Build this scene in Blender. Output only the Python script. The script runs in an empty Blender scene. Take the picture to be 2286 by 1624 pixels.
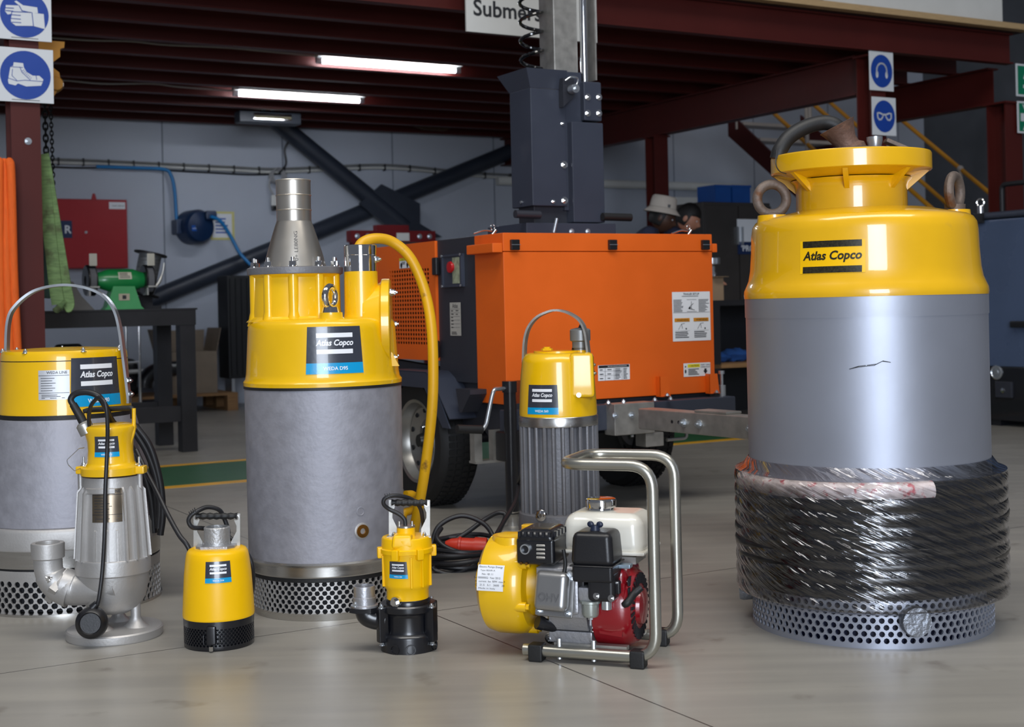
import bpy, bmesh, math, random
from mathutils import Vector, Matrix
random.seed(7)
sc = bpy.context.scene
COL = sc.collection
PI = math.pi
# ---------------------------------------------------------------- camera (image frame 2286 x 1624)
FPX, CX, CY, HC = 3100.0, 1143.0, 684.0, 0.90
ROLL = math.radians(1.3)
cam = bpy.data.cameras.new('camera'); camo = bpy.data.objects.new('camera', cam); COL.objects.link(camo)
cam.sensor_width = 36.0; cam.sensor_fit = 'HORIZONTAL'
cam.lens = FPX / 2286.0 * 36.0
cam.shift_y = (CY - 812.0) / 2286.0
cam.clip_start = 0.05; cam.clip_end = 200
cam.dof.use_dof = True; cam.dof.focus_distance = 3.9; cam.dof.aperture_fstop = 5.6
camo.matrix_world = Matrix.Translation((0, 0, HC)) @ Matrix.Rotation(PI/2, 4, 'X') @ Matrix.Rotation(-ROLL, 4, 'Z')
sc.camera = camo
# ---------------------------------------------------------------- world and large lights
w = bpy.data.worlds.new('World'); sc.world = w; w.use_nodes = True
bg = w.node_tree.nodes['Background']; bg.inputs[0].default_value = (0.74, 0.80, 0.95, 1); bg.inputs[1].default_value = 0.17
def area(name, loc, target, sx, sy, power, col):
    L = bpy.data.lights.new(name, 'AREA'); L.shape = 'RECTANGLE'; L.size = sx; L.size_y = sy; L.energy = power; L.color = col
    o = bpy.data.objects.new(name, L); COL.objects.link(o); o.location = loc
    o.rotation_euler = (Vector(target) - Vector(loc)).to_track_quat('-Z', 'Y').to_euler()
    return o
area('door_daylight', (0.9, -7.0, 2.6), (0.9, 3.0, 1.6), 3.4, 4.6, 900, (0.80, 0.88, 1.0))
area('roof_skylight', (0.5, 1.5, 7.5), (0.5, 2.3, 0), 9.0, 2.2, 520, (1.0, 0.97, 0.92))
sc.view_settings.view_transform = 'Standard'; sc.view_settings.look = 'None'
sc.view_settings.gamma = 1.0; sc.view_settings.use_curve_mapping = False
sc.view_settings.exposure = 0.0
# ---------------------------------------------------------------- picture-to-place conversions
ANG = math.radians(29.8); CA, SA = math.cos(ANG), math.sin(ANG)
def ray(x, y):
    dx, dy = x - CX, y - CY
    return ((dx*math.cos(ROLL) - dy*math.sin(ROLL))/FPX, (-dx*math.sin(ROLL) - dy*math.cos(ROLL))/FPX)
def wp(x, y, D):
    a, b = ray(x, y); return Vector((a*D, D, HC + b*D))
def onv(x, y, v):
    a, b = ray(x, y); D = v/(CA - SA*a); return (CA*a*D + SA*D, HC + b*D)
def onu(x, y, u):
    a, b = ray(x, y); D = u/(CA*a + SA); return (-SA*a*D + CA*D, HC + b*D)
def uvw(u, v, z=0.0): return Vector((CA*u - SA*v, SA*u + CA*v, z))
RUV = Matrix.Rotation(ANG, 4, 'Z')
# ---------------------------------------------------------------- mesh helpers
class G:
    def __init__(s): s.v = []; s.f = []
    def add(s, V, F, M=None):
        n = len(s.v)
        s.v += [tuple(M @ Vector(p)) for p in V] if M else [tuple(p) for p in V]
        s.f += [tuple(i+n for i in q) for q in F]; return s
    def box(s, x0, x1, y0, y1, z0, z1, M=None):
        V = [(x, y, z) for z in (z0, z1) for y in (y0, y1) for x in (x0, x1)]
        return s.add(V, [(0,2,3,1),(4,5,7,6),(0,1,5,4),(2,6,7,3),(0,4,6,2),(1,3,7,5)], M)
    def rbox(s, x0, x1, y0, y1, z0, z1, r=0.005, seg=2, M=None, taper=None):
        bm = bmesh.new(); g = G().box(x0, x1, y0, y1, z0, z1)
        vs = [bm.verts.new(p) for p in g.v]
        if taper:
            cx, cy = (x0+x1)/2, (y0+y1)/2
            for q in vs:
                if q.co.z > (z0+z1)/2: q.co.x = cx+(q.co.x-cx)*taper; q.co.y = cy+(q.co.y-cy)*taper
        for q in g.f: bm.faces.new([vs[i] for i in q])
        r = min(r, 0.49*min(x1-x0, y1-y0, z1-z0))
        bmesh.ops.bevel(bm, geom=list(bm.edges), offset=r, segments=seg, affect='EDGES', profile=0.5)
        bm.verts.index_update()
        s.add([q.co.copy() for q in bm.verts], [tuple(q.index for q in fc.verts) for fc in bm.faces], M); bm.free(); return s
    def lathe(s, prof, n=64, M=None, a0=0.0, a1=2*PI):
        full = abs(a1-a0-2*PI) < 1e-6; m = n if full else n+1
        V = []; rows = []
        for r, z in prof:
            if r < 1e-7: rows.append([len(V)]); V.append((0, 0, z))
            else:
                rows.append(list(range(len(V), len(V)+m)))
                V += [(r*math.sin(a0+(a1-a0)*i/n), -r*math.cos(a0+(a1-a0)*i/n), z) for i in range(m)]
        F = []
        for A, B in zip(rows, rows[1:]):
            for i in range(n):
                j = (i+1) % m
                if len(A) == 1 and len(B) == 1: continue
                if len(A) == 1: F.append((A[0], B[j], B[i]))
                elif len(B) == 1: F.append((A[i], A[j], B[0]))
                else: F.append((A[i], A[j], B[j], B[i]))
        return s.add(V, F, M)
    def cyl(s, p0, p1, r0, r1=None, n=20, caps=True):
        if r1 is None: r1 = r0
        p0, p1 = Vector(p0), Vector(p1); d = p1-p0; L = d.length
        M = Matrix.Translation(p0) @ d.to_track_quat('Z', 'Y').to_matrix().to_4x4()
        prof = [(r0, 0), (r1, L)]
        if caps: prof = [(0, 0)] + prof + [(0, L)]
        return s.lathe(prof, n, M)
    def turned(s, p0, axis, prof, n=24):
        M = Matrix.Translation(Vector(p0)) @ Vector(axis).to_track_quat('Z', 'Y').to_matrix().to_4x4()
        return s.lathe(prof, n, M)
    def tube(s, pts, r, n=10, closed=False):
        P = [Vector(p) for p in pts]; N = len(P)
        R = r if isinstance(r, (list, tuple)) else [r]*N
        T = []
        for i in range(N):
            a = P[i-1] if (i > 0 or closed) else P[i]; b = P[(i+1) % N] if (i < N-1 or closed) else P[i]
            T.append((b-a).normalized())
        up = Vector((0, 0, 1)) if abs(T[0].z) < 0.9 else Vector((1, 0, 0))
        nx = T[0].cross(up).normalized(); V = []
        for i in range(N):
            nx = (nx - T[i]*nx.dot(T[i])).normalized(); ny = T[i].cross(nx)
            V += [P[i] + (nx*math.cos(2*PI*k/n) + ny*math.sin(2*PI*k/n))*R[i] for k in range(n)]
        F = []
        for i in range(N if closed else N-1):
            a, b = i*n, ((i+1) % N)*n
            F += [(a+k, a+(k+1) % n, b+(k+1) % n, b+k) for k in range(n)]
        if not closed: F += [tuple(range(n-1, -1, -1)), tuple(range((N-1)*n, N*n))]
        return s.add(V, F)
    def prism(s, poly, h, M=None, z0=0.0):
        n = len(poly)
        V = [(x, y, z0) for x, y in poly] + [(x, y, z0+h) for x, y in poly]
        F = [tuple(range(n-1, -1, -1)), tuple(range(n, 2*n))] + [(i, (i+1) % n, (i+1) % n+n, i+n) for i in range(n)]
        return s.add(V, F, M)
    def torus(s, c, axis, R, r, n=32, m=12):
        M = Matrix.Translation(Vector(c)) @ Vector(axis).to_track_quat('Z', 'Y').to_matrix().to_4x4()
        return s.lathe([(R + r*math.cos(2*PI*k/m), r*math.sin(2*PI*k/m)) for k in range(m+1)], n, M)
    def sphere(s, c, rx, ry=None, rz=None, n=24, m=14):
        ry = ry or rx; rz = rz or rx
        M = Matrix.Translation(Vector(c)) @ Matrix.Diagonal((rx, ry, rz, 1))
        return s.lathe([(math.sin(PI*k/m) if 0 < k < m else 0, -math.cos(PI*k/m)) for k in range(m+1)], n, M)
    def hexbolt(s, p, axis, r, h, washer=True):
        ax = Vector(axis).normalized(); p = Vector(p)
        if washer: s.cyl(p, p+ax*h*0.25, r*1.45, n=16)
        s.cyl(p, p+ax*h, r, n=6); s.cyl(p+ax*h, p+ax*h*1.5, r*0.5, n=10); return s
def spline(pts, k=8, closed=False):
    P = [Vector(p) for p in pts]; N = len(P); out = []
    for i in range(N if closed else N-1):
        p0 = P[(i-1) % N] if (closed or i > 0) else P[i]*2-P[i+1]
        p1, p2 = P[i], P[(i+1) % N]
        p3 = P[(i+2) % N] if (closed or i < N-2) else P[i+1]*2-P[i]
        for j in range(k):
            t = j/k
            out.append(0.5*((2*p1)+(p2-p0)*t+(2*p0-5*p1+4*p2-p3)*t*t+(3*p1-p0-3*p2+p3)*t**3))
    if not closed: out.append(P[-1])
    return out
def fillet(pts, r, k=6, closed=False):
    P = [Vector(p) for p in pts]; out = []; N = len(P)
    for i in range(N):
        if not closed and i in (0, N-1): out.append(P[i]); continue
        a, b, c = P[i-1], P[i], P[(i+1) % N]
        d1, d2 = (a-b), (c-b); rr = min(r, d1.length*0.49, d2.length*0.49)
        q0, q1 = b+d1.normalized()*rr, b+d2.normalized()*rr
        for j in range(k+1):
            t = j/k; out.append(q0*(1-t)**2 + b*2*t*(1-t) + q1*t*t)
    return out
def build(name, g, mat, parent=None, smooth=40, local=None):
    me = bpy.data.meshes.new(name); me.from_pydata(g.v, [], g.f); me.validate(); me.update()
    bm = bmesh.new(); bm.from_mesh(me); bmesh.ops.recalc_face_normals(bm, faces=bm.faces); bm.to_mesh(me); bm.free()
    if smooth:
        me.polygons.foreach_set('use_smooth', [True]*len(me.polygons)); me.set_sharp_from_angle(angle=math.radians(smooth))
    me.materials.append(mat)
    o = bpy.data.objects.new(name, me); COL.objects.link(o)
    if smooth:
        wn = o.modifiers.new('weighted_normals', 'WEIGHTED_NORMAL'); wn.keep_sharp = True; wn.weight = 50
    if parent: o.parent = parent
    if local is not None: o.matrix_local = local
    return o
def thing(name, label, cat, loc=(0, 0, 0), rz=0.0, group=None):
    o = bpy.data.objects.new(name, None); COL.objects.link(o); o.empty_display_size = 0.1
    o.location = loc; o.rotation_euler = (0, 0, rz); o['label'] = label; o['category'] = cat
    if group: o['group'] = group
    return o
def tag(o, label, cat, group=None):
    o['label'] = label; o['category'] = cat
    if group: o['group'] = group
    return o
def struct(o): o['kind'] = 'structure'; return o
def twin(o, parent, mloc):
    c = o.copy(); COL.objects.link(c); c.parent = parent; c.matrix_local = mloc; return c
# ---------------------------------------------------------------- materials
def lin(c): return tuple(((x/255)/12.92 if x/255 <= 0.04045 else ((x/255+0.055)/1.055)**2.4) for x in c)
MATS = {}
def mat(name, col, rough=0.5, metal=0.0, bump=0.0, bscale=60, var=0.10, vscale=6, coat=0.0, rvar=0.08, emit=None, stretch=None, spec=0.5, alpha=None, dirt=None):
    if name in MATS: return MATS[name]
    m = bpy.data.materials.new(name); m.use_nodes = True; nt = m.node_tree; N = nt.nodes; L = nt.links
    p = N['Principled BSDF']; c = lin(col)
    tc = N.new('ShaderNodeTexCoord'); mp = N.new('ShaderNodeMapping'); L.new(tc.outputs['Object'], mp.inputs[0])
    if stretch: mp.inputs['Scale'].default_value = stretch
    nz = N.new('ShaderNodeTexNoise'); nz.inputs['Scale'].default_value = vscale; nz.inputs['Detail'].default_value = 5; L.new(mp.outputs[0], nz.inputs['Vector'])
    rp = N.new('ShaderNodeValToRGB'); L.new(nz.outputs['Fac'], rp.inputs[0])
    rp.color_ramp.elements[0].position = 0.3; rp.color_ramp.elements[1].position = 0.7
    rp.color_ramp.elements[0].color = (*[x*(1-var) for x in c], 1); rp.color_ramp.elements[1].color = (*[min(1, x*(1+var)) for x in c], 1)
    src = rp.outputs[0]
    if dirt:
        n3 = N.new('ShaderNodeTexNoise'); n3.inputs['Scale'].default_value = dirt[1]; n3.inputs['Detail'].default_value = 8; L.new(tc.outputs['Object'], n3.inputs['Vector'])
        r3 = N.new('ShaderNodeValToRGB'); r3.color_ramp.elements[0].position = dirt[2]; r3.color_ramp.elements[1].position = dirt[2]+0.12; L.new(n3.outputs['Fac'], r3.inputs[0])
        mx = N.new('ShaderNodeMixRGB'); L.new(r3.outputs[0], mx.inputs[0]); L.new(src, mx.inputs[1]); mx.inputs[2].default_value = (*lin(dirt[0]), 1); src = mx.outputs[0]
    L.new(src, p.inputs['Base Color'])
    mr = N.new('ShaderNodeMapRange'); mr.inputs['To Min'].default_value = max(0.02, rough-rvar); mr.inputs['To Max'].default_value = min(1, rough+rvar)
    L.new(nz.outputs['Fac'], mr.inputs['Value']); L.new(mr.outputs[0], p.inputs['Roughness'])
    p.inputs['Metallic'].default_value = metal; p.inputs['Coat Weight'].default_value = coat; p.inputs['Coat Roughness'].default_value = 0.06
    p.inputs['Specular IOR Level'].default_value = spec
    if bump:
        n2 = N.new('ShaderNodeTexNoise'); n2.inputs['Scale'].default_value = bscale; n2.inputs['Detail'].default_value = 4; L.new(mp.outputs[0], n2.inputs['Vector'])
        bp = N.new('ShaderNodeBump'); bp.inputs['Strength'].default_value = bump; bp.inputs['Distance'].default_value = 0.01
        L.new(n2.outputs['Fac'], bp.inputs['Height']); L.new(bp.outputs[0], p.inputs['Normal'])
    if emit: p.inputs['Emission Color'].default_value = (*lin(emit[0]), 1); p.inputs['Emission Strength'].default_value = emit[1]
    if alpha is not None: p.inputs['Alpha'].default_value = alpha
    MATS[name] = m; return m
yellow = mat('yellow_paint', (232, 182, 4), 0.34, bump=0.012, bscale=25, var=0.05, coat=0.6, dirt=((150, 105, 30), 9, 0.74))
yellow_dk = mat('yellow_paint_big', (222, 170, 6), 0.32, bump=0.05, bscale=14, var=0.06, coat=0.8, dirt=((150, 120, 70), 5, 0.72))
yellow_pl = mat('yellow_plastic', (240, 186, 0), 0.36, var=0.04, spec=0.4)
orange = mat('orange_powder_coat', (224, 96, 14), 0.48, bump=0.03, bscale=220, var=0.04)
cast = mat('cast_stainless', (184, 182, 180), 0.52, 0.72, bump=0.06, bscale=160, var=0.10)
sheet = mat('rolled_stainless', (156, 156, 164), 0.60, 0.55, bump=0.10, bscale=70, var=0.09, vscale=28)
silver = mat('silver_painted_steel', (158, 162, 174), 0.46, 0.7, var=0.04, vscale=3, bump=0.01)
ring = mat('machined_steel', (190, 188, 184), 0.28, 0.95, var=0.05, stretch=(1, 1, 12))
chrome = mat('chrome', (215, 215, 215), 0.08, 1.0, var=0.03)
zinc = mat('zinc_plate', (200, 205, 210), 0.30, 0.9, var=0.06)
galv = mat('galvanised_steel', (172, 170, 165), 0.42, 0.75, bump=0.04, bscale=60, var=0.14, vscale=22)
alu = mat('cast_aluminium', (176, 176, 180), 0.42, 0.8, bump=0.10, bscale=150, var=0.06)
grey_alu = mat('grey_painted_casting', (118, 118, 122), 0.50, 0.35, bump=0.10, bscale=120, var=0.12)
rusty = mat('weathered_iron', (112, 100, 92), 0.62, 0.55, bump=0.25, bscale=60, var=0.25, vscale=20, dirt=((105, 72, 50), 18, 0.55))
black_pl = mat('black_plastic', (24, 24, 27), 0.36, var=0.1, bump=0.03, bscale=200)
black_pt = mat('black_paint', (18, 19, 24), 0.32, var=0.1, coat=0.3)
black_rb = mat('black_rubber', (22, 22, 23), 0.55, bump=0.06, bscale=200)
tyre = mat('tyre_rubber', (17, 17, 18), 0.65, bump=0.08, bscale=90)
cable_m = mat('black_cable_sheath', (30, 30, 33), 0.45)
hose_y = mat('yellow_hose', (214, 160, 8), 0.45, var=0.10, dirt=((120, 84, 22), 22, 0.66))
slate = mat('slate_blue_paint', (52, 57, 70), 0.40, bump=0.02, bscale=200, var=0.05, dirt=((60, 64, 76), 4, 0.7))
slate_dk = mat('slate_dark_paint', (42, 44, 52), 0.45, var=0.06)
maroon = mat('maroon_steel_paint', (74, 24, 20), 0.5, var=0.08, vscale=3, spec=0.3)
red_cab = mat('red_cabinet_paint', (160, 8, 24), 0.40, var=0.04)
white = mat('white_sticker', (226, 228, 232), 0.5, var=0.02)
whitep = mat('white_paint', (214, 214, 210), 0.4, var=0.04)
ink = mat('dark_print', (26, 28, 34), 0.5)
lab_dk = mat('label_slate', (52, 56, 66), 0.28, bump=0.03, bscale=60, coat=0.5, var=0.02)
lab_bl = mat('label_cyan', (0, 150, 204), 0.28, bump=0.03, bscale=60, coat=0.5, var=0.02)
lab_wh = mat('label_white', (232, 234, 238), 0.3, var=0.02)
brass = mat('brass', (150, 108, 52), 0.32, 0.9, var=0.15)
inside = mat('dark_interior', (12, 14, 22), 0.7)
# ---------------------------------------------------------------- print: mapped patches and lettering
_TX = {}
def text_geo(s, size=1.0, shear=0.0, bold=0.0):
    k = (s, shear, bold)
    if k not in _TX:
        cu = bpy.data.curves.new('t', 'FONT'); cu.body = s; cu.size = 1.0; cu.shear = shear; cu.offset = bold; cu.resolution_u = 3
        cu.align_x = 'CENTER'; cu.align_y = 'CENTER'
        o = bpy.data.objects.new('t', cu); COL.objects.link(o)
        me = o.to_mesh(); V = [(q.co.x, q.co.y) for q in me.vertices]; F = [tuple(q.vertices) for q in me.polygons]; o.to_mesh_clear()
        bpy.data.objects.remove(o); bpy.data.curves.remove(cu)
        xs = [q[0] for q in V]; ys = [q[1] for q in V]; cx, cy = (min(xs)+max(xs))/2, (min(ys)+max(ys))/2
        _TX[k] = ([(x-cx, y-cy) for x, y in V], F, max(xs)-min(xs), max(ys)-min(ys))
    return _TX[k]
def cylmap(R, phi, zc, cx=0.0, cy=0.0, lift=0.0):
    Rf = R if callable(R) else (lambda z: R)
    def f(x, y, o=0.0):
        r = Rf(zc+y)+lift+o; a = phi+x/r
        return (cx+r*math.sin(a), cy-r*math.cos(a), zc+y)
    return f
def planemap(o0, ex, ey, lift=0.0):
    o0, ex, ey = Vector(o0), Vector(ex).normalized(), Vector(ey).normalized(); n = ex.cross(ey)
    return lambda x, y, o=0.0: o0+ex*x+ey*y+n*(o+lift)
def patch(g, fm, q, off, nx=12, ny=4):
    (ax, ay), (bx, by), (cx, cy), (dx, dy) = q   # bl br tr tl
    V = []
    for j in range(ny+1):
        t = j/ny
        for i in range(nx+1):
            s = i/nx
            x = (ax*(1-s)+bx*s)*(1-t)+(dx*(1-s)+cx*s)*t; y = (ay*(1-s)+by*s)*(1-t)+(dy*(1-s)+cy*s)*t
            V.append(fm(x, y, off))
    F = [(j*(nx+1)+i, j*(nx+1)+i+1, (j+1)*(nx+1)+i+1, (j+1)*(nx+1)+i) for j in range(ny) for i in range(nx)]
    return g.add(V, F)
def rect(g, fm, x, y, w_, h_, off, nx=8, ny=2): return patch(g, fm, [(x-w_/2, y-h_/2), (x+w_/2, y-h_/2), (x+w_/2, y+h_/2), (x-w_/2, y+h_/2)], off, nx, ny)
def write(g, fm, s, x, y, width, off, shear=0.0, bold=0.0, height=None):
    V, F, wd, ht = text_geo(s, 1.0, shear, bold); k = width/wd; ky = (height/ht) if height else k
    return g.add([fm(x+a*k, y+b*ky, off) for a, b in V], F)
def lines(g, fm, x, y, w_, h_, n, off, fill=0.45):
    for i in range(n):
        yy = y+h_/2-(i+0.5)*h_/n; ww = w_*random.uniform(0.6, 1.0)
        rect(g, fm, x-(w_-ww)/2, yy, ww, h_/n*fill, off, 2, 1)
    return g
def poly(g, fm, pts, off):
    n = len(pts); return g.add([fm(x, y, off) for x, y in pts], [tuple(range(n))])
def disc(g, fm, x, y, r, off, n=40, r2=None, m=6):
    V = [fm(x, y, off)]; F = []
    for j in range(1, m+1): V += [fm(x+r*j/m*math.cos(2*PI*i/n), y+(r2 or r)*j/m*math.sin(2*PI*i/n), off) for i in range(n)]
    F += [(0, 1+i, 1+(i+1) % n) for i in range(n)]
    for j in range(m-1): F += [(1+j*n+i, 1+(j+1)*n+i, 1+(j+1)*n+(i+1) % n, 1+j*n+(i+1) % n) for i in range(n)]
    return g.add(V, F)
def decal(name, g, m, parent, label=None):
    o = build(name, g, m, parent, smooth=60)
    if label: o['label'] = label
    return o
def brand_label(parent, fm, w_, h_, model, e=0.0006):
    t = 0.91; b = h_*0.78
    lb = decal('label', patch(G(), fm, [(-w_/2, -h_/2), (w_/2, -h_/2), (w_*t/2, h_/2), (-w_*t/2, h_/2)], e, 16, 14), lab_dk, parent, 'slate and cyan maker label')
    decal('label_band', patch(G(), fm, [(-w_/2, -h_/2), (w_/2, -h_/2), (w_*0.98/2, -h_*0.27), (-w_*0.98/2, -h_*0.27)], 2*e, 16, 6), lab_bl, lb)
    g = G(); rect(g, fm, 0, h_*0.315, w_*0.62, h_*0.095, 2*e); rect(g, fm, 0, -h_*0.03, w_*0.62, h_*0.095, 2*e)
    write(g, fm, 'Atlas Copco', 0, h_*0.14, w_*0.64, 2*e, 0.22, 0.03, h_*0.17); write(g, fm, model, 0.0, -h_*0.385, w_*0.42, 3*e, 0, 0.015)
    decal('lettering', g, lab_wh, lb)
    return lb
def perforated(R, z0, z1, rows, ncell, hole, th=0.004, n=8, a0=0.0, taper=1.0):
    """cylindrical sheet with staggered round holes"""
    g = G(); dz = (z1-z0)/rows; da = 2*PI/ncell
    sq = [(-1, -1), (0, -1), (1, -1), (1, 0), (1, 1), (0, 1), (-1, 1), (-1, 0)]
    for j in range(rows):
        zc = z0+(j+0.5)*dz
        for i in range(ncell):
            ac = a0+(i+0.5*(j % 2))*da
            def pt(x, z, r): return (r*math.sin(ac+x), -r*math.cos(ac+x), zc+z)
            V = [pt(sx*da/2, sy*dz/2, R) for sx, sy in sq]
            hp = [(hole*math.cos(math.atan2(sy, sx)), hole*math.sin(math.atan2(sy, sx))) for sx, sy in sq]
            V += [pt(hx/R, hy, R) for hx, hy in hp]+[pt(hx/R, hy, R-th) for hx, hy in hp]
            F = [(k, (k+1) % 8, (k+1) % 8+8, k+8) for k in range(8)]+[(k+8, (k+1) % 8+8, (k+1) % 8+16, k+16) for k in range(8)]
            g.add(V, F)
    return g
# ================================================================ the setting
VW = 13.3
def concrete():
    m = bpy.data.materials.new('polished_concrete'); m.use_nodes = True; N = m.node_tree.nodes; L = m.node_tree.links; p = N['Principled BSDF']
    tc = N.new('ShaderNodeTexCoord')
    def noise(s, d, vec=tc.outputs['Object']):
        n = N.new('ShaderNodeTexNoise'); n.inputs['Scale'].default_value = s; n.inputs['Detail'].default_value = d; L.new(vec, n.inputs['Vector']); return n.outputs['Fac']
    def ramp(f, p0, c0, p1, c1):
        r = N.new('ShaderNodeValToRGB'); L.new(f, r.inputs[0]); e = r.color_ramp.elements
        e[0].position = p0; e[0].color = (*c0, 1); e[1].position = p1; e[1].color = (*c1, 1); return r.outputs[0]
    base = ramp(noise(0.9, 8), 0.3, lin((139, 135, 127)), 0.72, lin((162, 158, 150)))
    mp = N.new('ShaderNodeMapping'); mp.inputs['Rotation'].default_value = (0, 0, -ANG); mp.inputs['Scale'].default_value = (0.5, 6, 1); L.new(tc.outputs['Object'], mp.inputs[0])
    smear = ramp(noise(2.2, 6, mp.outputs[0]), 0.40, (0.86, 0.86, 0.87), 0.68, (1.06, 1.06, 1.05))
    mx = N.new('ShaderNodeMixRGB'); mx.blend_type = 'MULTIPLY'; mx.inputs[0].default_value = 0.75; L.new(base, mx.inputs[1]); L.new(smear, mx.inputs[2])
    spots = ramp(noise(5.5, 12), 0.63, (0, 0, 0), 0.74, (1, 1, 1))
    m2 = N.new('ShaderNodeMixRGB'); L.new(spots, m2.inputs[0]); L.new(mx.outputs[0], m2.inputs[1]); m2.inputs[2].default_value = (*lin((120, 114, 106)), 1)
    # saw-cut joints along the building axes
    rot = N.new('ShaderNodeMapping'); rot.inputs['Rotation'].default_value = (0, 0, -ANG); L.new(tc.outputs['Object'], rot.inputs[0])
    sp = N.new('ShaderNodeSeparateXYZ'); L.new(rot.outputs[0], sp.inputs[0])
    def joint(sock, at):
        s = N.new('ShaderNodeMath'); s.operation = 'SUBTRACT'; L.new(sock, s.inputs[0]); s.inputs[1].default_value = at
        a = N.new('ShaderNodeMath'); a.operation = 'PINGPONG'; L.new(s.outputs[0], a.inputs[0]); a.inputs[1].default_value = 2.25
        c = N.new('ShaderNodeMath'); c.operation = 'LESS_THAN'; L.new(a.outputs[0], c.inputs[0]); c.inputs[1].default_value = 0.0022; return c.outputs[0]
    mxj = N.new('ShaderNodeMath'); mxj.operation = 'MAXIMUM'; L.new(joint(sp.outputs[0], 1.81), mxj.inputs[0]); L.new(joint(sp.outputs[1], 3.70), mxj.inputs[1])
    m3 = N.new('ShaderNodeMixRGB'); L.new(mxj.outputs[0], m3.inputs[0]); L.new(m2.outputs[0], m3.inputs[1]); m3.inputs[2].default_value = (*lin((52, 50, 48)), 1)
    L.new(m3.outputs[0], p.inputs['Base Color'])
    r = N.new('ShaderNodeMapRange'); L.new(noise(3, 8), r.inputs['Value']); r.inputs['To Min'].default_value = 0.22; r.inputs['To Max'].default_value = 0.42; L.new(r.outputs[0], p.inputs['Roughness'])
    b = N.new('ShaderNodeBump'); b.inputs['Strength'].default_value = 0.05; b.inputs['Distance'].default_value = 0.01; L.new(noise(7, 6), b.inputs['Height']); L.new(b.outputs[0], p.inputs['Normal'])
    return m
floor = struct(build('floor', G().box(-16, 20, -9, 26, -0.15, 0.0), concrete()))
lane_g = mat('green_floor_paint', (44, 92, 58), 0.38, var=0.12, vscale=3, dirt=((70, 96, 74), 3, 0.66))
lane_y = mat('yellow_floor_paint', (226, 168, 42), 0.4, var=0.1, dirt=((150, 128, 80), 6, 0.68))
build('green_lane', G().box(-8, 16, 7.19, 8.11, 0, 0.0012), lane_g, floor, local=RUV)
for a, b in ((7.10, 7.19), (8.11, 8.20)): build('lane_line', G().box(-8, 16, a, b, 0, 0.0014), lane_y, floor, local=RUV)
wall_m = mat('pale_blue_grey_wall', (178, 184, 196), 0.55, var=0.05, vscale=1.2, bump=0.02, bscale=12)
dark_wall = mat('dark_grey_sheeting', (74, 76, 80), 0.35, var=0.25, vscale=1.5)
wall = struct(build('wall_back', G().box(-10, 14.2, VW, VW+0.2, 0, 6.5), wall_m, local=RUV))
seam_m = mat('wall_seam', (118, 124, 136), 0.6)
for u in [-6+1.22*k for k in range(17)]: build('panel_seam', G().box(u, u+0.012, VW-0.004, VW+0.01, 0, 6.4), seam_m, wall)
struct(build('wall_right', G().box(14.0, 14.2, 2, VW, 0, 6.5), dark_wall, local=RUV))
# ---------------------------------------------------------------- mezzanine
ZJ = 2.74
ply = mat('plywood_edge', (176, 148, 108), 0.6, var=0.15, vscale=14, stretch=(1, 1, 20))
deck_m = mat('mezzanine_underside', (44, 22, 20), 0.7, var=0.15)
ceil = struct(build('ceiling', G().box(-6, 9.05, 7.52, VW-0.01, ZJ+0.24, ZJ+0.285), deck_m, local=RUV))
build('deck_edge', G().box(-6, 9.05, 7.44, 7.52, ZJ+0.24, ZJ+0.285), ply, ceil)
jg = G()
for z0, z1, hw in ((0, 0.012, 0.04), (0.012, 0.228, 0.004), (0.228, 0.24, 0.04)): jg.box(-6, 9.0, -hw, hw, z0, z1)
j0 = None
for k in range(11):
    ml = Matrix.Translation((0, 7.63+0.55*k, ZJ))
    if j0 is None: j0 = build('joist', jg, maroon, ceil, local=ml)
    else: twin(j0, ceil, ml)
def column(u, v, top, label, wd=0.15, dp=0.15):
    c = thing('steel_column', label, 'column', uvw(u, v), ANG, 'maroon mezzanine columns')
    g = G().box(-wd/2, wd/2, -dp/2, -dp/2+0.012, 0.02, top-0.015)
    build('flange', g, maroon, c); build('flange', G().box(-wd/2, wd/2, dp/2-0.012, dp/2, 0.02, top-0.015), maroon, c)
    build('web', G().box(-0.005, 0.005, -dp/2+0.012, dp/2-0.012, 0.02, top-0.015), maroon, c)
    build('cap_plate', G().box(-wd*0.62, wd*0.62, -dp*0.62, dp*0.62, top-0.015, top), maroon, c)
    bp = build('base_plate', G().box(-wd, wd, -dp, dp, 0, 0.02), maroon, c)
    g = G()
    for a in (-1, 1):
        for b in (-1, 1): g.hexbolt((a*wd*0.8, b*dp*0.8, 0.02), (0, 0, 1), 0.012, 0.014)
    build('anchor_bolts', g, zinc, bp)
    return c
UL = onv(54, 400, 7.70)[0]; UM = onv(1947, 330, 7.70)[0]; UR = onv(2243, 330, 7.70)[0]
colL = column(UL, 7.70, ZJ-0.30, 'maroon steel column carrying the glove and boot signs')
build('bolt', G().hexbolt((0.01, -0.075, onv(57, 315, 7.62)[1]), (0, -1, 0), 0.013, 0.012), zinc, colL)
column(UM, 7.70, ZJ-0.02, 'maroon steel column carrying the ear-muff and goggle signs')
column(UR, 7.70, ZJ-0.30, 'maroon steel column carrying the green exit signs', 0.19, 0.19)
column(UM, 10.45, ZJ-0.30, 'maroon steel column behind the two workers')
gg = G()
for z0, z1, hw in ((-0.30, -0.286, 0.06), (-0.286, -0.014, 0.005), (-0.014, 0.0, 0.06)): gg.box(-hw, hw, 7.80, VW-0.02, ZJ+z0, ZJ+z1)
g0 = build('girder', gg, maroon, ceil, local=Matrix.Translation((UL, 0, 0)))
twin(g0, ceil, Matrix.Translation((UM, 0, 0)))
gg = G()
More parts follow.
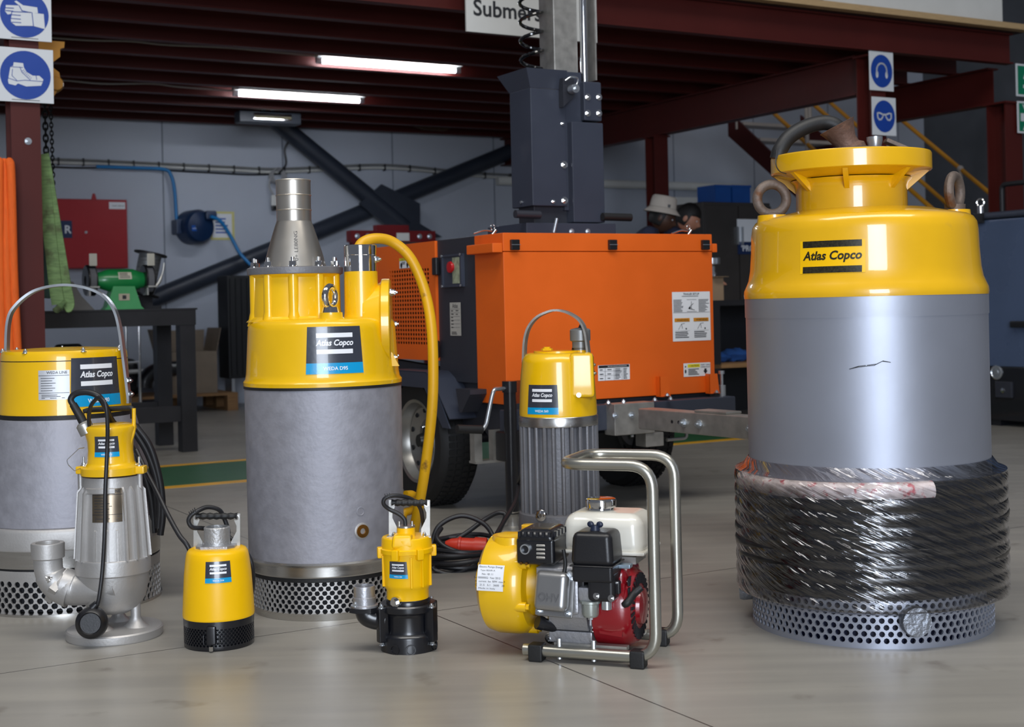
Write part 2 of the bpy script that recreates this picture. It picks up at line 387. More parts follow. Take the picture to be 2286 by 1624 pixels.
for z0, z1, hw in ((-0.30, -0.286, 0.06), (-0.286, -0.014, 0.005), (-0.014, 0.0, 0.06)): gg.box(-hw, hw, 7.80, 9.0, ZJ+z0, ZJ+z1)
build('girder', gg, maroon, ceil, local=Matrix.Translation((UR, 0, 0)))
# ---------------------------------------------------------------- wall braces
brace_m = mat('dark_brace_paint', (44, 50, 62), 0.42, var=0.08)
def wallp(x, y, v=VW): u, z = onv(x, y, v); return Vector((u, v, z))
def uvobj(name, label, cat, u, v, z=0.0, group=None): return thing(name, label, cat, uvw(u, v, z), ANG, group)
def wtube(pts, r, n=10, v=VW-0.03, k=6):
    return G().tube(spline([wallp(x, y, v) for x, y in pts], k), r, n)
struct(build('trim_1', wtube([(560, 225), (905, 505)], 0.085, 20, VW-0.22, 2), brace_m, local=RUV))
struct(build('trim_2', wtube([(330, 672), (1190, 318)], 0.085, 20, VW-0.10, 2), brace_m, local=RUV))
gus = []
for x, y in ((800, 455), (850, 412), (935, 455), (935, 500), (985, 530), (905, 540)): p = wallp(x, y, VW-0.26); gus.append((p.x, p.z))
struct(build('trim_3', G().prism(gus, 0.03, Matrix(((1,0,0,0),(0,0,1,VW-0.29),(0,1,0,0),(0,0,0,1)))), brace_m, local=RUV))
# ---------------------------------------------------------------- conduit run and blue air hose
line_pts = [(95, 362), (220, 366), (370, 373), (500, 379), (600, 384), (700, 381), (830, 375), (920, 379), (1060, 393), (1180, 399)]
cd = uvobj('conduit_run', 'white conduit with clipped cables running along the back wall', 'conduit', 0, 0)
build('conduit_pipe', wtube(line_pts, 0.016), mat('conduit_white', (190, 190, 186), 0.5), cd)
build('cable', wtube([(x, y-7) for x, y in line_pts], 0.010, 8), mat('grey_cable', (120, 120, 118), 0.5), cd)
build('cable', wtube([(95, 372), (180, 375), (280, 374), (400, 382), (480, 386), (560, 390), (640, 388)], 0.008, 8, VW-0.02), cable_m, cd)
for i, t in enumerate([x for x in range(130, 1140, 56)]):
    y = next(a[1]+(b[1]-a[1])*(t-a[0])/(b[0]-a[0]) for a, b in zip(line_pts, line_pts[1:]) if a[0] <= t <= b[0]); p = wallp(t, y, VW-0.03)
    build('clip', G().box(p.x-0.006, p.x+0.006, VW-0.055, VW, p.z-0.025, p.z+0.045), ink, cd)
blue_h = mat('blue_air_hose', (24, 122, 186), 0.4)
ah = tag(build('air_hose', wtube([(215, 372), (300, 375), (365, 378), (382, 392), (390, 430), (394, 490), (397, 512), (408, 522)], 0.017, 10, VW-0.07), blue_h, local=RUV), 'bright blue air hose dropping from the conduit into the hose reel', 'hose')
ah2 = tag(build('air_hose', G().tube(spline([wallp(470, 483, VW-0.30), wallp(492, 494, VW-0.28), wallp(515, 528, VW-0.25), wallp(535, 565, VW-0.3), wallp(560, 592, VW-0.35)], 6), 0.017), blue_h, local=RUV), 'bright blue air hose hanging out of the reel towards the brace', 'hose')
# ---------------------------------------------------------------- hose reel, cabinet, notice, sockets
rc = wallp(437, 507, VW-0.14)
reel = uvobj('hose_reel', 'navy blue round hose reel mounted on the back wall', 'hose reel', rc.x, VW-0.14, rc.z)
navy = mat('navy_plastic', (14, 42, 78), 0.4, var=0.08)
build('drum', G().turned((0, 0, 0), (0.25, -1, 0), [(0, -0.13), (0.14, -0.13), (0.165, -0.11), (0.165, 0.06), (0.14, 0.10), (0.05, 0.12), (0, 0.12)], 40), navy, reel)
build('bracket', G().rbox(-0.20, -0.12, -0.04, 0.14, -0.07, 0.07, 0.01), navy, reel)
build('outlet', G().rbox(0.06, 0.17, -0.15, 0.02, 0.06, 0.15, 0.02), navy, reel)
fm = planemap((-0.06, -0.135, -0.02), (1, 0.0, 0), (0, 0, 1)); fm = planemap((-0.045, -0.128, -0.02), (1, 0.25, 0), (0, 0, 1))
st = decal('sticker', rect(G(), fm, 0, 0, 0.075, 0.055, 0.002), mat('reel_sticker', (22, 84, 168), 0.4), reel)
decal('lettering', write(G(), fm, 'welbel', 0, 0, 0.06, 0.003), lab_wh, st)
a = wallp(118, 602); b = wallp(271, 450); cab = uvobj('wall_cabinet', 'dark red steel cabinet on the back wall above the bench', 'cabinet', a.x, VW-0.22, a.z)
wd_, ht_ = b.x-a.x, b.z-a.z
build('body', G().rbox(0, wd_, 0.02, 0.22, 0, ht_, 0.006), red_cab, cab)
dr = build('door', G().rbox(0.006, wd_-0.006, 0.0, 0.02, 0.006, ht_-0.006, 0.004), red_cab, cab)
build('lock', G().cyl((wd_*0.40, 0.0, ht_*0.52), (wd_*0.40, -0.012, ht_*0.52), 0.012), zinc, dr)
build('hanging_lug', G().prism([(wd_*0.52, ht_), (wd_*0.60, ht_), (wd_*0.575, ht_+0.06), (wd_*0.545, ht_+0.06)], 0.01, Matrix(((1,0,0,0),(0,0,1,0.1),(0,1,0,0),(0,0,0,1)))), red_cab, cab)
fm = planemap((wd_*0.85, -0.001, ht_*0.91), (1, 0, 0), (0, 0, 1))
s_ = decal('sticker', rect(G(), fm, 0, 0, 0.15, 0.065, 0.001), white, cab); decal('lettering', write(G(), fm, 'steel cabinet', 0.01, 0, 0.11, 0.002), ink, s_)
fm = planemap((wd_*0.10, -0.001, ht_*0.56), (1, 0, 0), (0, 0, 1))
s_ = decal('sign_plate', rect(G(), fm, 0, 0, 0.14, 0.16, 0.001), mat('navy_sign', (18, 40, 82), 0.4), cab); decal('lettering', write(G(), fm, 'R', 0.035, 0, 0.06, 0.002, 0, 0.02), lab_wh, s_)
a = wallp(470, 536); b = wallp(522, 473); nt = uvobj('wall_notice', 'white paper notice with yellow border beside the hose reel', 'notice', (a.x+b.x)/2, VW-0.012, (a.z+b.z)/2)
nw, nh = b.x-a.x, b.z-a.z
build('backing', G().box(-nw/2, nw/2, 0, 0.01, -nh/2, nh/2), mat('notice_yellow', (206, 200, 130), 0.6), nt)
fm = planemap((0, -0.001, 0), (1, 0, 0), (0, 0, 1)); pp = decal('paper', rect(G(), fm, -0.005, 0.0, nw*0.82, nh*0.84, 0.001), white, nt)
decal('print', lines(G(), fm, 0, 0, nw*0.6, nh*0.6, 5, 0.002), mat('blue_print', (60, 90, 170), 0.6), pp)
ex = uvobj('extension_lead', 'coiled grey extension lead with white socket hanging from the conduit', 'extension lead', *[wallp(612, 400)[0], VW-0.06, wallp(612, 400)[2]])
g = G()
for k in range(3): g.torus((0.01*k, -0.02*k, 0.02), (0.3*k-0.3, -1, 0.1), 0.065+0.008*k, 0.010, 28, 8)
build('cord_coil', g, mat('grey_flex', (150, 150, 152), 0.5), ex)
build('socket', G().rbox(-0.075, 0.0, -0.06, -0.01, -0.28, -0.17, 0.012), whitep, ex); build('plug', G().rbox(-0.07, -0.01, -0.055, -0.015, -0.32, -0.27, 0.01), black_pl, ex)
build('cord', G().tube(spline([(0.02, -0.03, 0.05), (0.1, -0.02, 0.15), (0.09, -0.02, 0.30), (0.16, -0.06, 0.42), (0.22, -0.1, 0.46)], 6), 0.010, 8), cable_m, ex)
build('cord', G().tube(spline([(-0.06, -0.03, 0.03), (-0.085, -0.03, -0.08), (-0.04, -0.035, -0.18)], 6), 0.010, 8), MATS['grey_flex'], ex)
# ---------------------------------------------------------------- fluorescent lamps, floodlight
tube_m = mat('lit_tube', (255, 255, 255), 0.4, emit=((240, 246, 255), 48.0))
def batten(x0, y0, x1, v, label):
    u0, z0 = onv(x0, y0, v); u1, _ = onv(x1, y0, v); L = u1-u0
    t = uvobj('fluorescent_lamp', label, 'lamp', u0, v, z0, 'fluorescent lamps under the mezzanine')
    build('housing', G().rbox(0, L, -0.03, 0.03, 0.05, 0.095, 0.006), whitep, t)
    build('reflector', G().prism([(-0.05, 0.045), (0.05, 0.045), (0.03, 0.055), (-0.03, 0.055)], L, Matrix(((0,0,1,0),(1,0,0,0),(0,1,0,0),(0,0,0,1)))), whitep, t)
    build('tube', G().cyl((0.05, -0.005, 0.015), (L-0.05, -0.005, 0.015), 0.019, n=16), tube_m, t)
    for a in (0.0, L-0.05): build('lamp_holder', G().rbox(a, a+0.05, -0.018, 0.018, -0.005, 0.05, 0.006), zinc, t)
batten(705, 140, 1027, 9.72, 'lit fluorescent lamp nearer the white hanging board')
batten(520, 213, 812, 11.28, 'lit fluorescent lamp nearer the back wall')
wire_m = mat('thin_grey_wire', (150, 146, 142), 0.5)
def wire(pts, v, label): tag(build('lamp_wire', G().tube(spline([wallp(x, y, v) for x, y in pts], 8), 0.008, 6), wire_m, local=RUV), label, 'wire')
wire([(60, 80), (113, 84), (200, 90), (290, 92), (370, 100), (500, 106), (600, 115), (705, 125)], 9.68, 'thin wire clipped along a joist to the nearer fluorescent lamp')
wire([(110, 180), (150, 180), (230, 187), (340, 187), (400, 194), (520, 203)], 11.24, 'thin wire clipped along a joist to the farther fluorescent lamp')
wire([(812, 213), (870, 212), (960, 219), (1050, 223), (1150, 226)], 11.24, 'thin wire running from the farther fluorescent lamp to the mast')
fl = uvobj('floodlight', 'switched off dark floodlight at the top of the diagonal brace', 'floodlight', *[wallp(600, 264, 12.3)[0], 12.3, wallp(600, 264, 12.3)[2]])
build('housing', G().rbox(-0.30, 0.30, -0.06, 0.10, -0.055, 0.055, 0.012), brace_m, fl)
build('reflector', G().rbox(-0.17, 0.20, -0.07, -0.04, -0.03, 0.035, 0.008), chrome, fl)
build('heating_bar', G().cyl((-0.16, -0.075, 0.0), (0.19, -0.075, 0.0), 0.010), mat('warm_quartz', (150, 140, 110), 0.3), fl)
build('bracket', G().box(-0.06, -0.03, 0.0, 0.02, 0.05, 0.17).box(0.03, 0.06, 0.0, 0.02, 0.05, 0.17), brace_m, fl)
hole = uvobj('wall_patch', 'brown torn lagging and dark duct at the top of the back wall', 'duct', *[wallp(975, 282)[0], VW-0.02, wallp(975, 282)[2]])
build('duct', G().rbox(-0.45, 0.45, -0.25, 0.0, -0.02, 0.14, 0.01), inside, hole)
build('lagging', G().prism([(-0.52, 0.05), (-0.40, -0.06), (-0.30, -0.085), (-0.05, -0.09), (0.05, -0.04), (0.1, 0.05)], 0.06, Matrix(((1,0,0,0),(0,0,1,-0.3),(0,1,0,0),(0,0,0,1)))), mat('brown_lagging', (84, 62, 46), 0.9, var=0.3, vscale=30, bump=0.4, bscale=40), hole)
# ---------------------------------------------------------------- hanging board and deck board
u0, z0 = onv(1038, 71, 7.42); u1, _ = onv(1329, 88, 7.42)
sb = uvobj('hanging_board', 'white hanging board lettered Submersible behind the mast', 'sign', u0, 7.40, z0)
build('panel', G().box(0, u1-u0, 0, 0.012, 0, 0.42), mat('board_white', (206, 206, 202), 0.45, var=0.03), sb)
fm = planemap((0.045+0.345, 0, 0.150), (1, 0, 0), (0, 0, 1)); decal('lettering', write(G(), fm, 'Submersible', 0, 0.0, 0.68, 0.001, 0, 0.02), mat('board_ink', (34, 36, 40), 0.5), sb)
u0, z0 = onv(1840, 2, 7.50); u1, _ = onv(2238, 40, 7.50)
db = uvobj('deck_board', 'plain white banner board standing on the mezzanine edge', 'board', u0, 7.50, ZJ+0.285)
build('panel', G().box(0, u1-u0, 0, 0.015, 0, 0.7), MATS['board_white'], db)
for k in (0.1, 0.9): build('post', G().box((u1-u0)*k, (u1-u0)*k+0.04, 0.015, 0.055, 0, 0.75), galv, db)
# ---------------------------------------------------------------- safety signs
blue_s = mat('mandatory_blue', (18, 62, 150), 0.4, var=0.03); green_s = mat('exit_green', (0, 116, 84), 0.4, var=0.03); sign_w = mat('sign_white', (206, 210, 214), 0.45, var=0.02)
def sign(label, x0, y0, x1, y1, v, w_, h_, draw, bg_='disc', tilt=0.0):
    u, z = onv((x0+x1)/2, (y0+y1)/2, v); t = uvobj('safety_sign', label, 'sign', u, v, z, 'safety signs on the columns'); t.rotation_euler[1] = tilt
    build('plate', G().rbox(-w_/2, w_/2, 0, 0.006, -h_/2, h_/2, 0.001, 1), sign_w, t)
    fm = planemap((0, 0, 0), (1, 0, 0), (0, 0, 1))
    if bg_ == 'disc': o = decal('disc', disc(G(), fm, 0, 0, min(w_*0.45, h_*0.45), 0.001, r2=h_*0.42 if h_ > w_*1.05 else None), blue_s, t)
    else: o = decal('field', rect(G(), fm, 0, 0, w_*0.90, h_*0.88, 0.001), green_s, t)
    g = G(); g2 = G(); draw(g, g2, fm, w_); decal('pictogram', g, sign_w, o)
    if g2.v: decal('pictogram_line', g2, blue_s if bg_ == 'disc' else green_s, o)
    return t
def px(pts, c, s): return [((x-c[0])*s, -(y-c[1])*s) for x, y in pts]
def stroke(g, fm, pts, wd, off):
    for (ax, ay), (bx, by) in zip(pts, pts[1:]):
        d = Vector((bx-ax, by-ay)); n = Vector((-d.y, d.x)).normalized()*wd/2; e = d.normalized()*wd/2
        poly(g, fm, [(ax-e.x+n.x, ay-e.y+n.y), (ax-e.x-n.x, ay-e.y-n.y), (bx+e.x-n.x, by+e.y-n.y), (bx+e.x+n.x, by+e.y+n.y)], off)
def boots(g, g2, fm, w_):
    s = w_*0.45/190; c = (207, 640)
    poly(g, fm, px([(75,690),(95,580),(115,575),(120,545),(190,548),(195,580),(215,615),(260,640),(310,638),(340,665),(335,685),(322,715),(210,728),(150,708),(130,725),(80,715)], c, s), 0.002)
    for q in ([(80,672),(140,690),(200,680),(335,682)], [(165,580),(180,620),(240,675)], [(95,582),(185,582)], [(285,640),(290,670)], [(110,600),(105,650),(140,685)]): stroke(g2, fm, px(q, c, s), 0.003, 0.003)
    for k in range(7): stroke(g2, fm, px([(195+k*9, 600+k*9), (178+k*11, 612+k*9)], c, s), 0.002, 0.003)
def gloves(g, g2, fm, w_):
    s = w_*0.45/190; c = (190, 105)
    poly(g, fm, px([(40,95),(48,45),(150,40),(112,10),(130,2),(180,35),(290,42),(295,88),(150,100),(60,120)], c, s), 0.002)
    poly(g, fm, px([(82,140),(92,95),(235,90),(340,92),(348,214),(255,196),(120,206),(86,180)], c, s), 0.003)
    for q in ([(45,68),(105,66)], [(45,90),(100,90)], [(88,120),(158,120)], [(84,150),(158,150)], [(92,180),(160,178)], [(248,90),(258,198)], [(150,42),(170,80),(235,90)], [(92,95),(240,88)], [(92,95),(82,145)]): stroke(g2, fm, px(q, c, s), 0.004, 0.004)
def muffs(g, g2, fm, w_):
    R = w_*0.20
    stroke(g, fm, [(R*math.cos(a)*1.05, R*math.sin(a)*1.15+R*0.05) for a in [PI*k/12 for k in range(13)]], w_*0.05, 0.002)
    for s in (-1, 1):
        disc(g, fm, s*R*1.0, -R*0.55, R*0.26, 0.002, 20, R*0.55, 2); stroke(g, fm, [(s*R*1.05, 0), (s*R*1.05, -R*0.5)], w_*0.05, 0.002)
def goggles(g, g2, fm, w_):
    for s in (-1, 1):
        P = [(s*0.05, 0.05), (s*0.20, 0.10), (s*0.29, 0.09), (s*0.28, -0.04), (s*0.22, -0.11), (s*0.14, -0.10), (s*0.07, -0.02), (s*0.05, 0.05)]
        stroke(g, fm, [(a*w_, b*w_) for a, b in P], w_*0.045, 0.002)
    stroke(g, fm, [(-0.06*w_, 0.055*w_), (0.06*w_, 0.055*w_)], w_*0.05, 0.002)
def runner(g, g2, fm, w_):
    s = w_
    disc(g, fm, 0.06*s, 0.27*s, 0.055*s, 0.002, 16, None, 2)
    for q in ([(-0.02, 0.2), (0.02, 0.0), (0.10, -0.10), (0.06, -0.26)], [(0.0, -0.02), (-0.10, -0.14), (-0.24, -0.14)], [(0.0, 0.19), (-0.16, 0.18), (-0.22, 0.06)], [(0.0, 0.19), (0.12, 0.10), (0.20, 0.14)]):
        stroke(g, fm, [(a*s, b*s) for a, b in q], 0.075*s, 0.002)
    rect(g, fm, 0.34*s, 0, 0.12*s, 0.66*s, 0.002)
def star(g, g2, fm, w_):
    s = w_
    poly(g, fm, [(a*s, b*s) for a, b in [(-0.40, 0.09), (-0.22, 0.09), (-0.34, 0.30), (-0.16, 0.24), (0.02, 0.12), (0.12, 0.12), (0.12, -0.12), (0.02, -0.12), (-0.16, -0.24), (-0.34, -0.30), (-0.22, -0.09), (-0.40, -0.09)]], 0.002)
    poly(g, fm, [(a*s, b*s) for a, b in [(0.12, 0.26), (0.36, 0.0), (0.12, -0.26)]], 0.002)
def tiny(o, fmw):
    pass
sg = sign('square blue sign showing safety gloves, above the boot sign', 0, -25, 109, 88, 7.600, 0.275, 0.275, gloves, tilt=0.006)
s2 = sign('square blue sign showing safety boots on the maroon column', -1, 110, 115, 226, 7.600, 0.285, 0.285, boots, tilt=0.006)
for t, n in ((sg, 0.275), (s2, 0.285)):
    decal('print', rect(G(), planemap((0, 0, -n*0.46), (1, 0, 0), (0, 0, 1)), 0, 0, n*0.5, 0.003, 0.001), ink, t)
sign('blue sign showing ear muffs, above the goggle sign', 1935, 114, 2001, 204, 7.600, 0.242, 0.292, muffs)
sign('blue sign showing safety goggles, below the ear-muff sign', 1941, 217, 2007, 303, 7.600, 0.242, 0.285, goggles)
sign('green exit sign with a running figure at the picture edge', 2252, 140, 2352, 222, 7.58, 0.35, 0.26, runner, 'field')
sign('green exit sign with a white arrow, below the running figure', 2255, 224, 2355, 303, 7.58, 0.35, 0.255, star, 'field')
# ================================================================ pumps
def ribbon(g, pts, side, w_, t_):
    P = [Vector(p) for p in pts]; N = len(P); V = []; side = Vector(side).normalized()
    for i in range(N):
        T = (P[min(i+1, N-1)]-P[max(i-1, 0)]).normalized(); n = T.cross(side).normalized(); sd = n.cross(T).normalized()
        for a, b in ((-1, -1), (1, -1), (1, 1), (-1, 1)): V.append(P[i]+sd*a*w_/2+n*b*t_/2)
    F = [(4*i+k, 4*i+(k+1) % 4, 4*i+4+(k+1) % 4, 4*i+4+k) for i in range(N-1) for k in range(4)]+[(3, 2, 1, 0), (4*N-4, 4*N-3, 4*N-2, 4*N-1)]
    return g.add(V, F)
class Pump:
    def __init__(s, name, label, cat, xb, yb, D, group=None):
        p = wp(xb, yb, D); s.o = Vector((p.x, D, 0)); s.D = D; s.k = D/FPX; s.xb = xb
        s.t = thing(name, label, cat, s.o, 0, group)
    def z(s, y, d=0.0): return wp(s.xb, y, s.D+d).z
    def at(s, x, y, d=0.0): return wp(x, y, s.D+d)-s.o
    def prof(s, pts): return [(r*s.k, max(0.0, s.z(y))) for r, y in pts]
    def part(s, name, g, m, parent=None, smooth=40): return build(name, g, m, parent or s.t, smooth)
    def onfront(s, x, y, Rm):       # azimuth on a cylinder of radius Rm seen at pixel x, and height there
        d = -Rm
        for _ in range(6):
            q = s.at(x, y, d); ph = math.asin(max(-0.95, min(0.95, q.x/Rm))); d = -Rm*math.cos(ph)
        return ph, s.at(x, y, d).z
def rfun(prof):
    ps = sorted([(z, r) for r, z in prof])
    def f(z):
        for (z0, r0), (z1, r1) in zip(ps, ps[1:]):
            if z0 <= z <= z1: return r0 if z1-z0 < 1e-9 else r0+(r1-r0)*(z-z0)/(z1-z0)
        return ps[-1][1] if z > ps[-1][0] else ps[0][1]
    return f
def nameplate(P, fm, w_, h_, title, m=None):
    pl = decal('nameplate', rect(G(), fm, 0, 0, w_, h_, 0.0008), m or zinc, P.t, 'engraved metal nameplate')
    g = G(); write(g, fm, title, w_*0.10, h_*0.42, w_*0.66, 0.0014, 0, 0.01); rect(g, fm, 0, h_*0.32, w_*0.98, h_*0.015, 0.0014); rect(g, fm, 0, -h_*0.27, w_*0.98, h_*0.015, 0.0014)
    lines(g, fm, -w_*0.12, 0.02*h_, w_*0.6, h_*0.5, 6, 0.0014, 0.22); lines(g, fm, 0, -h_*0.39, w_*0.8, h_*0.16, 3, 0.0014, 0.35)
    decal('print', g, ink, pl)
def screw(P, p, ax, r, h, m=zinc, name='bolt', washer=True): return P.part(name, G().hexbolt(p, ax, r, h, washer), m)
# ---------------------------------------------------------------- big wrapped pump
P = Pump('submersible_pump', 'biggest pump, yellow and silver, its base wrapped in film over coiled cable', 'pump', 1946, 1400, 3.876)
R = 261*P.k
zp0 = 0.012; zp1 = 0.150; n_c = 92
P.part('strainer', perforated(R, zp0, zp1, 8, n_c, 0.0077, 0.006), silver)
P.part('strainer_rim', G().lathe([(R, 0.0), (R, zp0), (R-0.008, zp0), (R-0.008, 0.0), (R, 0.0)], 96), silver)
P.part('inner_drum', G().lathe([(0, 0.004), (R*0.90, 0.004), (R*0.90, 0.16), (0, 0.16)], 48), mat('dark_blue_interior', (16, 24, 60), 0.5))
prof = [(0, zp1), (R, zp1), (R+0.001, zp1+0.004)]+P.prof([(262, 705), (263.5, 703), (263.5, 660)])+[(0, P.z(660))]
P.part('motor_jacket', G().lathe(prof, 128), silver)
cap = [(264, 662), (265, 655), (264, 645), (259, 634), (254, 622), (250, 600), (247, 560), (245.5, 520), (243, 503), (236, 492), (226, 486), (200, 481)]
cp = P.prof(cap)
cx = -24*P.k
P.part('pump_cover', G().lathe([(0, cp[0][1])]+cp+[(150*P.k, P.z(470)), (0, P.z(468))], 128), yellow_dk)
nk = P.prof([(127, 487), (122, 480), (121, 440), (121, 420), (124, 410), (132, 402)])
neck = P.part('discharge_neck', G().lathe([(0, nk[0][1])]+nk+[(0, nk[-1][1])], 96, Matrix.Translation((cx, 0, 0))), yellow_dk)
fl_ = P.prof([(130, 400), (160, 389), (172, 387), (175, 384), (175, 350), (173, 346), (120, 344)])
P.part('discharge_flange', G().lathe(fl_+[(118*P.k, P.z(380)), (0, P.z(380))], 96, Matrix.Translation((cx, 0, 0))), yellow_dk)
for a in [math.radians(x) for x in (-62, -18, 32, 75, 120, 165, 210, 255)]:
    r0, r1 = 119*P.k, 168*P.k; za, zb, zc = P.z(388), P.z(398), P.z(430)
    M_ = Matrix.Translation((cx, 0, 0)) @ Matrix.Rotation(a, 4, 'Z') @ Matrix(((0,0,1,-0.006),(-1,0,0,0),(0,1,0,0),(0,0,0,1)))
    P.part('rib', G().prism([(r0, zc), (r1, za), (r0, za)], 0.014, M_), yellow_dk)
def eyebolt(P, x, y, d, Rr, rr, yaw, zb, m):
    c = P.at(x, y, d); ax = Vector((math.sin(yaw), -math.cos(yaw), 0))
    e = P.part('lifting_eye', G().torus(c, ax, Rr, rr, 36, 14), m)
    build('shank', G().lathe([(0, zb), (rr*2.0, zb), (rr*2.1, zb+0.02), (rr*1.5, c.z-Rr+rr*0.2), (0, c.z-Rr+rr*0.2)], 24, Matrix.Translation((c.x, c.y, 0))), m, e)
eyebolt(P, 1723, 445, -0.02, 33*P.k, 11*P.k, math.radians(6), P.z(490), rusty)
eyebolt(P, 2131, 428, 0.02, 35*P.k, 11*P.k, math.radians(52), P.z(476), rusty)
for x, y, d in ((1726, 486, -0.02), (2131, 474, 0.02)):
    q = P.at(x, y, d); P.part('lifting_boss', G().lathe([(0, q.z-0.02), (36*P.k, q.z-0.02), (34*P.k, q.z+0.006), (0, q.z+0.006)], 32, Matrix.Translation((q.x, q.y, 0))), yellow_dk)
# cable gland, hoses and fittings on top
gl = P.at(1899, 338, 0.0); rim = P.at(1867, 279, 0.0); ax = rim-gl; L_ = ax.length
P.part('cable_gland', G().turned(gl-ax*0.15, ax, [(0, 0), (36*P.k, 0), (36*P.k, 0.02), (27*P.k, 0.03), (26*P.k, L_*0.55), (33*P.k, L_*0.85), (40*P.k, L_*1.08), (42*P.k, L_*1.12), (37*P.k, L_*1.13), (22*P.k, L_*0.8), (0, L_*0.8)], 32), mat('rusty_gland', (112, 86, 74), 0.6, 0.4, bump=0.3, bscale=60, var=0.25, vscale=20, dirt=((150, 112, 90), 14, 0.55)))
P.part('power_cable', G().tube(spline([P.at(1882, 306, 0), P.at(1866, 281, 0), P.at(1838, 274, 0), P.at(1798, 284, -0.01), P.at(1762, 306, -0.02), P.at(1742, 334, -0.03), P.at(1735, 356, -0.03)], 8), 17*P.k, 16), black_rb)
P.part('cable_tie', G().tube(spline([P.at(1735, 335, -0.20), P.at(1732, 365, -0.23), P.at(1740, 382, -0.225), P.at(1755, 388, -0.20)], 6), 0.0015, 6), ink)
q = P.at(1953, 330, -0.02); P.part('air_fitting', G().lathe([(0, q.z), (14*P.k, q.z), (18*P.k, P.z(316)), (18*P.k, P.z(308)), (0, P.z(308))], 12, Matrix.Translation((q.x, q.y, 0))), zinc)
q = P.at(2005, 326, 0.05); P.part('cover_plate', G().rbox(-0.04, 0.04, -0.02, 0.02, -0.006, 0.006, 0.003, M=Matrix.Translation(q) @ Matrix.Rotation(0.42, 4, 'Y')), rusty)
P.part('gland_base', G().lathe([(0, P.z(345)), (118*P.k, P.z(345)), (112*P.k, P.z(338)), (60*P.k, P.z(330)), (0, P.z(330))], 40, Matrix.Translation((cx+0.03, 0.02, 0))), rusty)
ph, zc = P.onfront(1855, 573, 250*P.k); fm = cylmap(rfun(cp), ph, zc)
w_ = 150*(P.D-R)/FPX
lb = decal('label', rect(G(), fm, 0, 0, w_*1.02, w_*0.50, 0.0008, 20, 8), yellow_pl, P.t, 'yellow sticker with black maker lettering')
g = G(); rect(g, fm, 0, w_*0.195, w_*0.92, w_*0.10, 0.0014, 16, 3); rect(g, fm, 0, -w_*0.195, w_*0.92, w_*0.10, 0.0014, 16, 3)
write(g, fm, 'Atlas Copco', 0, 0, w_*0.92, 0.0014, 0.22, 0.03, w_*0.18); decal('lettering', g, mat('worn_black_print', (36, 32, 14), 0.4, var=0.6, vscale=180), lb)
ph, zc = P.onfront(1943, 817, R); fm = cylmap(R, ph, zc)
g = G(); stroke(g, fm, [(-0.052, -0.008), (-0.03, -0.003), (0.01, 0.001), (0.03, 0.011), (0.05, 0.008), (0.032, 0.012), (0.015, 0.004), (-0.03, -0.001), (-0.052, -0.008)], 0.0018, 0.002); decal('scratch_mark', g, ink, P.t)
# cast lugs
for a in (math.radians(4), math.radians(-102), math.radians(118)):
    d = Vector((math.sin(a), -math.cos(a), 0)); b = d*(R-0.01); z_ = P.z(1386, -R) if abs(a) < 1 else 0.09
    P.part('support_lug', G().turned((b.x, b.y, z_), d, [(0, 0), (0.036, 0), (0.040, 0.035), (0.037, 0.045), (0, 0.047)], 28), mat('rough_cast_silver', (140, 144, 152), 0.45, 0.8, bump=0.5, bscale=70, var=0.15))
q = P.at(2040, 470, 0.10); P.part('side_port', G().turned((q.x-0.02, q.y, q.z-0.055), (0.55, -0.2, 0.8), [(0, -0.03), (0.062, -0.03), (0.062, 0.045), (0.055, 0.052), (0, 0.054)], 36), yellow_dk)
# coiled cable and stretch film: things that sit on the pump
base = P.o
rc_ = 18*P.k; Rc = 291*P.k-rc_; zt, zb = P.z(1096, -0.34), P.z(1352, -0.36); turns = 9
pts = []
for i in range(turns*56+1):
    t = i/(turns*56); a = 2*PI*turns*t+0.9
    pts.append(base+Vector(((Rc+0.003*math.sin(3.1*a+turns*t)+0.006*math.sin(PI*t))*math.sin(a), -(Rc+0.003*math.sin(2.3*a))*math.cos(a), zb+(zt-zb)*t)))
cc = tag(build('cable_coil', G().tube(pts, rc_, 12), mat('black_glossy_cable', (13, 14, 17), 0.25, var=0.2), None), 'thick black cable coiled in many turns around the big pump', 'cable')
tape = []
for i in range(40): tape.append(pts[-1-18+0]) if False else None
seg = [q for q in pts[-24:-6]]
tp = build('printed_tape', G().tube(seg, rc_*1.12, 14), None or mat('printed_white_tape', (206, 194, 192), 0.5, var=0.25, vscale=30, dirt=((176, 84, 92), 55, 0.56)), cc); tp['label'] = 'white tape with red and blue print'
film = bpy.data.materials.new('stretch_film'); film.use_nodes = True; N = film.node_tree.nodes; L = film.node_tree.links
for n_ in list(N):
    if n_.type == 'BSDF_PRINCIPLED': N.remove(n_)
tr = N.new('ShaderNodeBsdfTransparent'); gl_ = N.new('ShaderNodeBsdfGlossy'); gl_.inputs['Roughness'].default_value = 0.11; gl_.inputs['Color'].default_value = (0.95, 0.95, 0.98, 1)
mxs = N.new('ShaderNodeMixShader'); fr = N.new('ShaderNodeFresnel'); fr.inputs['IOR'].default_value = 1.55
tcn = N.new('ShaderNodeTexCoord'); spx = N.new('ShaderNodeSeparateXYZ'); L.new(tcn.outputs['Object'], spx.inputs[0])
def mnode(op, a, b):
    n_ = N.new('ShaderNodeMath'); n_.operation = op
    for i_, v_ in enumerate((a, b)):
        if isinstance(v_, (int, float)): n_.inputs[i_].default_value = v_
        else: L.new(v_, n_.inputs[i_])
    return n_.outputs[0]
th = mnode('ARCTAN2', spx.outputs[0], mnode('MULTIPLY', spx.outputs[1], -1.0)); arc = mnode('MULTIPLY', th, 0.36)
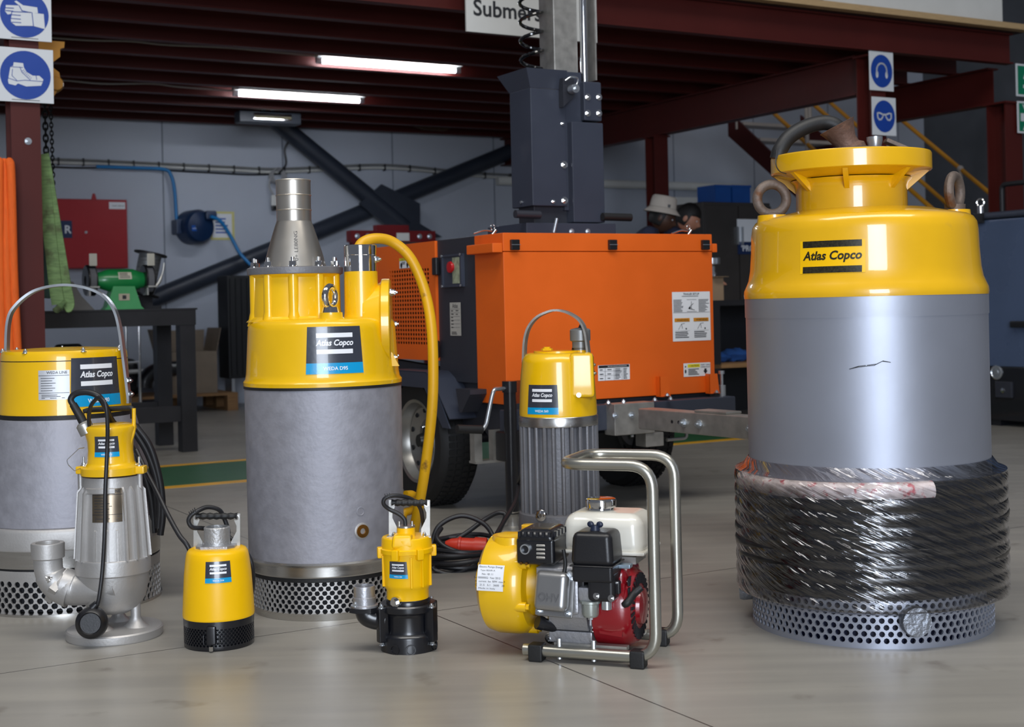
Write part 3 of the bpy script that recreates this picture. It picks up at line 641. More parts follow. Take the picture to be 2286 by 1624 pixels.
cmb = N.new('ShaderNodeCombineXYZ'); L.new(arc, cmb.inputs[0]); L.new(spx.outputs[2], cmb.inputs[1])
mpn = N.new('ShaderNodeMapping'); mpn.inputs['Rotation'].default_value = (0, 0, 0.42); L.new(cmb.outputs[0], mpn.inputs[0])
mp2 = N.new('ShaderNodeMapping'); mp2.inputs['Scale'].default_value = (3.5, 48, 1); L.new(mpn.outputs[0], mp2.inputs[0])
nzn = N.new('ShaderNodeTexNoise'); nzn.inputs['Scale'].default_value = 1.3; nzn.inputs['Detail'].default_value = 3; nzn.inputs['Distortion'].default_value = 0.4; L.new(mp2.outputs[0], nzn.inputs['Vector'])
bpn = N.new('ShaderNodeBump'); bpn.inputs['Strength'].default_value = 1.0; bpn.inputs['Distance'].default_value = 0.014; L.new(nzn.outputs['Fac'], bpn.inputs['Height'])
L.new(bpn.outputs[0], gl_.inputs['Normal']); L.new(bpn.outputs[0], fr.inputs['Normal'])
mth = N.new('ShaderNodeMath'); mth.operation = 'MULTIPLY_ADD'; mth.inputs[1].default_value = 1.7; mth.inputs[2].default_value = 0.02; mth.use_clamp = True; L.new(fr.outputs[0], mth.inputs[0])
L.new(mth.outputs[0], mxs.inputs[0]); L.new(tr.outputs[0], mxs.inputs[1]); L.new(gl_.outputs[0], mxs.inputs[2])
L.new(mxs.outputs[0], N['Material Output'].inputs['Surface'])
fg = G(); fp = []
for i in range(73):
    t = i/72; zz = zb-rc_+(zt-zb+2*rc_)*t
    fp.append((Rc+rc_*(0.92+0.16*abs(math.sin(PI*(turns*t+0.1))))+0.004, zz))
fp = [(R+0.004, zb-rc_*1.6)]+fp+[(R+0.02, zt+rc_*1.35), (R+0.003, zt+rc_*2.4)]
fg.lathe(fp, 128)
rnd = random.Random(3)
fo = build('stretch_film', fg, film, None, 60); fo.location = base; tag(fo, 'clear crinkled stretch film wound over the cable coil', 'plastic film')
# ---------------------------------------------------------------- tall yellow-headed drainage pump with hose tail
P = Pump('submersible_pump', 'tall grey pump with yellow head, steel cone outlet and model lettering D95', 'pump', 733, 1360, 4.24)
k = P.k; R = 172*k
z1, z2 = P.z(1335), P.z(1268)
P.part('base_ring', G().lathe([(150*k, 0), (163*k, 0), (166*k, z1), (150*k, z1), (150*k, 0)], 96), ring)
P.part('strainer', perforated(166*k, z1, z2, 7, 66, 0.0078, 0.005), cast)
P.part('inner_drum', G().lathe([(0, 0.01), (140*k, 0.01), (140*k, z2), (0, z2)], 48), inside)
P.part('gasket', G().lathe(P.prof([(165, 1270), (168, 1268), (168, 1258), (160, 1257)]), 96), black_rb)
P.part('clamp_ring', G().lathe(P.prof([(0, 1259), (171, 1259), (172.5, 1256), (172, 1238), (174, 1232), (172, 1228), (0, 1228)]), 96), ring)
P.part('motor_jacket', G().lathe(P.prof([(0, 1229), (171, 1229), (172, 1225), (173.5, 866), (172, 862), (0, 861)]), 128), sheet)
P.part('gasket', G().lathe(P.prof([(0, 862), (175, 862), (175, 856), (0, 856)]), 96), black_rb)
yp = P.prof([(175, 856), (175.5, 848), (171, 842), (169, 830), (166, 780), (163.5, 735), (162, 724), (157, 716), (146, 711), (100, 709)])
P.part('pump_cover', G().lathe([(0, yp[0][1])]+yp+[(0, yp[-1][1])], 128), yellow)
ox = -57*k; pr = 105*k; zt_, zb_ = P.z(612), P.z(716)
P.part('casing', G().lathe([(0, zb_), (pr*1.05, zb_), (pr*0.94, zb_+0.015), (pr*0.90, zt_-0.01), (pr*0.98, zt_), (0, zt_)], 64, Matrix.Translation((ox, 0, 0))), yellow)
pl = P.part('outlet_plate', G().lathe([(0, zt_), (pr, zt_), (pr*1.01, zt_+0.003), (pr*1.01, P.z(598)), (pr*0.985, P.z(596)), (0, P.z(596))], 64, Matrix.Translation((ox, 0, 0))), grey_alu)
bolt0 = None
for i in range(10):
    a = math.radians(36*i-30); b = Vector((ox+pr*0.88*math.sin(a), -pr*0.88*math.cos(a), 0))
    P.part('stud_boss', G().lathe([(0.026, zb_-0.012), (0.020, zb_+0.012), (0.0165, zb_+0.03), (0.016, zt_-0.002), (0, zt_-0.002)], 20, Matrix.Translation((ox+pr*0.87*math.sin(a), -pr*0.87*math.cos(a), 0))), yellow)
    zz = P.z(596)
    gb = G().cyl(b+Vector((0, 0, zz)), b+Vector((0, 0, zz+0.003)), 0.014, n=16).cyl(b+Vector((0, 0, zz+0.003)), b+Vector((0, 0, zz+0.016)), 0.0115, n=6).cyl(b+Vector((0, 0, zz+0.016)), b+Vector((0, 0, zz+0.028)), 0.006, n=10)
    build('bolt', gb, chrome, pl)
cz = P.prof([(70, 597), (68.5, 592), (66, 582), (60, 560), (51, 530), (43, 505), (39, 494), (38.5, 492), (38.5, 470), (40, 468), (38.5, 466), (38.5, 437), (40, 435), (38.5, 433), (38.5, 405), (39.5, 402), (38, 400), (35, 400), (35, 440)])
cn = P.part('outlet_cone', G().lathe([(60*k, cz[0][1])]+cz, 64, Matrix.Translation((ox, 0, 0))), mat('satin_stainless', (196, 190, 180), 0.34, 0.9, var=0.06))
fm = cylmap(rfun(cz), math.radians(12), P.z(550), ox, 0); fm2 = lambda x, y, o=0.0: fm(-y, x, o)
decal('lettering', write(G(), fm2, '0+ LE80NG', 0, 0, 0.09, 0.001, 0, 0.0, 0.011), mat('grey_ink', (90, 88, 86), 0.6), cn)
sx = 92*k
P.part('cable_column', G().lathe([(0.064, P.z(728)), (0.056, P.z(715)), (38*k, P.z(700)), (37*k, P.z(609)), (0, P.z(609))], 40, Matrix.Translation((sx, -0.03, 0))), yellow)
en = P.part('cable_entry', G().lathe([(0, P.z(610)), (36*k, P.z(610)), (36.5*k, P.z(608)), (36.5*k, P.z(574)), (35.8*k, P.z(573)), (36.5*k, P.z(572)), (36.5*k, P.z(552)), (34*k, P.z(550)), (20*k, P.z(550)), (20*k, P.z(570)), (0, P.z(570))], 40, Matrix.Translation((sx, -0.03, 0))), chrome)
build('bolt', G().hexbolt((sx+0.047, -0.045, P.z(583)), (1, -0.25, 0), 0.008, 0.012), zinc, en)
# side inspection flange
d = Vector((0.985, 0.05, 0)).normalized(); c0 = d*0.150+Vector((0.0, 0.0, P.z(728)))
sf = P.part('side_flange', G().turned(c0, d, [(0, -0.02), (0.11, -0.02), (0.128, 0.03), (0.140, 0.036), (0.140, 0.058), (0.135, 0.062), (0, 0.062)], 56), yellow)
for a in (35, 325, 90, 145, 215): 
    e1 = d.cross(Vector((0, 0, 1))); b = c0+(e1*math.cos(math.radians(a+90))+Vector((0, 0, 1))*math.sin(math.radians(a+90)))*0.12+d*0.062
    build('bolt', G().hexbolt(b, d, 0.008, 0.012), zinc, sf)
P.part('gusset', G().prism([(0, 0), (0.05, 0), (0.03, 0.04), (0.018, 0.05)], 0.014, Matrix.Translation(P.at(855, 818, -0.06)) @ Matrix.Rotation(PI/2, 4, 'X')), yellow)
eb = P.at(737, 663, -0.17)
e = P.part('lifting_eye', G().torus(eb, (math.sin(1.15), -math.cos(1.15), 0), 0.029, 0.0105, 36, 12), chrome)
build('collar', G().cyl((eb.x, eb.y, eb.z-0.046), (eb.x, eb.y, eb.z-0.030), 0.026, 0.022, 24), chrome, e)
P.part('lifting_boss', G().lathe([(0.045, P.z(722)), (0.036, P.z(712)), (0.034, eb.z-0.046), (0, eb.z-0.046)], 28, Matrix.Translation((eb.x, eb.y+0.008, 0))), yellow)
ph, zc = P.onfront(748, 782, 166*k); kk = (P.D-R)/FPX
brand_label(P.t, cylmap(rfun(yp), ph, zc), 134*kk, 106*kk, 'WEDA D95')
ph, zc = P.onfront(808, 1186, R); nn = Vector((math.sin(ph), -math.cos(ph), 0)); b = nn*(R-0.004)
pb = P.part('plug_seat', G().turned((b.x, b.y, zc), nn, [(0, 0), (0.024, 0), (0.024, 0.006), (0.019, 0.008), (0, 0.008)], 32), cast)
build('oil_plug', G().turned((b.x, b.y, zc), nn, [(0.019, 0.006), (0.019, 0.011), (0.009, 0.012), (0.008, 0.007), (0, 0.007)], 24), brass, pb)
ph, zc = P.onfront(805, 1142, R); nn = Vector((math.sin(ph), -math.cos(ph), 0)); b = nn*(R-0.003)
P.part('cast_emblem', G().turned((b.x, b.y, zc), nn, [(0, 0), (0.0135, 0), (0.0135, 0.0045), (0.011, 0.005), (0.010, 0.0035), (0, 0.0035)], 24), sheet)
P.part('power_cable', G().tube(spline([(sx-0.01, -0.03, P.z(575)), P.at(806, 545, 0.0), P.at(835, 533, 0.02), P.at(875, 540, 0.05), P.at(915, 575, 0.06), P.at(945, 640, 0.06), P.at(962, 720, 0.05), P.at(967, 820, 0.05), P.at(964, 920, 0.06), P.at(950, 1040, 0.09), P.at(937, 1120, 0.13), P.at(925, 1180, 0.18), P.at(918, 1240, 0.24), Vector((0.215, 0.30, 0.030)), Vector((0.17, 0.36, 0.017)), Vector((0.05, 0.40, 0.017)), Vector((-0.10, 0.36, 0.017))], 8), 0.0165, 16), hose_y)
P.part('cable_loop', G().tube(spline([P.at(905, 1105, 0.15), P.at(922, 1106, 0.18), P.at(930, 1125, 0.22), P.at(918, 1140, 0.2), P.at(900, 1150, 0.16), P.at(902, 1200, 0.2), P.at(908, 1250, 0.27), Vector((0.20, 0.37, 0.014)), Vector((0.10, 0.44, 0.013))], 6), 0.013, 12), hose_y)
# ---------------------------------------------------------------- squat pump with arched handle
P = Pump('submersible_pump', 'wide pump with yellow lid and arched steel handle, model number 80', 'pump', 157, 1350, 4.436)
k = P.k; zr = P.z(1330); zs = P.z(1262)
P.part('base_ring', G().lathe([(182*k, 0), (200*k, 0), (200*k, zr), (182*k, zr), (182*k, 0)], 96), ring)
P.part('strainer', perforated(196*k, zr, zs, 6, 62, 0.0098, 0.005), cast)
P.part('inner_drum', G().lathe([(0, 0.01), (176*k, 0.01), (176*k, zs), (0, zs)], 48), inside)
P.part('strainer_band', G().lathe([(180*k, zs), (196*k, zs), (197*k, P.z(1240)), (180*k, P.z(1240))], 96), cast)
P.part('gasket', G().lathe(P.prof([(0, 1241), (194, 1241), (194, 1234), (0, 1234)]), 96), black_rb)
P.part('clamp_ring', G().lathe(P.prof([(0, 1235), (198, 1235), (198, 1197), (0, 1197)]), 96), ring)
P.part('flange', G().lathe(P.prof([(0, 1198), (201, 1198), (202, 1194), (201, 1162), (196, 1154), (0, 1152)]), 96), cast)
jp = P.prof([(0, 1153), (181, 1153), (181, 1145), (175, 1060), (162, 975), (150, 928), (0, 927)])
P.part('motor_jacket', G().lathe(jp, 128), sheet)
P.part('gasket', G().lathe(P.prof([(0, 928), (144, 928), (144, 918), (0, 918)]), 96), black_rb)
yp = P.prof([(142, 920), (142, 914), (138, 860), (135.5, 803)])
P.part('pump_cover', G().lathe([(0, yp[0][1])]+yp+[(0, yp[-1][1])], 128), yellow)
P.part('lid_joint', G().lathe(P.prof([(0, 804), (135, 804), (135, 800), (0, 800)]), 96), ink)
ld = P.part('lid', G().lathe(P.prof([(0, 801), (135.8, 801), (134.5, 788), (131, 781), (120, 779), (70, 776), (0, 775)]), 128), yellow)
for a in (-70, -20, 35, 80, 130, 200, 250):
    b = Vector((130*k*math.sin(math.radians(a)), -130*k*math.cos(math.radians(a)), P.z(784))); build('bolt', G().hexbolt(b, (0, 0, 1), 0.007, 0.009), zinc, ld)
fm = planemap((0, 0.02, P.z(775)+0.0004), (1, 0, 0), (0, 1, 0)); decal('cast_lettering', write(G(), fm, 'WEDA', 0, -0.02, 0.10, 0.0006), mat('yellow_relief', (196, 148, 10), 0.4), ld)
hp = [P.at(15, 800, -0.03), P.at(19, 720, -0.02), P.at(36, 683, -0.01), P.at(78, 650, 0), P.at(135, 637, 0), P.at(185, 641, 0), P.at(228, 658, 0), P.at(255, 690, -0.01), P.at(268, 735, -0.02), P.at(277, 800, -0.05), P.at(287, 880, -0.06), P.at(288, 900, -0.06)]
hd = P.part('handle', ribbon(G(), spline(hp, 6), (0, 1, 0), 0.030, 0.008), zinc)
for y in (850, 880): build('bolt', G().hexbolt(P.at(288-(880-y)*0.1, y, -0.06)+Vector((0.002, 0, 0)), (1, -0.3, 0), 0.008, 0.01), chrome, hd)
ph, zc = P.onfront(219, 852, 138*k); kk = (P.D-138*k)/FPX*1.12
brand_label(P.t, cylmap(rfun(yp), ph, zc), 116*kk, 98*kk, 'WEDA 80')
ph, zc = P.onfront(120, 860, 138*k); nameplate(P, cylmap(rfun(yp), ph, zc), 66*kk*0.92, 64*kk*0.92, 'WEDA LINE', mat('satin_plate', (196, 198, 202), 0.5, 0.6))
cg = [[(290, 945), (318, 990), (335, 1050), (342, 1110), (345, 1165)], [(296, 950), (330, 1000), (352, 1080), (357, 1150), (352, 1195)], [(288, 1000), (312, 1050), (330, 1110), (336, 1160), (338, 1190)], [(292, 960), (322, 1010), (343, 1070), (350, 1130), (347, 1180)]]
for i, c in enumerate(cg):
    P.part('power_cable', G().tube(spline([P.at(x+6, y, -0.05-0.02*(i % 2)) for x, y in c], 8), 0.0105, 10), cable_m)
# ---------------------------------------------------------------- vortex pump with elbow and float switch
P = Pump('submersible_pump', 'slim stainless pump with yellow cap, side elbow and black float switch', 'pump', 256, 1408, 3.90)
k = P.k
P.part('base_plate', G().lathe([(0, 0), (103*k, 0), (105*k, 0.004), (105*k, 0.022), (102*k, 0.026), (40*k, 0.030), (0, 0.030)], 80), cast)
for x, y, d in ((303, 1370, -0.01), (265, 1380, 0.06), (225, 1375, -0.05)):
    q = P.at(x, y, d); P.part('leg', G().lathe([(30*k, 0.026), (17*k, 0.040), (11*k, 0.055), (10.5*k, P.z(1285)), (0, P.z(1285))], 28, Matrix.Translation((q.x, q.y, 0))), cast)
bx = 0.0
vp = P.prof([(0, 1368), (34, 1366), (58, 1352), (70, 1330), (76, 1300), (78, 1276), (0, 1275)])
P.part('volute', G().lathe(vp, 72), cast)
P.part('volute_scroll', G().tube(spline([P.at(262, 1312, -0.07), P.at(220, 1318, -0.055), P.at(175, 1316, -0.03), P.at(140, 1306, -0.03)], 8), [0.026+0.022*min(1, i/18) for i in range(25)], 20), cast)
P.part('mounting_flange', G().lathe(P.prof([(0, 1278), (79, 1278), (82, 1275), (82, 1246), (79, 1242), (0, 1242)]), 80), cast)
mp_ = P.prof([(0, 1243), (74, 1243), (70, 1160), (64, 1090), (62, 1062), (0, 1060)]); mr_ = rfun(mp_[1:-1])
P.part('motor_housing', G().lathe(mp_, 80), cast)
for a in (-78, -56, -38, 38, 56, 78, 100, 130, 160, 200, 230, 260):
    ra = math.radians(a); zt, zb = P.z(1085 if abs(a) > 30 else 1180), P.z(1243)
    M_ = Matrix.Rotation(ra, 4, 'Z') @ Matrix(((0,0,1,-0.003),(-1,0,0,0),(0,1,0,0),(0,0,0,1)))
    P.part('fin', G().prism([(mr_(zb)-0.01, zb), (mr_(zb)+0.013, zb), (mr_(zt)+0.013, zt-0.012), (mr_(zt)-0.004, zt+0.008), (mr_(zt)-0.01, zt)], 0.006, M_), cast)
for a in (-14, 8, 24):
    ra = math.radians(a); zt, zb = P.z(1172), P.z(1243)
    M_ = Matrix.Rotation(ra, 4, 'Z') @ Matrix(((0,0,1,-0.003),(-1,0,0,0),(0,1,0,0),(0,0,0,1)))
    P.part('fin', G().prism([(mr_(zb)-0.01, zb), (mr_(zb)+0.006, zb), (mr_(zt)+0.004, zt-0.004), (mr_(zt)-0.004, zt)], 0.006, M_), cast)
for s in (-1, 1): P.part('tie_rod', G().cyl((s*66*k, -0.01, P.z(1243)), (s*66*k, -0.01, P.z(1050)), 0.0075, n=14), cast)
ypl = P.prof([(66, 1058), (66, 1042), (56, 1038), (51, 1030), (49, 1005), (50, 985), (55, 965), (58, 955), (56, 950), (46, 946)])
P.part('motor_cap', G().lathe([(0, ypl[0][1])]+ypl+[(0, P.z(945))], 72), yellow)
for s in (-1, 1):
    q = P.at(249+s*62, 1048, -0.01); lg = P.part('lug', G().rbox(q.x-0.018, q.x+0.018, q.y-0.02, q.y+0.02, q.z-0.012, q.z+0.010, 0.004), yellow)
    build('bolt', G().hexbolt((q.x, q.y, q.z+0.010), (0, 0, 1), 0.006, 0.008), zinc, lg); build('stud', G().cyl((q.x-s*0.0, q.y, q.z+0.018), (q.x, q.y, q.z+0.035), 0.003, n=8), zinc, lg)
P.part('latch_wire', G().tube(fillet([P.at(188, 1000, -0.03), P.at(176, 1002, -0.06), P.at(149, 1028, -0.09), P.at(152, 1038, -0.09), P.at(166, 1052, -0.07), P.at(180, 1046, -0.04)], 0.004, 3), 0.0011, 6), zinc)
ph, zc = P.onfront(237, 998, 51*k); kk = (P.D-51*k)/FPX
brand_label(P.t, cylmap(rfun(ypl), ph, zc), 58*kk, 46*kk, 'WEDA S20')
ph, zc = P.onfront(238, 1130, 69*k); nameplate(P, cylmap(mr_, ph, zc), 68*kk, 74*kk, 'WEDA LINE', mat('bronze_plate', (128, 116, 100), 0.3, 0.9, var=0.2, vscale=12))
P.part('plate_pad', G().lathe([(mr_(P.z(1092))-0.002, P.z(1098)), (mr_(P.z(1092))+0.004, P.z(1094)), (mr_(P.z(1092))+0.004, P.z(1084)), (mr_(P.z(1085))-0.002, P.z(1082))], 16, None, math.radians(-38), math.radians(22)), cast)
# elbow
e0 = P.at(140, 1306, -0.03); e1 = P.at(117, 1282, -0.03)
P.part('elbow', G().tube(spline([P.at(160, 1318, -0.03), P.at(128, 1306, -0.03), P.at(111, 1280, -0.03), P.at(107, 1252, -0.03), P.at(106, 1225, -0.03)], 8), [0.050, 0.050, 0.049, 0.048, 0.047, 0.046, 0.045, 0.044]+[0.042]*8+[0.039]*17, 28), cast)
q = P.at(107, 1240, -0.03); zt = P.at(107, 1212, -0.03).z
P.part('outlet_collar', G().lathe([(0.036, q.z-0.012), (0.045, q.z-0.006), (0.0455, zt-0.003), (0.044, zt), (0.033, zt), (0.032, zt-0.03), (0, zt-0.03)], 40, Matrix.Translation((q.x, q.y, 0))), cast)
fd = (P.at(95, 1290, -0.03)-P.at(150, 1330, -0.03)).normalized(); fc = P.at(131, 1308, -0.03)
fo_ = P.part('elbow_flange', G().turned(fc-fd*0.012, fd, [(0, 0), (0.056, 0), (0.056, 0.022), (0, 0.022)], 4), cast)
build('bolt', G().hexbolt(P.at(112, 1296, -0.08), (-0.75, -0.1, 0.6), 0.007, 0.01), chrome, fo_)
# handle, gland, cable, float
P.part('handle', G().tube(fillet([P.at(187, 920, 0.02), P.at(198, 916, 0.02), P.at(296, 911, 0.0), P.at(297, 935, 0.0)], 0.008, 4), 0.0075, 12), black_rb)
for d in (-0.008, 0.008): P.part('handle_arm', G().tube(fillet([P.at(299, 912, d), P.at(299, 945, d), P.at(298, 965, d), P.at(291, 985, d), P.at(289, 1000, d)], 0.01, 4), 0.0055, 10), yellow)
P.part('handle_arm', G().tube(fillet([P.at(190, 920, 0.02), P.at(196, 950, 0.02), P.at(203, 970, 0.01)], 0.01, 4), 0.0055, 10), yellow)
ga, gb_ = P.at(197, 968, -0.03), P.at(183, 940, -0.03)
P.part('cable_gland', G().turned(ga, gb_-ga, [(0, 0), (0.022, 0), (0.022, 0.028), (0.015, 0.034), (0, 0.034)], 24), galv)
P.part('cable_sleeve', G().tube([P.at(193, 958, -0.03), P.at(180, 932, -0.03), P.at(163, 903, -0.03)], [0.0125, 0.012, 0.0105], 14), black_rb)
P.part('power_cable', G().tube(spline([P.at(166, 908, -0.03), P.at(158, 893, -0.03), P.at(168, 880, -0.03), P.at(192, 876, -0.035), P.at(218, 884, -0.04), P.at(234, 905, -0.03), P.at(247, 935, 0.03), P.at(262, 955, 0.08), P.at(285, 985, 0.12), P.at(300, 1010, 0.13)], 8), 0.0088, 12), cable_m)
P.part('float_cable', G().tube(spline([P.at(199, 958, -0.04), P.at(199, 925, -0.06), P.at(205, 903, -0.08), P.at(222, 888, -0.10), P.at(236, 905, -0.115), P.at(240, 950, -0.11), P.at(239, 1010, -0.10), P.at(235, 1100, -0.115), P.at(234, 1180, -0.125), P.at(229, 1270, -0.13), P.at(222, 1330, -0.14), P.at(217, 1352, -0.14)], 8), 0.0055, 10), cable_m)
fc = P.at(205, 1391, -0.14)
fs = P.part('float_switch', G().turned(fc, (0.1, -1, 0.12), [(0, -0.026), (0.030, -0.026), (0.040, -0.016), (0.0435, -0.004), (0.0435, 0.004), (0.040, 0.016), (0.030, 0.024), (0.027, 0.020), (0, 0.020)], 40), black_pl)
build('float_neck', G().cyl(fc+Vector((0.003, 0, 0.040)), P.at(216, 1348, -0.14), 0.012, 0.009, 16), black_pl, fs)
# ---------------------------------------------------------------- shared carrying handle of the two small pumps
def carry_handle(P, xl, xr, ytop, ybot, xg, d=0.0):
    for s, xo, xi in ((-1, xl, xl+22), (1, xr, xr-22)):
        a = [(xo, ytop-6), (xo-s*13, ytop-6), (xo-s*13, ytop+10), (xo-s*8, ytop+22), (xo-s*8, ytop+34), (xo-s*20, ybot-14), (xo-s*20, ybot), (xo, ybot)]
        pts = [(P.at(x, y, d).x, P.at(x, y, d).z) for x, y in a]
        h = P.part('handle_bracket', G().prism(pts, 0.003, Matrix(((1,0,0,0),(0,0,1,d),(0,1,0,0),(0,0,0,1)))), galv)
        q = P.at(xo-s*12, ybot, d); build('foot', G().box(q.x-0.018, q.x+0.018, d-0.02, d+0.003, q.z-0.003, q.z), galv, h)
        build('bolt', G().hexbolt((q.x, d-0.010, q.z), (0, 0, 1), 0.006, 0.007), chrome, h); q = P.at(xo-s*8, ytop+3, d); build('pin', G().cyl((q.x, d-0.006, q.z), (q.x, d+0.004, q.z), 0.0065, n=14), chrome, h)
    g = G(); p0, p1 = P.at(xl+6, ytop, d), P.at(xr-6, ytop, d); n = 24
    pts = [p0.lerp(p1, i/n) for i in range(n+1)]; g.tube(pts, [0.0085+0.0012*math.cos(i*PI/2) for i in range(n+1)], 14)
    P.part('grip', g, black_rb)
# ---------------------------------------------------------------- small yellow and black drainage pump
P = Pump('submersible_pump', 'small yellow pump with black strainer base and pipe stub between its handle brackets', 'pump', 490, 1442, 3.78)
k = P.k
P.part('strainer', perforated(77*k, 0.012, P.z(1388), 8, 56, 0.0036, 0.004), black_pt)
P.part('strainer_base', G().lathe([(0, 0), (75*k, 0), (77*k, 0.003), (77*k, 0.012), (70*k, 0.012), (0, 0.012)], 64), black_pt)
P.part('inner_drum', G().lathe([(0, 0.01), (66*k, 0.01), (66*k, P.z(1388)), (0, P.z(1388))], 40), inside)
P.part('strainer_collar', G().lathe(P.prof([(60, 1389), (77.5, 1389), (78, 1372), (60, 1370)]), 64), black_pt)
yp = P.prof([(78, 1373), (79, 1368), (77, 1330), (74, 1280), (70, 1245), (67.5, 1232), (63, 1225), (54, 1221)])
P.part('pump_cover', G().lathe([(0, yp[0][1])]+yp+[(0, P.z(1220))], 96), yellow_pl)
q = P.at(486, 1228, 0); zt = P.z(1222)
P.part('outlet_plate', G().prism([(-0.052, -0.028), (-0.036, -0.046), (0.036, -0.046), (0.052, -0.028), (0.052, 0.03), (-0.052, 0.03)], 0.010, Matrix.Translation((0, 0, zt-0.002))), alu)
P.part('outlet_pipe', G().lathe([(31*k, zt), (31*k, zt+0.006), (29*k, zt+0.010), (28.6*k, P.z(1197)), (29.2*k, P.z(1195)), (28.6*k, P.z(1193)), (28.8*k, P.z(1178)), (27*k, P.z(1176)), (24*k, P.z(1176)), (24*k, P.z(1200)), (0, P.z(1200))], 40), mat('rough_alu', (176, 176, 176), 0.5, 0.75, bump=0.25, bscale=120, var=0.12))
carry_handle(P, 432, 536, 1153, 1224, 0, 0.01)
g = G().rbox(-0.013, 0.013, -77*k-0.010, -77*k+0.01, 0.018, P.z(1380), 0.006); pr_ = P.part('screw_pillar', g, black_pt)
for s in (-1, 1): build('pillar_rib', G().rbox(s*0.021-0.0015, s*0.021+0.0015, -77*k-0.005, -77*k+0.01, 0.02, P.z(1400), 0.001), black_pt, pr_)
build('bolt', G().cyl((0, -77*k-0.008, 0.004), (0, -77*k-0.008, 0.016), 0.006, n=6), chrome, pr_)
ph, zc = P.onfront(487, 1279, 75*k); kk = (P.D-74*k)/FPX; brand_label(P.t, cylmap(rfun(yp), ph, zc), 60*kk, 47*kk, 'WEDA D04')
P.part('power_cable', G().tube(spline([P.at(500, 1222, 0.04), P.at(510, 1190, 0.05), P.at(497, 1150, 0.045), P.at(485, 1137, 0.035), P.at(462, 1133, 0.02), P.at(440, 1142, 0.0), P.at(426, 1152, -0.005), P.at(421, 1165, -0.005), P.at(430, 1178, 0.0), P.at(452, 1180, 0.02), P.at(480, 1185, 0.06), P.at(506, 1196, 0.075), P.at(530, 1216, 0.07), P.at(554, 1240, 0.06), P.at(564, 1272, 0.06), P.at(563, 1320, 0.09), P.at(545, 1385, 0.13), Vector((0.03, 0.17, 0.007)), Vector((-0.06, 0.22, 0.0065))], 8), 0.0062, 10), cable_m)
g = G()
for i in range(4): g.cyl(P.at(424+4*i, 1152-3*i, -0.012), P.at(422+4*i, 1143-3*i, -0.012), 0.0012, n=6)
P.part('cable_tie', g, black_pl)
P.part('supply_cable', G().tube(spline([P.at(304, 1005, 0.25), P.at(325, 1050, 0.22), P.at(350, 1098, 0.18), P.at(375, 1150, 0.14), P.at(400, 1195, 0.10), P.at(422, 1226, 0.085), P.at(450, 1300, 0.10), P.at(470, 1400, 0.12)], 8), 0.0068, 10), cable_m)
# ---------------------------------------------------------------- small yellow and black pump with side outlet
P = Pump('submersible_pump', 'small yellow pump with black volute base and silver outlet pointing up at its side', 'pump', 913, 1450, 3.68)
k = P.k
bp_ = P.prof([(0, 1452), (62, 1452), (63, 1448), (62, 1416), (59, 1411), (53, 1407), (51, 1400), (51, 1372), (54, 1364), (60, 1360), (0, 1353)]); bp_[0] = (0, 0); bp_[1] = (61*k, 0)
P.part('volute', G().lathe(bp_, 64), black_pt)
for a in (-25, 8, 70, 140, 220): 
    ra = math.radians(a); d = Vector((math.sin(ra), -math.cos(ra), 0)); b = d*(62*k-0.006); zz = P.z(1437)
    P.part('inlet_port', G().turned((b.x, b.y, zz), d, [(0, 0.0062), (0.010, 0.0062), (0.0105, 0.0095), (0.0135, 0.0095), (0.014, 0.002)], 20), black_pl)
P.part('volute_flange', G().lathe(P.prof([(0, 1360), (62, 1360), (63, 1357), (63, 1347), (60, 1344), (0, 1343)]), 64), black_pt)
for a in (-58, 56, 130, 230):
    ra = math.radians(a); d = Vector((math.sin(ra), -math.cos(ra), 0)); b = d*66*k
    lg = P.part('clamp_lug', G().rbox(-0.011, 0.011, -0.012, 0.016, P.z(1425), P.z(1350), 0.004, M=Matrix.Translation((b.x, b.y, 0)) @ Matrix.Rotation(ra, 4, 'Z')), black_pt)
    for z_ in (P.z(1350), P.z(1425)-0.008): build('bolt', G().hexbolt((b.x, b.y, z_), (0, 0, 1), 0.006, 0.007), zinc, lg)
P.part('bearing_neck', G().lathe(P.prof([(0, 1345), (50, 1345), (50, 1338), (47, 1334), (0, 1334)]), 56), black_pt)
nd = Vector((math.sin(-0.45), -math.cos(0.45), 0)); b = nd*(46*k)
P.part('oil_plug', G().cyl((b.x, b.y, P.z(1343, -0.05)), (b.x+nd.x*0.012, b.y+nd.y*0.012, P.z(1343, -0.05)), 0.0135, n=20).cyl((b.x, b.y, P.z(1343, -0.05)), (b.x+nd.x*0.022, b.y+nd.y*0.022, P.z(1343, -0.05)), 0.009, n=6), chrome)
yp = P.prof([(47, 1335), (47, 1314), (51, 1308), (53.5, 1300), (55, 1255), (56, 1232), (59.5, 1231), (60, 1222), (56.5, 1220), (55.5, 1200), (53, 1197), (40, 1196)])
P.part('pump_cover', G().lathe([(0, yp[0][1])]+yp+[(0, P.z(1195))], 72), yellow_pl)
for a in (-78, -20, 33, 95, 160, 230):
    ra = math.radians(a); M_ = Matrix.Rotation(ra, 4, 'Z'); P.part('lug', G().rbox(-0.010, 0.010, -58*k-0.010, -58*k+0.008, P.z(1243), P.z(1218), 0.004, M=M_), yellow_pl)
for a in (-68, 14, 42, 72):
    ra = math.radians(a); P.part('rib', G().rbox(-0.003, 0.003, -54*k-0.005, -54*k+0.004, P.z(1305), P.z(1236), 0.002, M=Matrix.Rotation(ra, 4, 'Z')), yellow_pl)
P.part('terminal_box', G().rbox(-0.035, 0.022, -57*k, 0.0, P.z(1216), P.z(1187), 0.008, taper=0.86), yellow_pl)
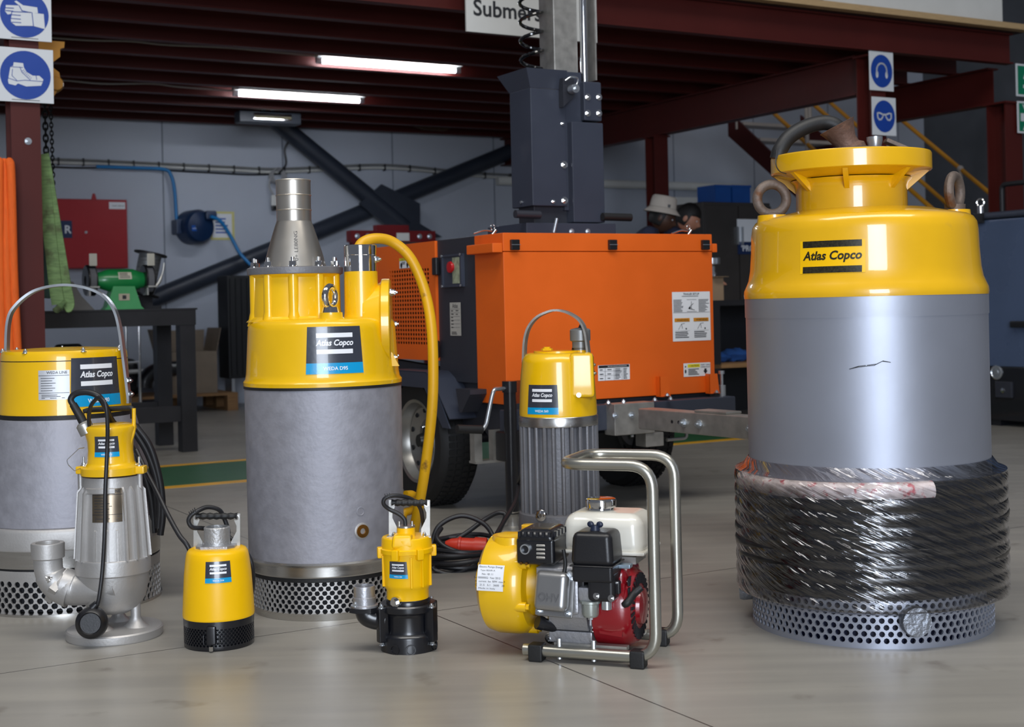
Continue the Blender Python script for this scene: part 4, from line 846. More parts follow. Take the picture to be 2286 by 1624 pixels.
P.part('cable_boss', G().lathe(P.prof([(0, 1198), (22, 1198), (20.5, 1192), (20, 1176), (0, 1176)]), 32, Matrix.Translation((0.0, -0.01, 0))), yellow_pl)
cf = P.part('gland_plate', G().cyl((0, -0.01, P.z(1176)), (0, -0.01, P.z(1172)), 0.024, n=28), ring)
for s in (-1, 1): build('bolt', G().cyl((s*0.017, -0.014, P.z(1172)), (s*0.017, -0.014, P.z(1162)), 0.0035, n=10), chrome, cf)
carry_handle(P, 868, 960, 1123, 1196, 0, 0.0)
P.part('power_cable', G().tube(spline([P.at(905, 1174, -0.01), P.at(903, 1160, -0.01), P.at(890, 1148, -0.008), P.at(870, 1138, -0.006), P.at(857, 1127, -0.012), P.at(858, 1115, -0.014), P.at(872, 1108, -0.012), P.at(895, 1108, 0.0), P.at(920, 1116, 0.02), P.at(938, 1135, 0.035), P.at(944, 1165, 0.05), P.at(950, 1210, 0.09), P.at(958, 1290, 0.1)], 8), 0.0055, 10), cable_m)
g = G()
for i in range(3): g.cyl(P.at(861+5*i, 1114-i, -0.02), P.at(859+5*i, 1103-i, -0.02), 0.0011, n=6)
P.part('cable_tie', g, black_pl)
ph, zc = P.onfront(888, 1274, 55*k); kk = (P.D-54*k)/FPX; brand_label(P.t, cylmap(rfun(yp), ph, zc), 46*kk, 38*kk, 'WEDA S04')
oc = P.at(814, 1358, -0.02)
P.part('outlet_elbow', G().tube(spline([P.at(862, 1384, -0.02), P.at(838, 1382, -0.02), P.at(820, 1374, -0.02), P.at(815, 1358, -0.02)], 8), [0.030]*6+[0.028]*19, 24), black_pt)
P.part('outlet_flange', G().prism([(-0.038, -0.02), (-0.02, -0.034), (0.02, -0.034), (0.034, -0.02), (0.034, 0.02), (0.02, 0.034), (-0.02, 0.034), (-0.038, 0.02)], 0.012, Matrix.Translation((oc.x, oc.y, oc.z-0.008))), black_pt)
za, zb, zc_ = oc.z+0.004, P.at(814, 1333, -0.02).z, P.at(814, 1308, -0.02).z
op = P.part('outlet_pipe', G().lathe([(0.036, za), (0.036, za+0.005), (0.0305, za+0.007), (0.0305, zb), (0.0285, zb+0.001), (0.0285, zc_-0.002), (0.0275, zc_), (0.0245, zc_), (0.0245, zb), (0, zb)], 40, Matrix.Translation((oc.x, oc.y, 0))), alu)
build('bolt', G().hexbolt((oc.x-0.022, oc.y-0.022, za+0.005), (0, 0, 1), 0.006, 0.008), zinc, op)
# ---------------------------------------------------------------- finned pump behind the engine
P = Pump('submersible_pump', 'finned grey pump with yellow cap and flat steel bail, standing behind the engine', 'pump', 1255, 1306, 4.60)
k = P.k
P.part('pump_base', G().lathe(P.prof([(0, 1306), (84, 1306), (92, 1296), (94, 1280), (94, 1165), (92, 1142), (86, 1138), (0, 1138)]), 72), grey_alu)
P.part('finned_body', G().lathe(P.prof([(0, 1140), (77, 1140), (75, 945), (0, 945)]), 72), grey_alu)
for i in range(26):
    ra = 2*PI*(i+0.3)/26; zb, zt = P.z(1141), P.z(946)
    P.part('fin', G().rbox(-0.006, 0.006, -88*k, -70*k, zb, zt, 0.0035, 1, M=Matrix.Rotation(ra, 4, 'Z')), grey_alu)
P.part('clamp_ring', G().lathe(P.prof([(0, 948), (88, 948), (88.5, 945), (88.5, 929), (86, 926), (0, 926)]), 80), ring)
yp = P.prof([(86, 927), (87, 922), (85, 880), (82.5, 840), (79, 808), (77, 800), (70, 790), (62, 787)])
P.part('pump_cover', G().lathe([(0, yp[0][1])]+yp+[(0, P.z(786))], 96), yellow)
P.part('cable_tower', G().rbox(0.034, 0.118, -84*k+0.004, 0.02, P.z(885), P.z(786), 0.014, taper=0.93), yellow)
q = P.at(1292, 880, -0.125); P.part('ground_bolt', G().hexbolt((q.x, -84*k+0.004, P.z(886, -0.12)+0.004), (0, -1, 0), 0.0055, 0.009), zinc)
P.part('top_plate', G().lathe(P.prof([(0, 788), (52, 788), (52, 783), (0, 783)]), 48), yellow)
q = P.at(1221, 783, -0.03); P.part('filler_cap', G().lathe([(0, q.z), (13*k, q.z), (13*k, q.z+0.007), (8*k, q.z+0.007), (8*k, q.z+0.012), (0, q.z+0.012)], 8, Matrix.Translation((q.x, q.y, 0))), yellow)
q = P.at(1296, 786, -0.01)
P.part('gland_seat', G().cyl((q.x, q.y, q.z-0.01), (q.x, q.y, q.z+0.006), 0.028, n=24), yellow)
P.part('cable_gland', G().lathe([(0, q.z), (0.022, q.z), (0.022, q.z+0.012), (0.027, q.z+0.014), (0.027, q.z+0.034), (0.034, q.z+0.038), (0.034, q.z+0.072), (0.030, q.z+0.076), (0.012, q.z+0.08), (0, q.z+0.08)], 24, Matrix.Translation((q.x, q.y, 0))), mat('grey_gland', (128, 130, 130), 0.4, 0.4))
P.part('power_cable', G().tube(spline([(q.x, q.y, q.z+0.07), (q.x+0.01, q.y+0.03, q.z+0.09), (q.x+0.0, q.y+0.08, q.z+0.06), (q.x-0.03, q.y+0.13, q.z-0.05), (q.x-0.06, q.y+0.19, q.z-0.22), P.at(1185, 1010, 0.42), P.at(1157, 1080, HC/(-ray(1020, 1255)[1])+0.35-4.60)], 8), 0.0085, 12), cable_m)
hp = [P.at(1170, 812, 0.02), P.at(1172, 760, 0.02), P.at(1180, 730, 0.02), P.at(1200, 706, 0.01), P.at(1238, 691, 0), P.at(1268, 697, -0.01), P.at(1296, 714, -0.03), P.at(1308, 740, -0.05), P.at(1314, 790, -0.07), P.at(1320, 845, -0.08)]
hd = P.part('handle', ribbon(G(), fillet(hp, 0.04, 4), (0.30, 0.95, 0), 0.034, 0.007), galv)
for y in (815, 834): build('bolt', G().hexbolt(P.at(1318+(y-834)*0.1, y, -0.08)+Vector((0.003, -0.002, 0)), (0.95, -0.3, 0), 0.009, 0.011), zinc, hd)
ph, zc = P.onfront(1209, 893, 85*k); kk = (P.D-84*k)/FPX; brand_label(P.t, cylmap(rfun(yp), ph, zc), 80*kk, 66*kk, 'WEDA S60')
ph, zc = P.onfront(1208, 1151, 93*k); nn = Vector((math.sin(ph), -math.cos(ph), 0)); b = nn*(93*k-0.004)
P.part('drain_plug', G().turned((b.x, b.y, zc), nn, [(0, 0), (0.019, 0), (0.019, 0.008), (0.016, 0.011), (0.007, 0.012), (0.006, 0.008), (0, 0.008)], 28), chrome)
# ================================================================ engine driven pump in a tube frame
EO = Vector((0.335, 3.415)); ea = math.radians(-20.0); E1 = Vector((math.cos(ea), math.sin(ea))); E2 = Vector((-math.sin(ea), math.cos(ea)))
ep = thing('engine_pump', 'petrol engine driving a yellow pump inside a bent steel tube frame', 'engine pump', (EO.x, EO.y, 0), ea)
def E(x, y, ly):
    a, b = ray(x, y); D = (ly+E2.dot(EO))/(a*E2.x+E2.y); p = Vector((a*D, D))-EO
    return Vector((p.dot(E1), ly, HC+b*D))
def ept(name, g, m, parent=None, smooth=40): return build(name, g, m, parent or ep, smooth)
FW = 0.235; ZR = 0.026; ZT = 0.500; TR = 0.0148
path = [(-0.345, 0, ZR), (0, 0, ZR), (0, 0, ZT), (-0.235, 0, ZT), (-0.235, FW, ZT), (0, FW, ZT), (0, FW, ZR), (-0.345, FW, ZR)]
fr_ = ept('tube_frame', G().tube(fillet(path, 0.062, 7), TR, 18), mat('zinc_tube', (176, 174, 164), 0.34, 0.9, var=0.08))
for x, y in ((-0.31, 0), (-0.045, 0), (-0.31, FW), (-0.045, FW)):
    build('rubber_foot', G().rbox(x-0.019, x+0.019, y-0.020, y+0.020, 0.0, 0.044, 0.005), black_rb, fr_)
for y in (0, FW):
    cb = ept('mount_rail', G().box(-0.27, -0.08, y-0.012+(0.03 if y == 0 else -0.03), y+0.012+(0.03 if y == 0 else -0.03), 0.034, 0.044), galv)
    for x in (-0.25, -0.16): build('bolt', G().cyl((x, y, 0.008), (x, y, 0.06), 0.006, n=8), zinc, cb)
XM = Matrix(((0,0,1,0),(1,0,0,0),(0,1,0,0),(0,0,0,1)))   # lathe axis -> local x
def xlathe(prof, x, y, z, n=56): return G().lathe(prof, n, Matrix.Translation((x, y, z)) @ XM)
# --- yellow volute
vc_ = E(1143, 1300, 0.12); VR = 0.132
vol = ept('pump_volute', xlathe([(0, -0.070), (0.05, -0.070), (0.055, -0.062), (VR*0.80, -0.060), (VR*0.95, -0.046), (VR, -0.02), (VR, 0.030), (VR*0.97, 0.052), (VR*0.88, 0.066), (VR*0.62, 0.070), (0, 0.070)], vc_.x, 0.12, vc_.z), yellow)
build('suction_flange', xlathe([(0, -0.085), (0.048, -0.085), (0.05, -0.08), (0.05, -0.068), (0, -0.068)], vc_.x, 0.12, vc_.z), yellow, vol)
zt = E(1155, 1192, 0.12).z
nk = build('outlet_neck', G().lathe([(0.060, vc_.z+0.07), (0.056, zt-0.03), (0.054, zt-0.008), (0.052, zt), (0.040, zt), (0.038, zt-0.03), (0, zt-0.03)], 40, Matrix.Translation((vc_.x+0.012, 0.10, 0))), yellow, vol)
q = E(1178, 1180, 0.15); build('priming_plug', G().lathe([(0, zt-0.04), (0.032, zt-0.04), (0.030, zt), (0.022, zt+0.004), (0.022, zt+0.016), (0.018, zt+0.018), (0, zt+0.018)], 24, Matrix.Translation((q.x, 0.165, 0))), yellow, vol)
for x, y in ((1078, 1262), (1072, 1308)):
    q = E(x, y, 0.08); build('plug', G().cyl((q.x-0.002, 0.08, q.z), (q.x+0.03, 0.08, q.z), 0.011, n=20).cyl((q.x-0.012, 0.08, q.z), (q.x, 0.08, q.z), 0.007, n=6), yellow, vol)
for a in (20, 75, 130, 190, 250, 305):
    ra = math.radians(a); b = Vector((vc_.x+0.066, 0.12+0.116*math.sin(ra), vc_.z+0.116*math.cos(ra))); build('bolt_boss', G().cyl(b-Vector((0.03, 0, 0)), b+Vector((0.012, 0, 0)), 0.013, n=16).cyl(b+Vector((0.012, 0, 0)), b+Vector((0.020, 0, 0)), 0.008, n=6), yellow, vol)
def volmap(x, y, o=0.0):      # on the rim of the volute, facing the camera
    a = -PI/2+(y+0.035)/VR; r = VR+0.0006+o
    return (vc_.x-0.012+x, 0.12+r*math.sin(a), vc_.z+r*math.cos(a))
stk = decal('sticker', rect(G(), volmap, 0, 0, 0.072, 0.066, 0.0006, 4, 12), white, vol, 'white rating sticker')
g = G(); write(g, volmap, 'Electro Pumps Energy', 0.0, 0.027, 0.064, 0.0012)
for i, s in enumerate(('Type B2XR-A', 'No 18 11', 'Ser 00000052  Year 2015', 'A   current  kw  RPM  max P', 'C   21.5   5.1   3600   28', 'Made in Italy')): write(g, volmap, s, 0.0 if i in (3, 4) else -0.008, 0.018-0.009*i, 0.012+0.0026*len(s) if len(s) > 9 else 0.03, 0.0012, 0, 0, 0.0048)
decal('print', g, ink, stk)
ept('adapter', xlathe([(0, 0), (0.085, 0), (0.075, 0.035), (0, 0.035)], vc_.x+0.068, 0.12, vc_.z), yellow)
# --- crankcase and base
a0 = E(1228, 1450, 0.04); a1 = E(1325, 1450, 0.04)
ept('engine_base', G().rbox(a0.x, a1.x, 0.03, 0.205, 0.041, 0.072, 0.004), alu)
ept('crankcase', G().rbox(a0.x-0.012, a1.x+0.005, 0.045, 0.19, 0.070, 0.215, 0.018, 3), alu)
ept('crankcase_front', G().prism([(0.03, 0.075), (0.06, 0.07), (0.06, 0.19), (0.0, 0.185), (0.005, 0.15)], a1.x-a0.x-0.015, Matrix.Translation((a0.x+0.005, 0, 0)) @ Matrix(((0,0,1,0),(1,0,0,0),(0,1,0,0),(0,0,0,1)))), alu)
for x, y in ((1228, 1443), (1318, 1443)):
    q = E(x, y, 0.035); ept('mount_bolt', G().hexbolt((q.x+0.004, 0.045, 0.072), (0, 0, 1), 0.006, 0.008), chrome)
q = E(1215, 1395, 0.03); ept('oil_filler', G().cyl((q.x+0.035, 0.05, q.z-0.012), (q.x, 0.02, q.z+0.004), 0.014, 0.016, 16).cyl((q.x, 0.02, q.z+0.004), (q.x-0.012, 0.01, q.z+0.010), 0.018, n=10), black_pl)
q = E(1225, 1428, 0.03); ept('drain_bolt', G().hexbolt((q.x, 0.045, q.z), (0, -1, 0), 0.010, 0.012), chrome)
# --- cylinder and head cover
q = E(1234, 1330, -0.03)
ept('cylinder', G().rbox(q.x-0.045, q.x+0.06, -0.005, 0.10, q.z-0.055, q.z+0.055, 0.012), alu)
for i in range(6): ept('cooling_fin', G().rbox(q.x-0.055, q.x+0.07, 0.005+0.014*i, 0.010+0.014*i, q.z-0.062, q.z+0.062, 0.002, 1), alu)
fn = Vector((-0.16, -0.96, 0.20)).normalized(); bx_ = Vector((0, 0, 1)).cross(fn).normalized()*-1; bz_ = bx_.cross(fn)
MH = Matrix(((bx_.x, -fn.x, bz_.x, q.x), (bx_.y, -fn.y, bz_.y, -0.015), (bx_.z, -fn.z, bz_.z, q.z), (0, 0, 0, 1)))
if MH.to_3x3().determinant() < 0: MH = MH @ Matrix.Diagonal((-1, 1, 1, 1))
if (MH.to_3x3() @ Vector((0, 0, 1))).z < 0: MH = MH @ Matrix.Rotation(PI, 4, 'Y')
hc = ept('head_cover', G().rbox(-0.045, 0.045, -0.034, 0.004, -0.042, 0.056, 0.016, 4, M=MH), mat('smooth_alu', (168, 168, 168), 0.36, 0.85, var=0.05))
build('cover_flange', G().rbox(-0.053, 0.053, 0.0, 0.008, -0.056, 0.058, 0.004, 2, M=MH), MATS['smooth_alu'], hc)
for x, z in ((-0.041, -0.044), (0.041, -0.044), (-0.041, 0.042), (0.041, 0.042)): build('bolt', G().hexbolt(MH @ Vector((x, 0, z)), fn, 0.006, 0.009), zinc, hc)
fm = planemap(MH @ Vector((0, -0.035, -0.008)), MH.to_3x3() @ Vector((1, 0, 0)), MH.to_3x3() @ Vector((0, 0, 1)))
decal('cast_lettering', write(G(), fm, 'OHV', 0, 0, 0.060, 0.0006, 0, 0.01), mat('cast_relief', (136, 136, 138), 0.45, 0.8), hc)
# --- muffler
m0 = E(1150, 1262, -0.01); m1 = E(1235, 1205, -0.01)
mu = ept('muffler', G().rbox(m0.x, m1.x, -0.005, 0.125, m0.z, m1.z, 0.010, 3), black_pt)
g = G().rbox(m0.x-0.003, m1.x+0.003, -0.010, 0.130, m1.z-0.012, m1.z+0.022, 0.016, 3, taper=0.84)
build('heat_guard', g, black_pt, mu)
xm0, xm1 = m0.x, m1.x
for i in range(6):
    x = xm0+0.012+(xm1-xm0-0.024)*i/5; build('guard_slot', G().box(x-0.0035, x+0.0035, -0.0095, 0.005, m1.z+0.004, m1.z+0.016, Matrix.Translation((0, 0.001, 0))), inside, mu)
for i in range(8):
    y = 0.012+0.0135*i; build('guard_slot', G().box(xm1-0.008, xm1+0.0005, y-0.0035, y+0.0035, m1.z+0.002, m1.z+0.016), galv if i % 2 else inside, mu)
q = E(1174, 1226, -0.005); build('exhaust_pipe', G().turned((q.x, -0.004, q.z), (0, -1, 0), [(0.013, 0), (0.013, 0.010), (0.010, 0.010), (0.010, -0.02), (0, -0.02)], 24), zinc, mu)
for i in range(4):
    q = E(1207, 1219+9*i, -0.005); build('vent_slot', G().rbox(q.x-0.012, q.x+0.012, -0.007, -0.003, q.z-0.003, q.z+0.003, 0.0015, 1), galv, mu)
for x, y in ((1164, 1258), (1176, 1259)): q = E(x, y, -0.005); build('screw', G().cyl((q.x, -0.009, q.z), (q.x, 0, q.z), 0.0035, n=10), brass, mu)
# --- air cleaner
c0 = E(1272, 1290, -0.035); c1 = E(1366, 1200, -0.035)
ac = ept('air_cleaner', G().rbox(c0.x, c1.x, -0.035, 0.075, c0.z+0.028, c1.z+0.008, 0.016, 4, taper=0.90), black_pl)
build('cleaner_base', G().rbox(c0.x+0.004, c1.x-0.002, -0.033, 0.073, c0.z-0.012, c0.z+0.032, 0.008, 3), black_pl, ac)
build('seam', G().rbox(c0.x-0.001, c1.x+0.001, -0.0365, 0.0765, c0.z+0.027, c0.z+0.031, 0.0015, 1), black_pl, ac)
q = E(1328, 1200, 0.01); zt = c1.z+0.008
build('wing_nut', G().cyl((q.x, 0.015, zt-0.002), (q.x, 0.015, zt+0.012), 0.014, 0.010, 16).sphere((q.x-0.012, 0.015, zt+0.014), 0.009, 0.005, 0.008, 12, 8).sphere((q.x+0.012, 0.015, zt+0.014), 0.009, 0.005, 0.008, 12, 8), mat('dark_blue_plastic', (28, 36, 58), 0.4), ac)
d0 = E(1310, 1345, -0.03); d1 = E(1366, 1290, -0.03)
build('intake_duct', G().rbox(d0.x, d1.x+0.004, -0.028, 0.03, d0.z, d1.z+0.01, 0.012, 3), black_pl, ac)
for x, y in ((1331, 1332), (1364, 1337)): q = E(x, y, -0.03); build('bolt', G().hexbolt((q.x, -0.027, q.z), (0, -1, 0.1), 0.006, 0.007), chrome, ac)
# --- carburettor
q = E(1318, 1350, 0.0)
cb = ept('carburettor', G().lathe([(0, q.z-0.030), (0.018, q.z-0.030), (0.021, q.z-0.024), (0.022, q.z+0.002), (0.026, q.z+0.004), (0.026, q.z+0.010), (0, q.z+0.010)], 32, Matrix.Translation((q.x, 0.0, 0))), mat('pale_zinc', (172, 178, 172), 0.35, 0.7))
build('bowl_bolt', G().cyl((q.x, 0, q.z-0.038), (q.x, 0, q.z-0.030), 0.007, n=6), zinc, cb)
build('throttle_body', G().rbox(q.x-0.03, q.x+0.03, -0.012, 0.03, q.z+0.008, q.z+0.045, 0.008), alu, cb)
q = E(1352, 1350, -0.01); build('fuel_strainer', G().cyl((q.x, 0.0, q.z-0.014), (q.x, 0.0, q.z+0.014), 0.013, n=20), zinc, cb)
ept('throttle_bracket', G().rbox(E(1280, 1300, 0).x, E(1304, 1300, 0).x, 0.0, 0.05, E(1280, 1312, 0).z, E(1280, 1272, 0).z, 0.006), black_pl)
ept('spark_plug_lead', G().tube(spline([E(1258, 1228, 0.0), E(1262, 1260, -0.01), E(1258, 1290, -0.02), E(1264, 1300, -0.01)], 6), 0.005, 10), black_rb)
q = E(1275, 1281, -0.01); ept('spark_plug', G().cyl((q.x, 0.0, q.z), (q.x, -0.02, q.z), 0.008, n=6), zinc)
# --- fuel tank
t0 = E(1250, 1245, 0.09); t1 = E(1432, 1162, 0.09)
tk = ept('fuel_tank', G().rbox(t0.x, t1.x+0.004, 0.085, 0.255, t0.z+0.005, t1.z+0.012, 0.034, 5, taper=0.93), mat('cream_tank', (222, 218, 206), 0.22, var=0.03, coat=0.4))
build('tank_seam', G().rbox(t0.x-0.003, t1.x+0.007, 0.082, 0.258, t0.z+0.012, t0.z+0.022, 0.004, 2), MATS['cream_tank'], tk)
q = E(1341, 1165, 0.16); zt = t1.z+0.012
build('filler_cap', G().lathe([(0.030, zt-0.004), (0.034, zt+0.002), (0.0335, zt+0.006)]+[(0.040, zt+0.008), (0.041, zt+0.024), (0.039, zt+0.029), (0.034, zt+0.031), (0, zt+0.030)], 24, Matrix.Translation((q.x, 0.165, 0))), chrome, tk)
ept('tank_bracket', G().box(t0.x+0.05, t1.x-0.02, 0.10, 0.20, t0.z-0.012, t0.z+0.006), galv)
# --- red blower housing with recoil starter
rc2 = E(1417, 1352, 0.117); RR = 0.098
red = mat('red_engine_paint', (140, 10, 24), 0.28, var=0.05, coat=0.6)
bl = ept('blower_housing', xlathe([(0.0, -0.075), (RR*1.05, -0.075), (RR*1.08, -0.03), (RR*1.04, 0.0), (RR*0.96, 0.014), (RR*0.90, 0.022), (RR*0.30, 0.026), (0, 0.026)], rc2.x-0.01, 0.117, rc2.z), red)
h0 = E(1306, 1385, 0.0); build('shroud', G().prism([(h0.x, 0.175), (h0.x+0.02, 0.120), (h0.x+0.03, 0.072), (rc2.x-0.01, 0.066), (rc2.x+0.0, 0.20), (h0.x+0.06, 0.205)], 0.16, Matrix(((1,0,0,0),(0,0,1,0.025),(0,1,0,0),(0,0,0,1)))), red, bl)
build('top_shroud', G().rbox(rc2.x-0.085, rc2.x+0.0, 0.04, 0.19, rc2.z+0.05, rc2.z+0.108, 0.02, 3), red, bl)
n_v = 30
for i in range(n_v):
    ra = 2*PI*i/n_v
    if 150 < math.degrees(ra) < 0: continue
    M_ = Matrix.Translation((rc2.x-0.01+0.0235, 0.117, rc2.z)) @ Matrix.Rotation(ra, 4, 'X')
    build('vent_slot', G().box(-0.001, 0.0022, -0.0035, 0.0035, RR*0.58, RR*0.86, M_), inside, bl)
build('starter_hub', xlathe([(0, 0.02), (RR*0.50, 0.02), (RR*0.46, 0.034), (RR*0.2, 0.038), (0, 0.038)], rc2.x-0.01, 0.117, rc2.z), red, bl)
for r_ in range(2):
    for i in range(4):
        q = E(1413+9*i+3*r_, 1286+19*r_-2*i, 0.05); build('vent_slot', G().box(-0.002, 0.003, -0.004, 0.004, -0.009, 0.009, Matrix.Translation((rc2.x+0.008-0.002*i, 0.035+0.012*i, rc2.z+0.075-0.024*r_))), inside, bl)
ept('pull_handle', G().tube(spline([E(1392, 1352, 0.0), E(1402, 1345, 0.0), E(1416, 1326, 0.02), E(1432, 1312, 0.03)], 6), [0.008]*3+[0.0095]*13+[0.0085]*3, 14), black_rb)
fm = planemap(E(1374, 1363, 0.02), (1, 0, 0), (0, 0, 1)); decal('caution_strip', G().rbox(-0.004, 0.004, -0.001, 0.001, -0.040, 0.040, 0.0005, 1, M=Matrix.Translation(E(1374, 1363, 0.022)) @ Matrix.Rotation(0.06, 4, 'Y')), white, bl)
q = E(1372, 1305, 0.02); kn = ept('choke_plate', G().rbox(q.x-0.015, q.x+0.018, 0.0, 0.02, q.z-0.022, q.z+0.012, 0.004), black_pl)
q = E(1370, 1303, -0.002); build('lever', G().rbox(q.x-0.014, q.x+0.012, -0.006, 0.0, q.z-0.001, q.z+0.004, 0.001, 1), zinc, kn)
q = E(1395, 1262, 0.05); ept('control_lever', G().rbox(q.x-0.016, q.x+0.018, 0.03, 0.06, q.z-0.006, q.z+0.004, 0.002), mat('pale_blue_zinc', (170, 190, 206), 0.3, 0.8))
# ================================================================ orange lighting-tower trailer
a_, b_ = ray(1131, 905); D0 = 5.75
UC = CA*a_*D0+SA*D0; VC = -SA*a_*D0+CA*D0
tr_ = uvobj('light_tower_trailer', 'orange and slate lighting tower trailer with raised mast', 'trailer', UC, VC)
def TV(x, y, ly): u, z = onv(x, y, VC+ly); return Vector((u-UC, ly, z))
def TU(x, y, lx): v, z = onu(x, y, UC+lx); return Vector((lx, v-VC, z))
def tp(name, g, m, parent=None, smooth=40): return build(name, g, m, parent or tr_, smooth)
LB = TV(1593, 700, 0).x; Z0 = TV(1131, 905, 0).z; Z1 = TV(1300, 521, 0).z; ZS = TV(1300, 562, 0).z
y1 = TU(1060, 600, 0).y; y2 = TU(975, 600, 0).y; y3 = 1.30
ch = tp('chassis', G().box(0.02, LB-0.02, 0.02, y3, Z0-0.12, Z0-0.004), slate_dk)
hood = tp('front_hood', G().rbox(0, LB, 0, y1, Z0, ZS-0.001, 0.004), orange)
lid = tp('hood_lid', G().rbox(-0.0005, LB+0.0005, -0.0005, y1, ZS+0.001, Z1, 0.004), orange)
build('lid_lip', G().rbox(-0.05, -0.002, 0.0, y1-0.02, TU(1090, 567, 0).z, TU(1090, 546, 0).z, 0.004), orange, lid)
build('lid_lip', G().rbox(LB+0.002, LB+0.03, 0.0, y1-0.02, TU(1090, 567, 0).z, TU(1090, 546, 0).z, 0.004), orange, lid)
for x in (1147, 1365, 1572):
    q = TV(x, 547, 0); l_ = build('latch', G().rbox(q.x-0.020, q.x+0.020, -0.018, 0.0, q.z-0.022, q.z+0.022, 0.003), black_pl, hood)
    build('latch_pin', G().box(q.x-0.020, q.x+0.022, -0.0195, -0.017, q.z-0.001, q.z+0.0015), zinc, l_)
pn = tp('side_panel', G().rbox(0.004, LB-0.004, y1, y2, Z0+0.08, Z1, 0.004), slate_dk)
dg_z0 = TU(925, 803, 0).z
dr_ = tp('grille_door', G().rbox(0.03, LB-0.03, y2, y3, dg_z0, Z1, 0.006), slate_dk)
# orange skin of the grille door with its perforated field
def TUh(x, y): p = TU(x, y, -0.004); return p
ga, gb = TU(962, 772, -0.006), TU(868, 604, -0.006)
Y0g, Y1g = ga.y, gb.y; Zg0, Zg1 = ga.z, gb.z
nc, nr = 16, 18; dy, dz_ = (Y1g-Y0g)/nc, (Zg1-Zg0)/nr; ry_, rz_ = dy*0.36, dz_*0.36
g = G(); sq = [(-1, -1), (0, -1), (1, -1), (1, 0), (1, 1), (0, 1), (-1, 1), (-1, 0)]
for j in range(nr):
    for i in range(nc):
        yc, zc = Y0g+(i+0.5)*dy, Zg0+(j+0.5)*dz_
        V = [(-0.006, yc+sx*dy/2, zc+sy*dz_/2) for sx, sy in sq]
        hp = [(math.cos(math.atan2(sy, sx))*ry_, math.sin(math.atan2(sy, sx))*rz_) for sx, sy in sq]
        V += [(-0.006, yc+hx, zc+hy) for hx, hy in hp]+[(-0.005, yc+hx, zc+hy) for hx, hy in hp]
        g.add(V, [(k, (k+1) % 8, (k+1) % 8+8, k+8) for k in range(8)]+[(k+8, (k+1) % 8+8, (k+1) % 8+16, k+16) for k in range(8)])
build('grille', g, orange, dr_)
g = G().box(-0.006, 0.03, y2+0.004, Y0g, dg_z0, Z1-0.002).box(-0.006, 0.03, Y1g, y3, dg_z0, Z1-0.002).box(-0.006, 0.03, Y0g, Y1g, dg_z0, Zg0).box(-0.006, 0.03, Y0g, Y1g, Zg1, Z1-0.002)
build('door_skin', g, orange, dr_)
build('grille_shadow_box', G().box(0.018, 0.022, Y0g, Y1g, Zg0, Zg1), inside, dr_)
for yy in (575, 760): q = TU(975, yy+20, -0.01); build('hinge', G().rbox(-0.026, -0.004, q.y-0.022, q.y+0.022, q.z-0.04, q.z+0.04, 0.006), black_pl, dr_)
def side_sticker(x0, y0, x1, y1_, draw, m=white, parent=None, lx=0.0):
    a, b = TU(x0, y1_, lx), TU(x1, y0, lx); fm = planemap((lx-0.0015, (a.y+b.y)/2, (a.z+b.z)/2), (0, -1, 0), (0, 0, 1)); w_, h_ = abs(b.y-a.y), b.z-a.z
    o = decal('sticker', rect(G(), fm, 0, 0, w_, h_, 0.001), m, parent or pn); draw(fm, w_, h_, o); return o
def front_sticker(x0, y0, x1, y1_, draw, m=white, parent=None):
    a, b = TV(x0, y1_, 0), TV(x1, y0, 0); fm = planemap(((a.x+b.x)/2, -0.0005, (a.z+b.z)/2), (1, 0, 0), (0, 0, 1)); w_, h_ = b.x-a.x, b.z-a.z
    o = decal('sticker', rect(G(), fm, 0, 0, w_, h_, 0.001), m, parent or hood); draw(fm, w_, h_, o); return o
amber = mat('warning_amber', (214, 140, 24), 0.5); cau_y = mat('caution_yellow', (226, 210, 40), 0.5)
def d_caution_small(fm, w_, h_, o):
    decal('header', rect(G(), fm, 0, h_*0.36, w_, h_*0.28, 0.0015), cau_y, o)
    g = G(); write(g, fm, 'CAUTION', 0, h_*0.36, w_*0.8, 0.002); lines(g, fm, 0, h_*0.0, w_*0.5, h_*0.3, 3, 0.002)
    for s in (-1, 1): disc(g, fm, s*w_*0.3, -h_*0.18, w_*0.10, 0.002, 14, None, 2); rect(g, fm, s*w_*0.3, -h_*0.36, w_*0.12, h_*0.2, 0.002)
    decal('print', g, ink, o)
s_ = side_sticker(893, 575, 915, 600, d_caution_small, white, dr_, -0.006)
def d_plate(fm, w_, h_, o):
    g = G(); write(g, fm, 'Atlas', 0, h_*0.40, w_*0.5, 0.002)
    for i in range(6): rect(g, fm, 0, h_*(0.30-0.11*i), w_*0.86, h_*0.006, 0.002, 2, 1)
    lines(g, fm, -w_*0.25, h_*0.0, w_*0.26, h_*0.6, 6, 0.002, 0.25); lines(g, fm, w_*0.2, h_*0.2, w_*0.3, h_*0.22, 2, 0.002, 0.2); lines(g, fm, 0, -h_*0.42, w_*0.7, h_*0.1, 2, 0.002)
    decal('print', g, ink, o)
side_sticker(1031, 676, 1005, 750, d_plate, mat('aged_plate', (176, 172, 164), 0.45), pn, 0.004)
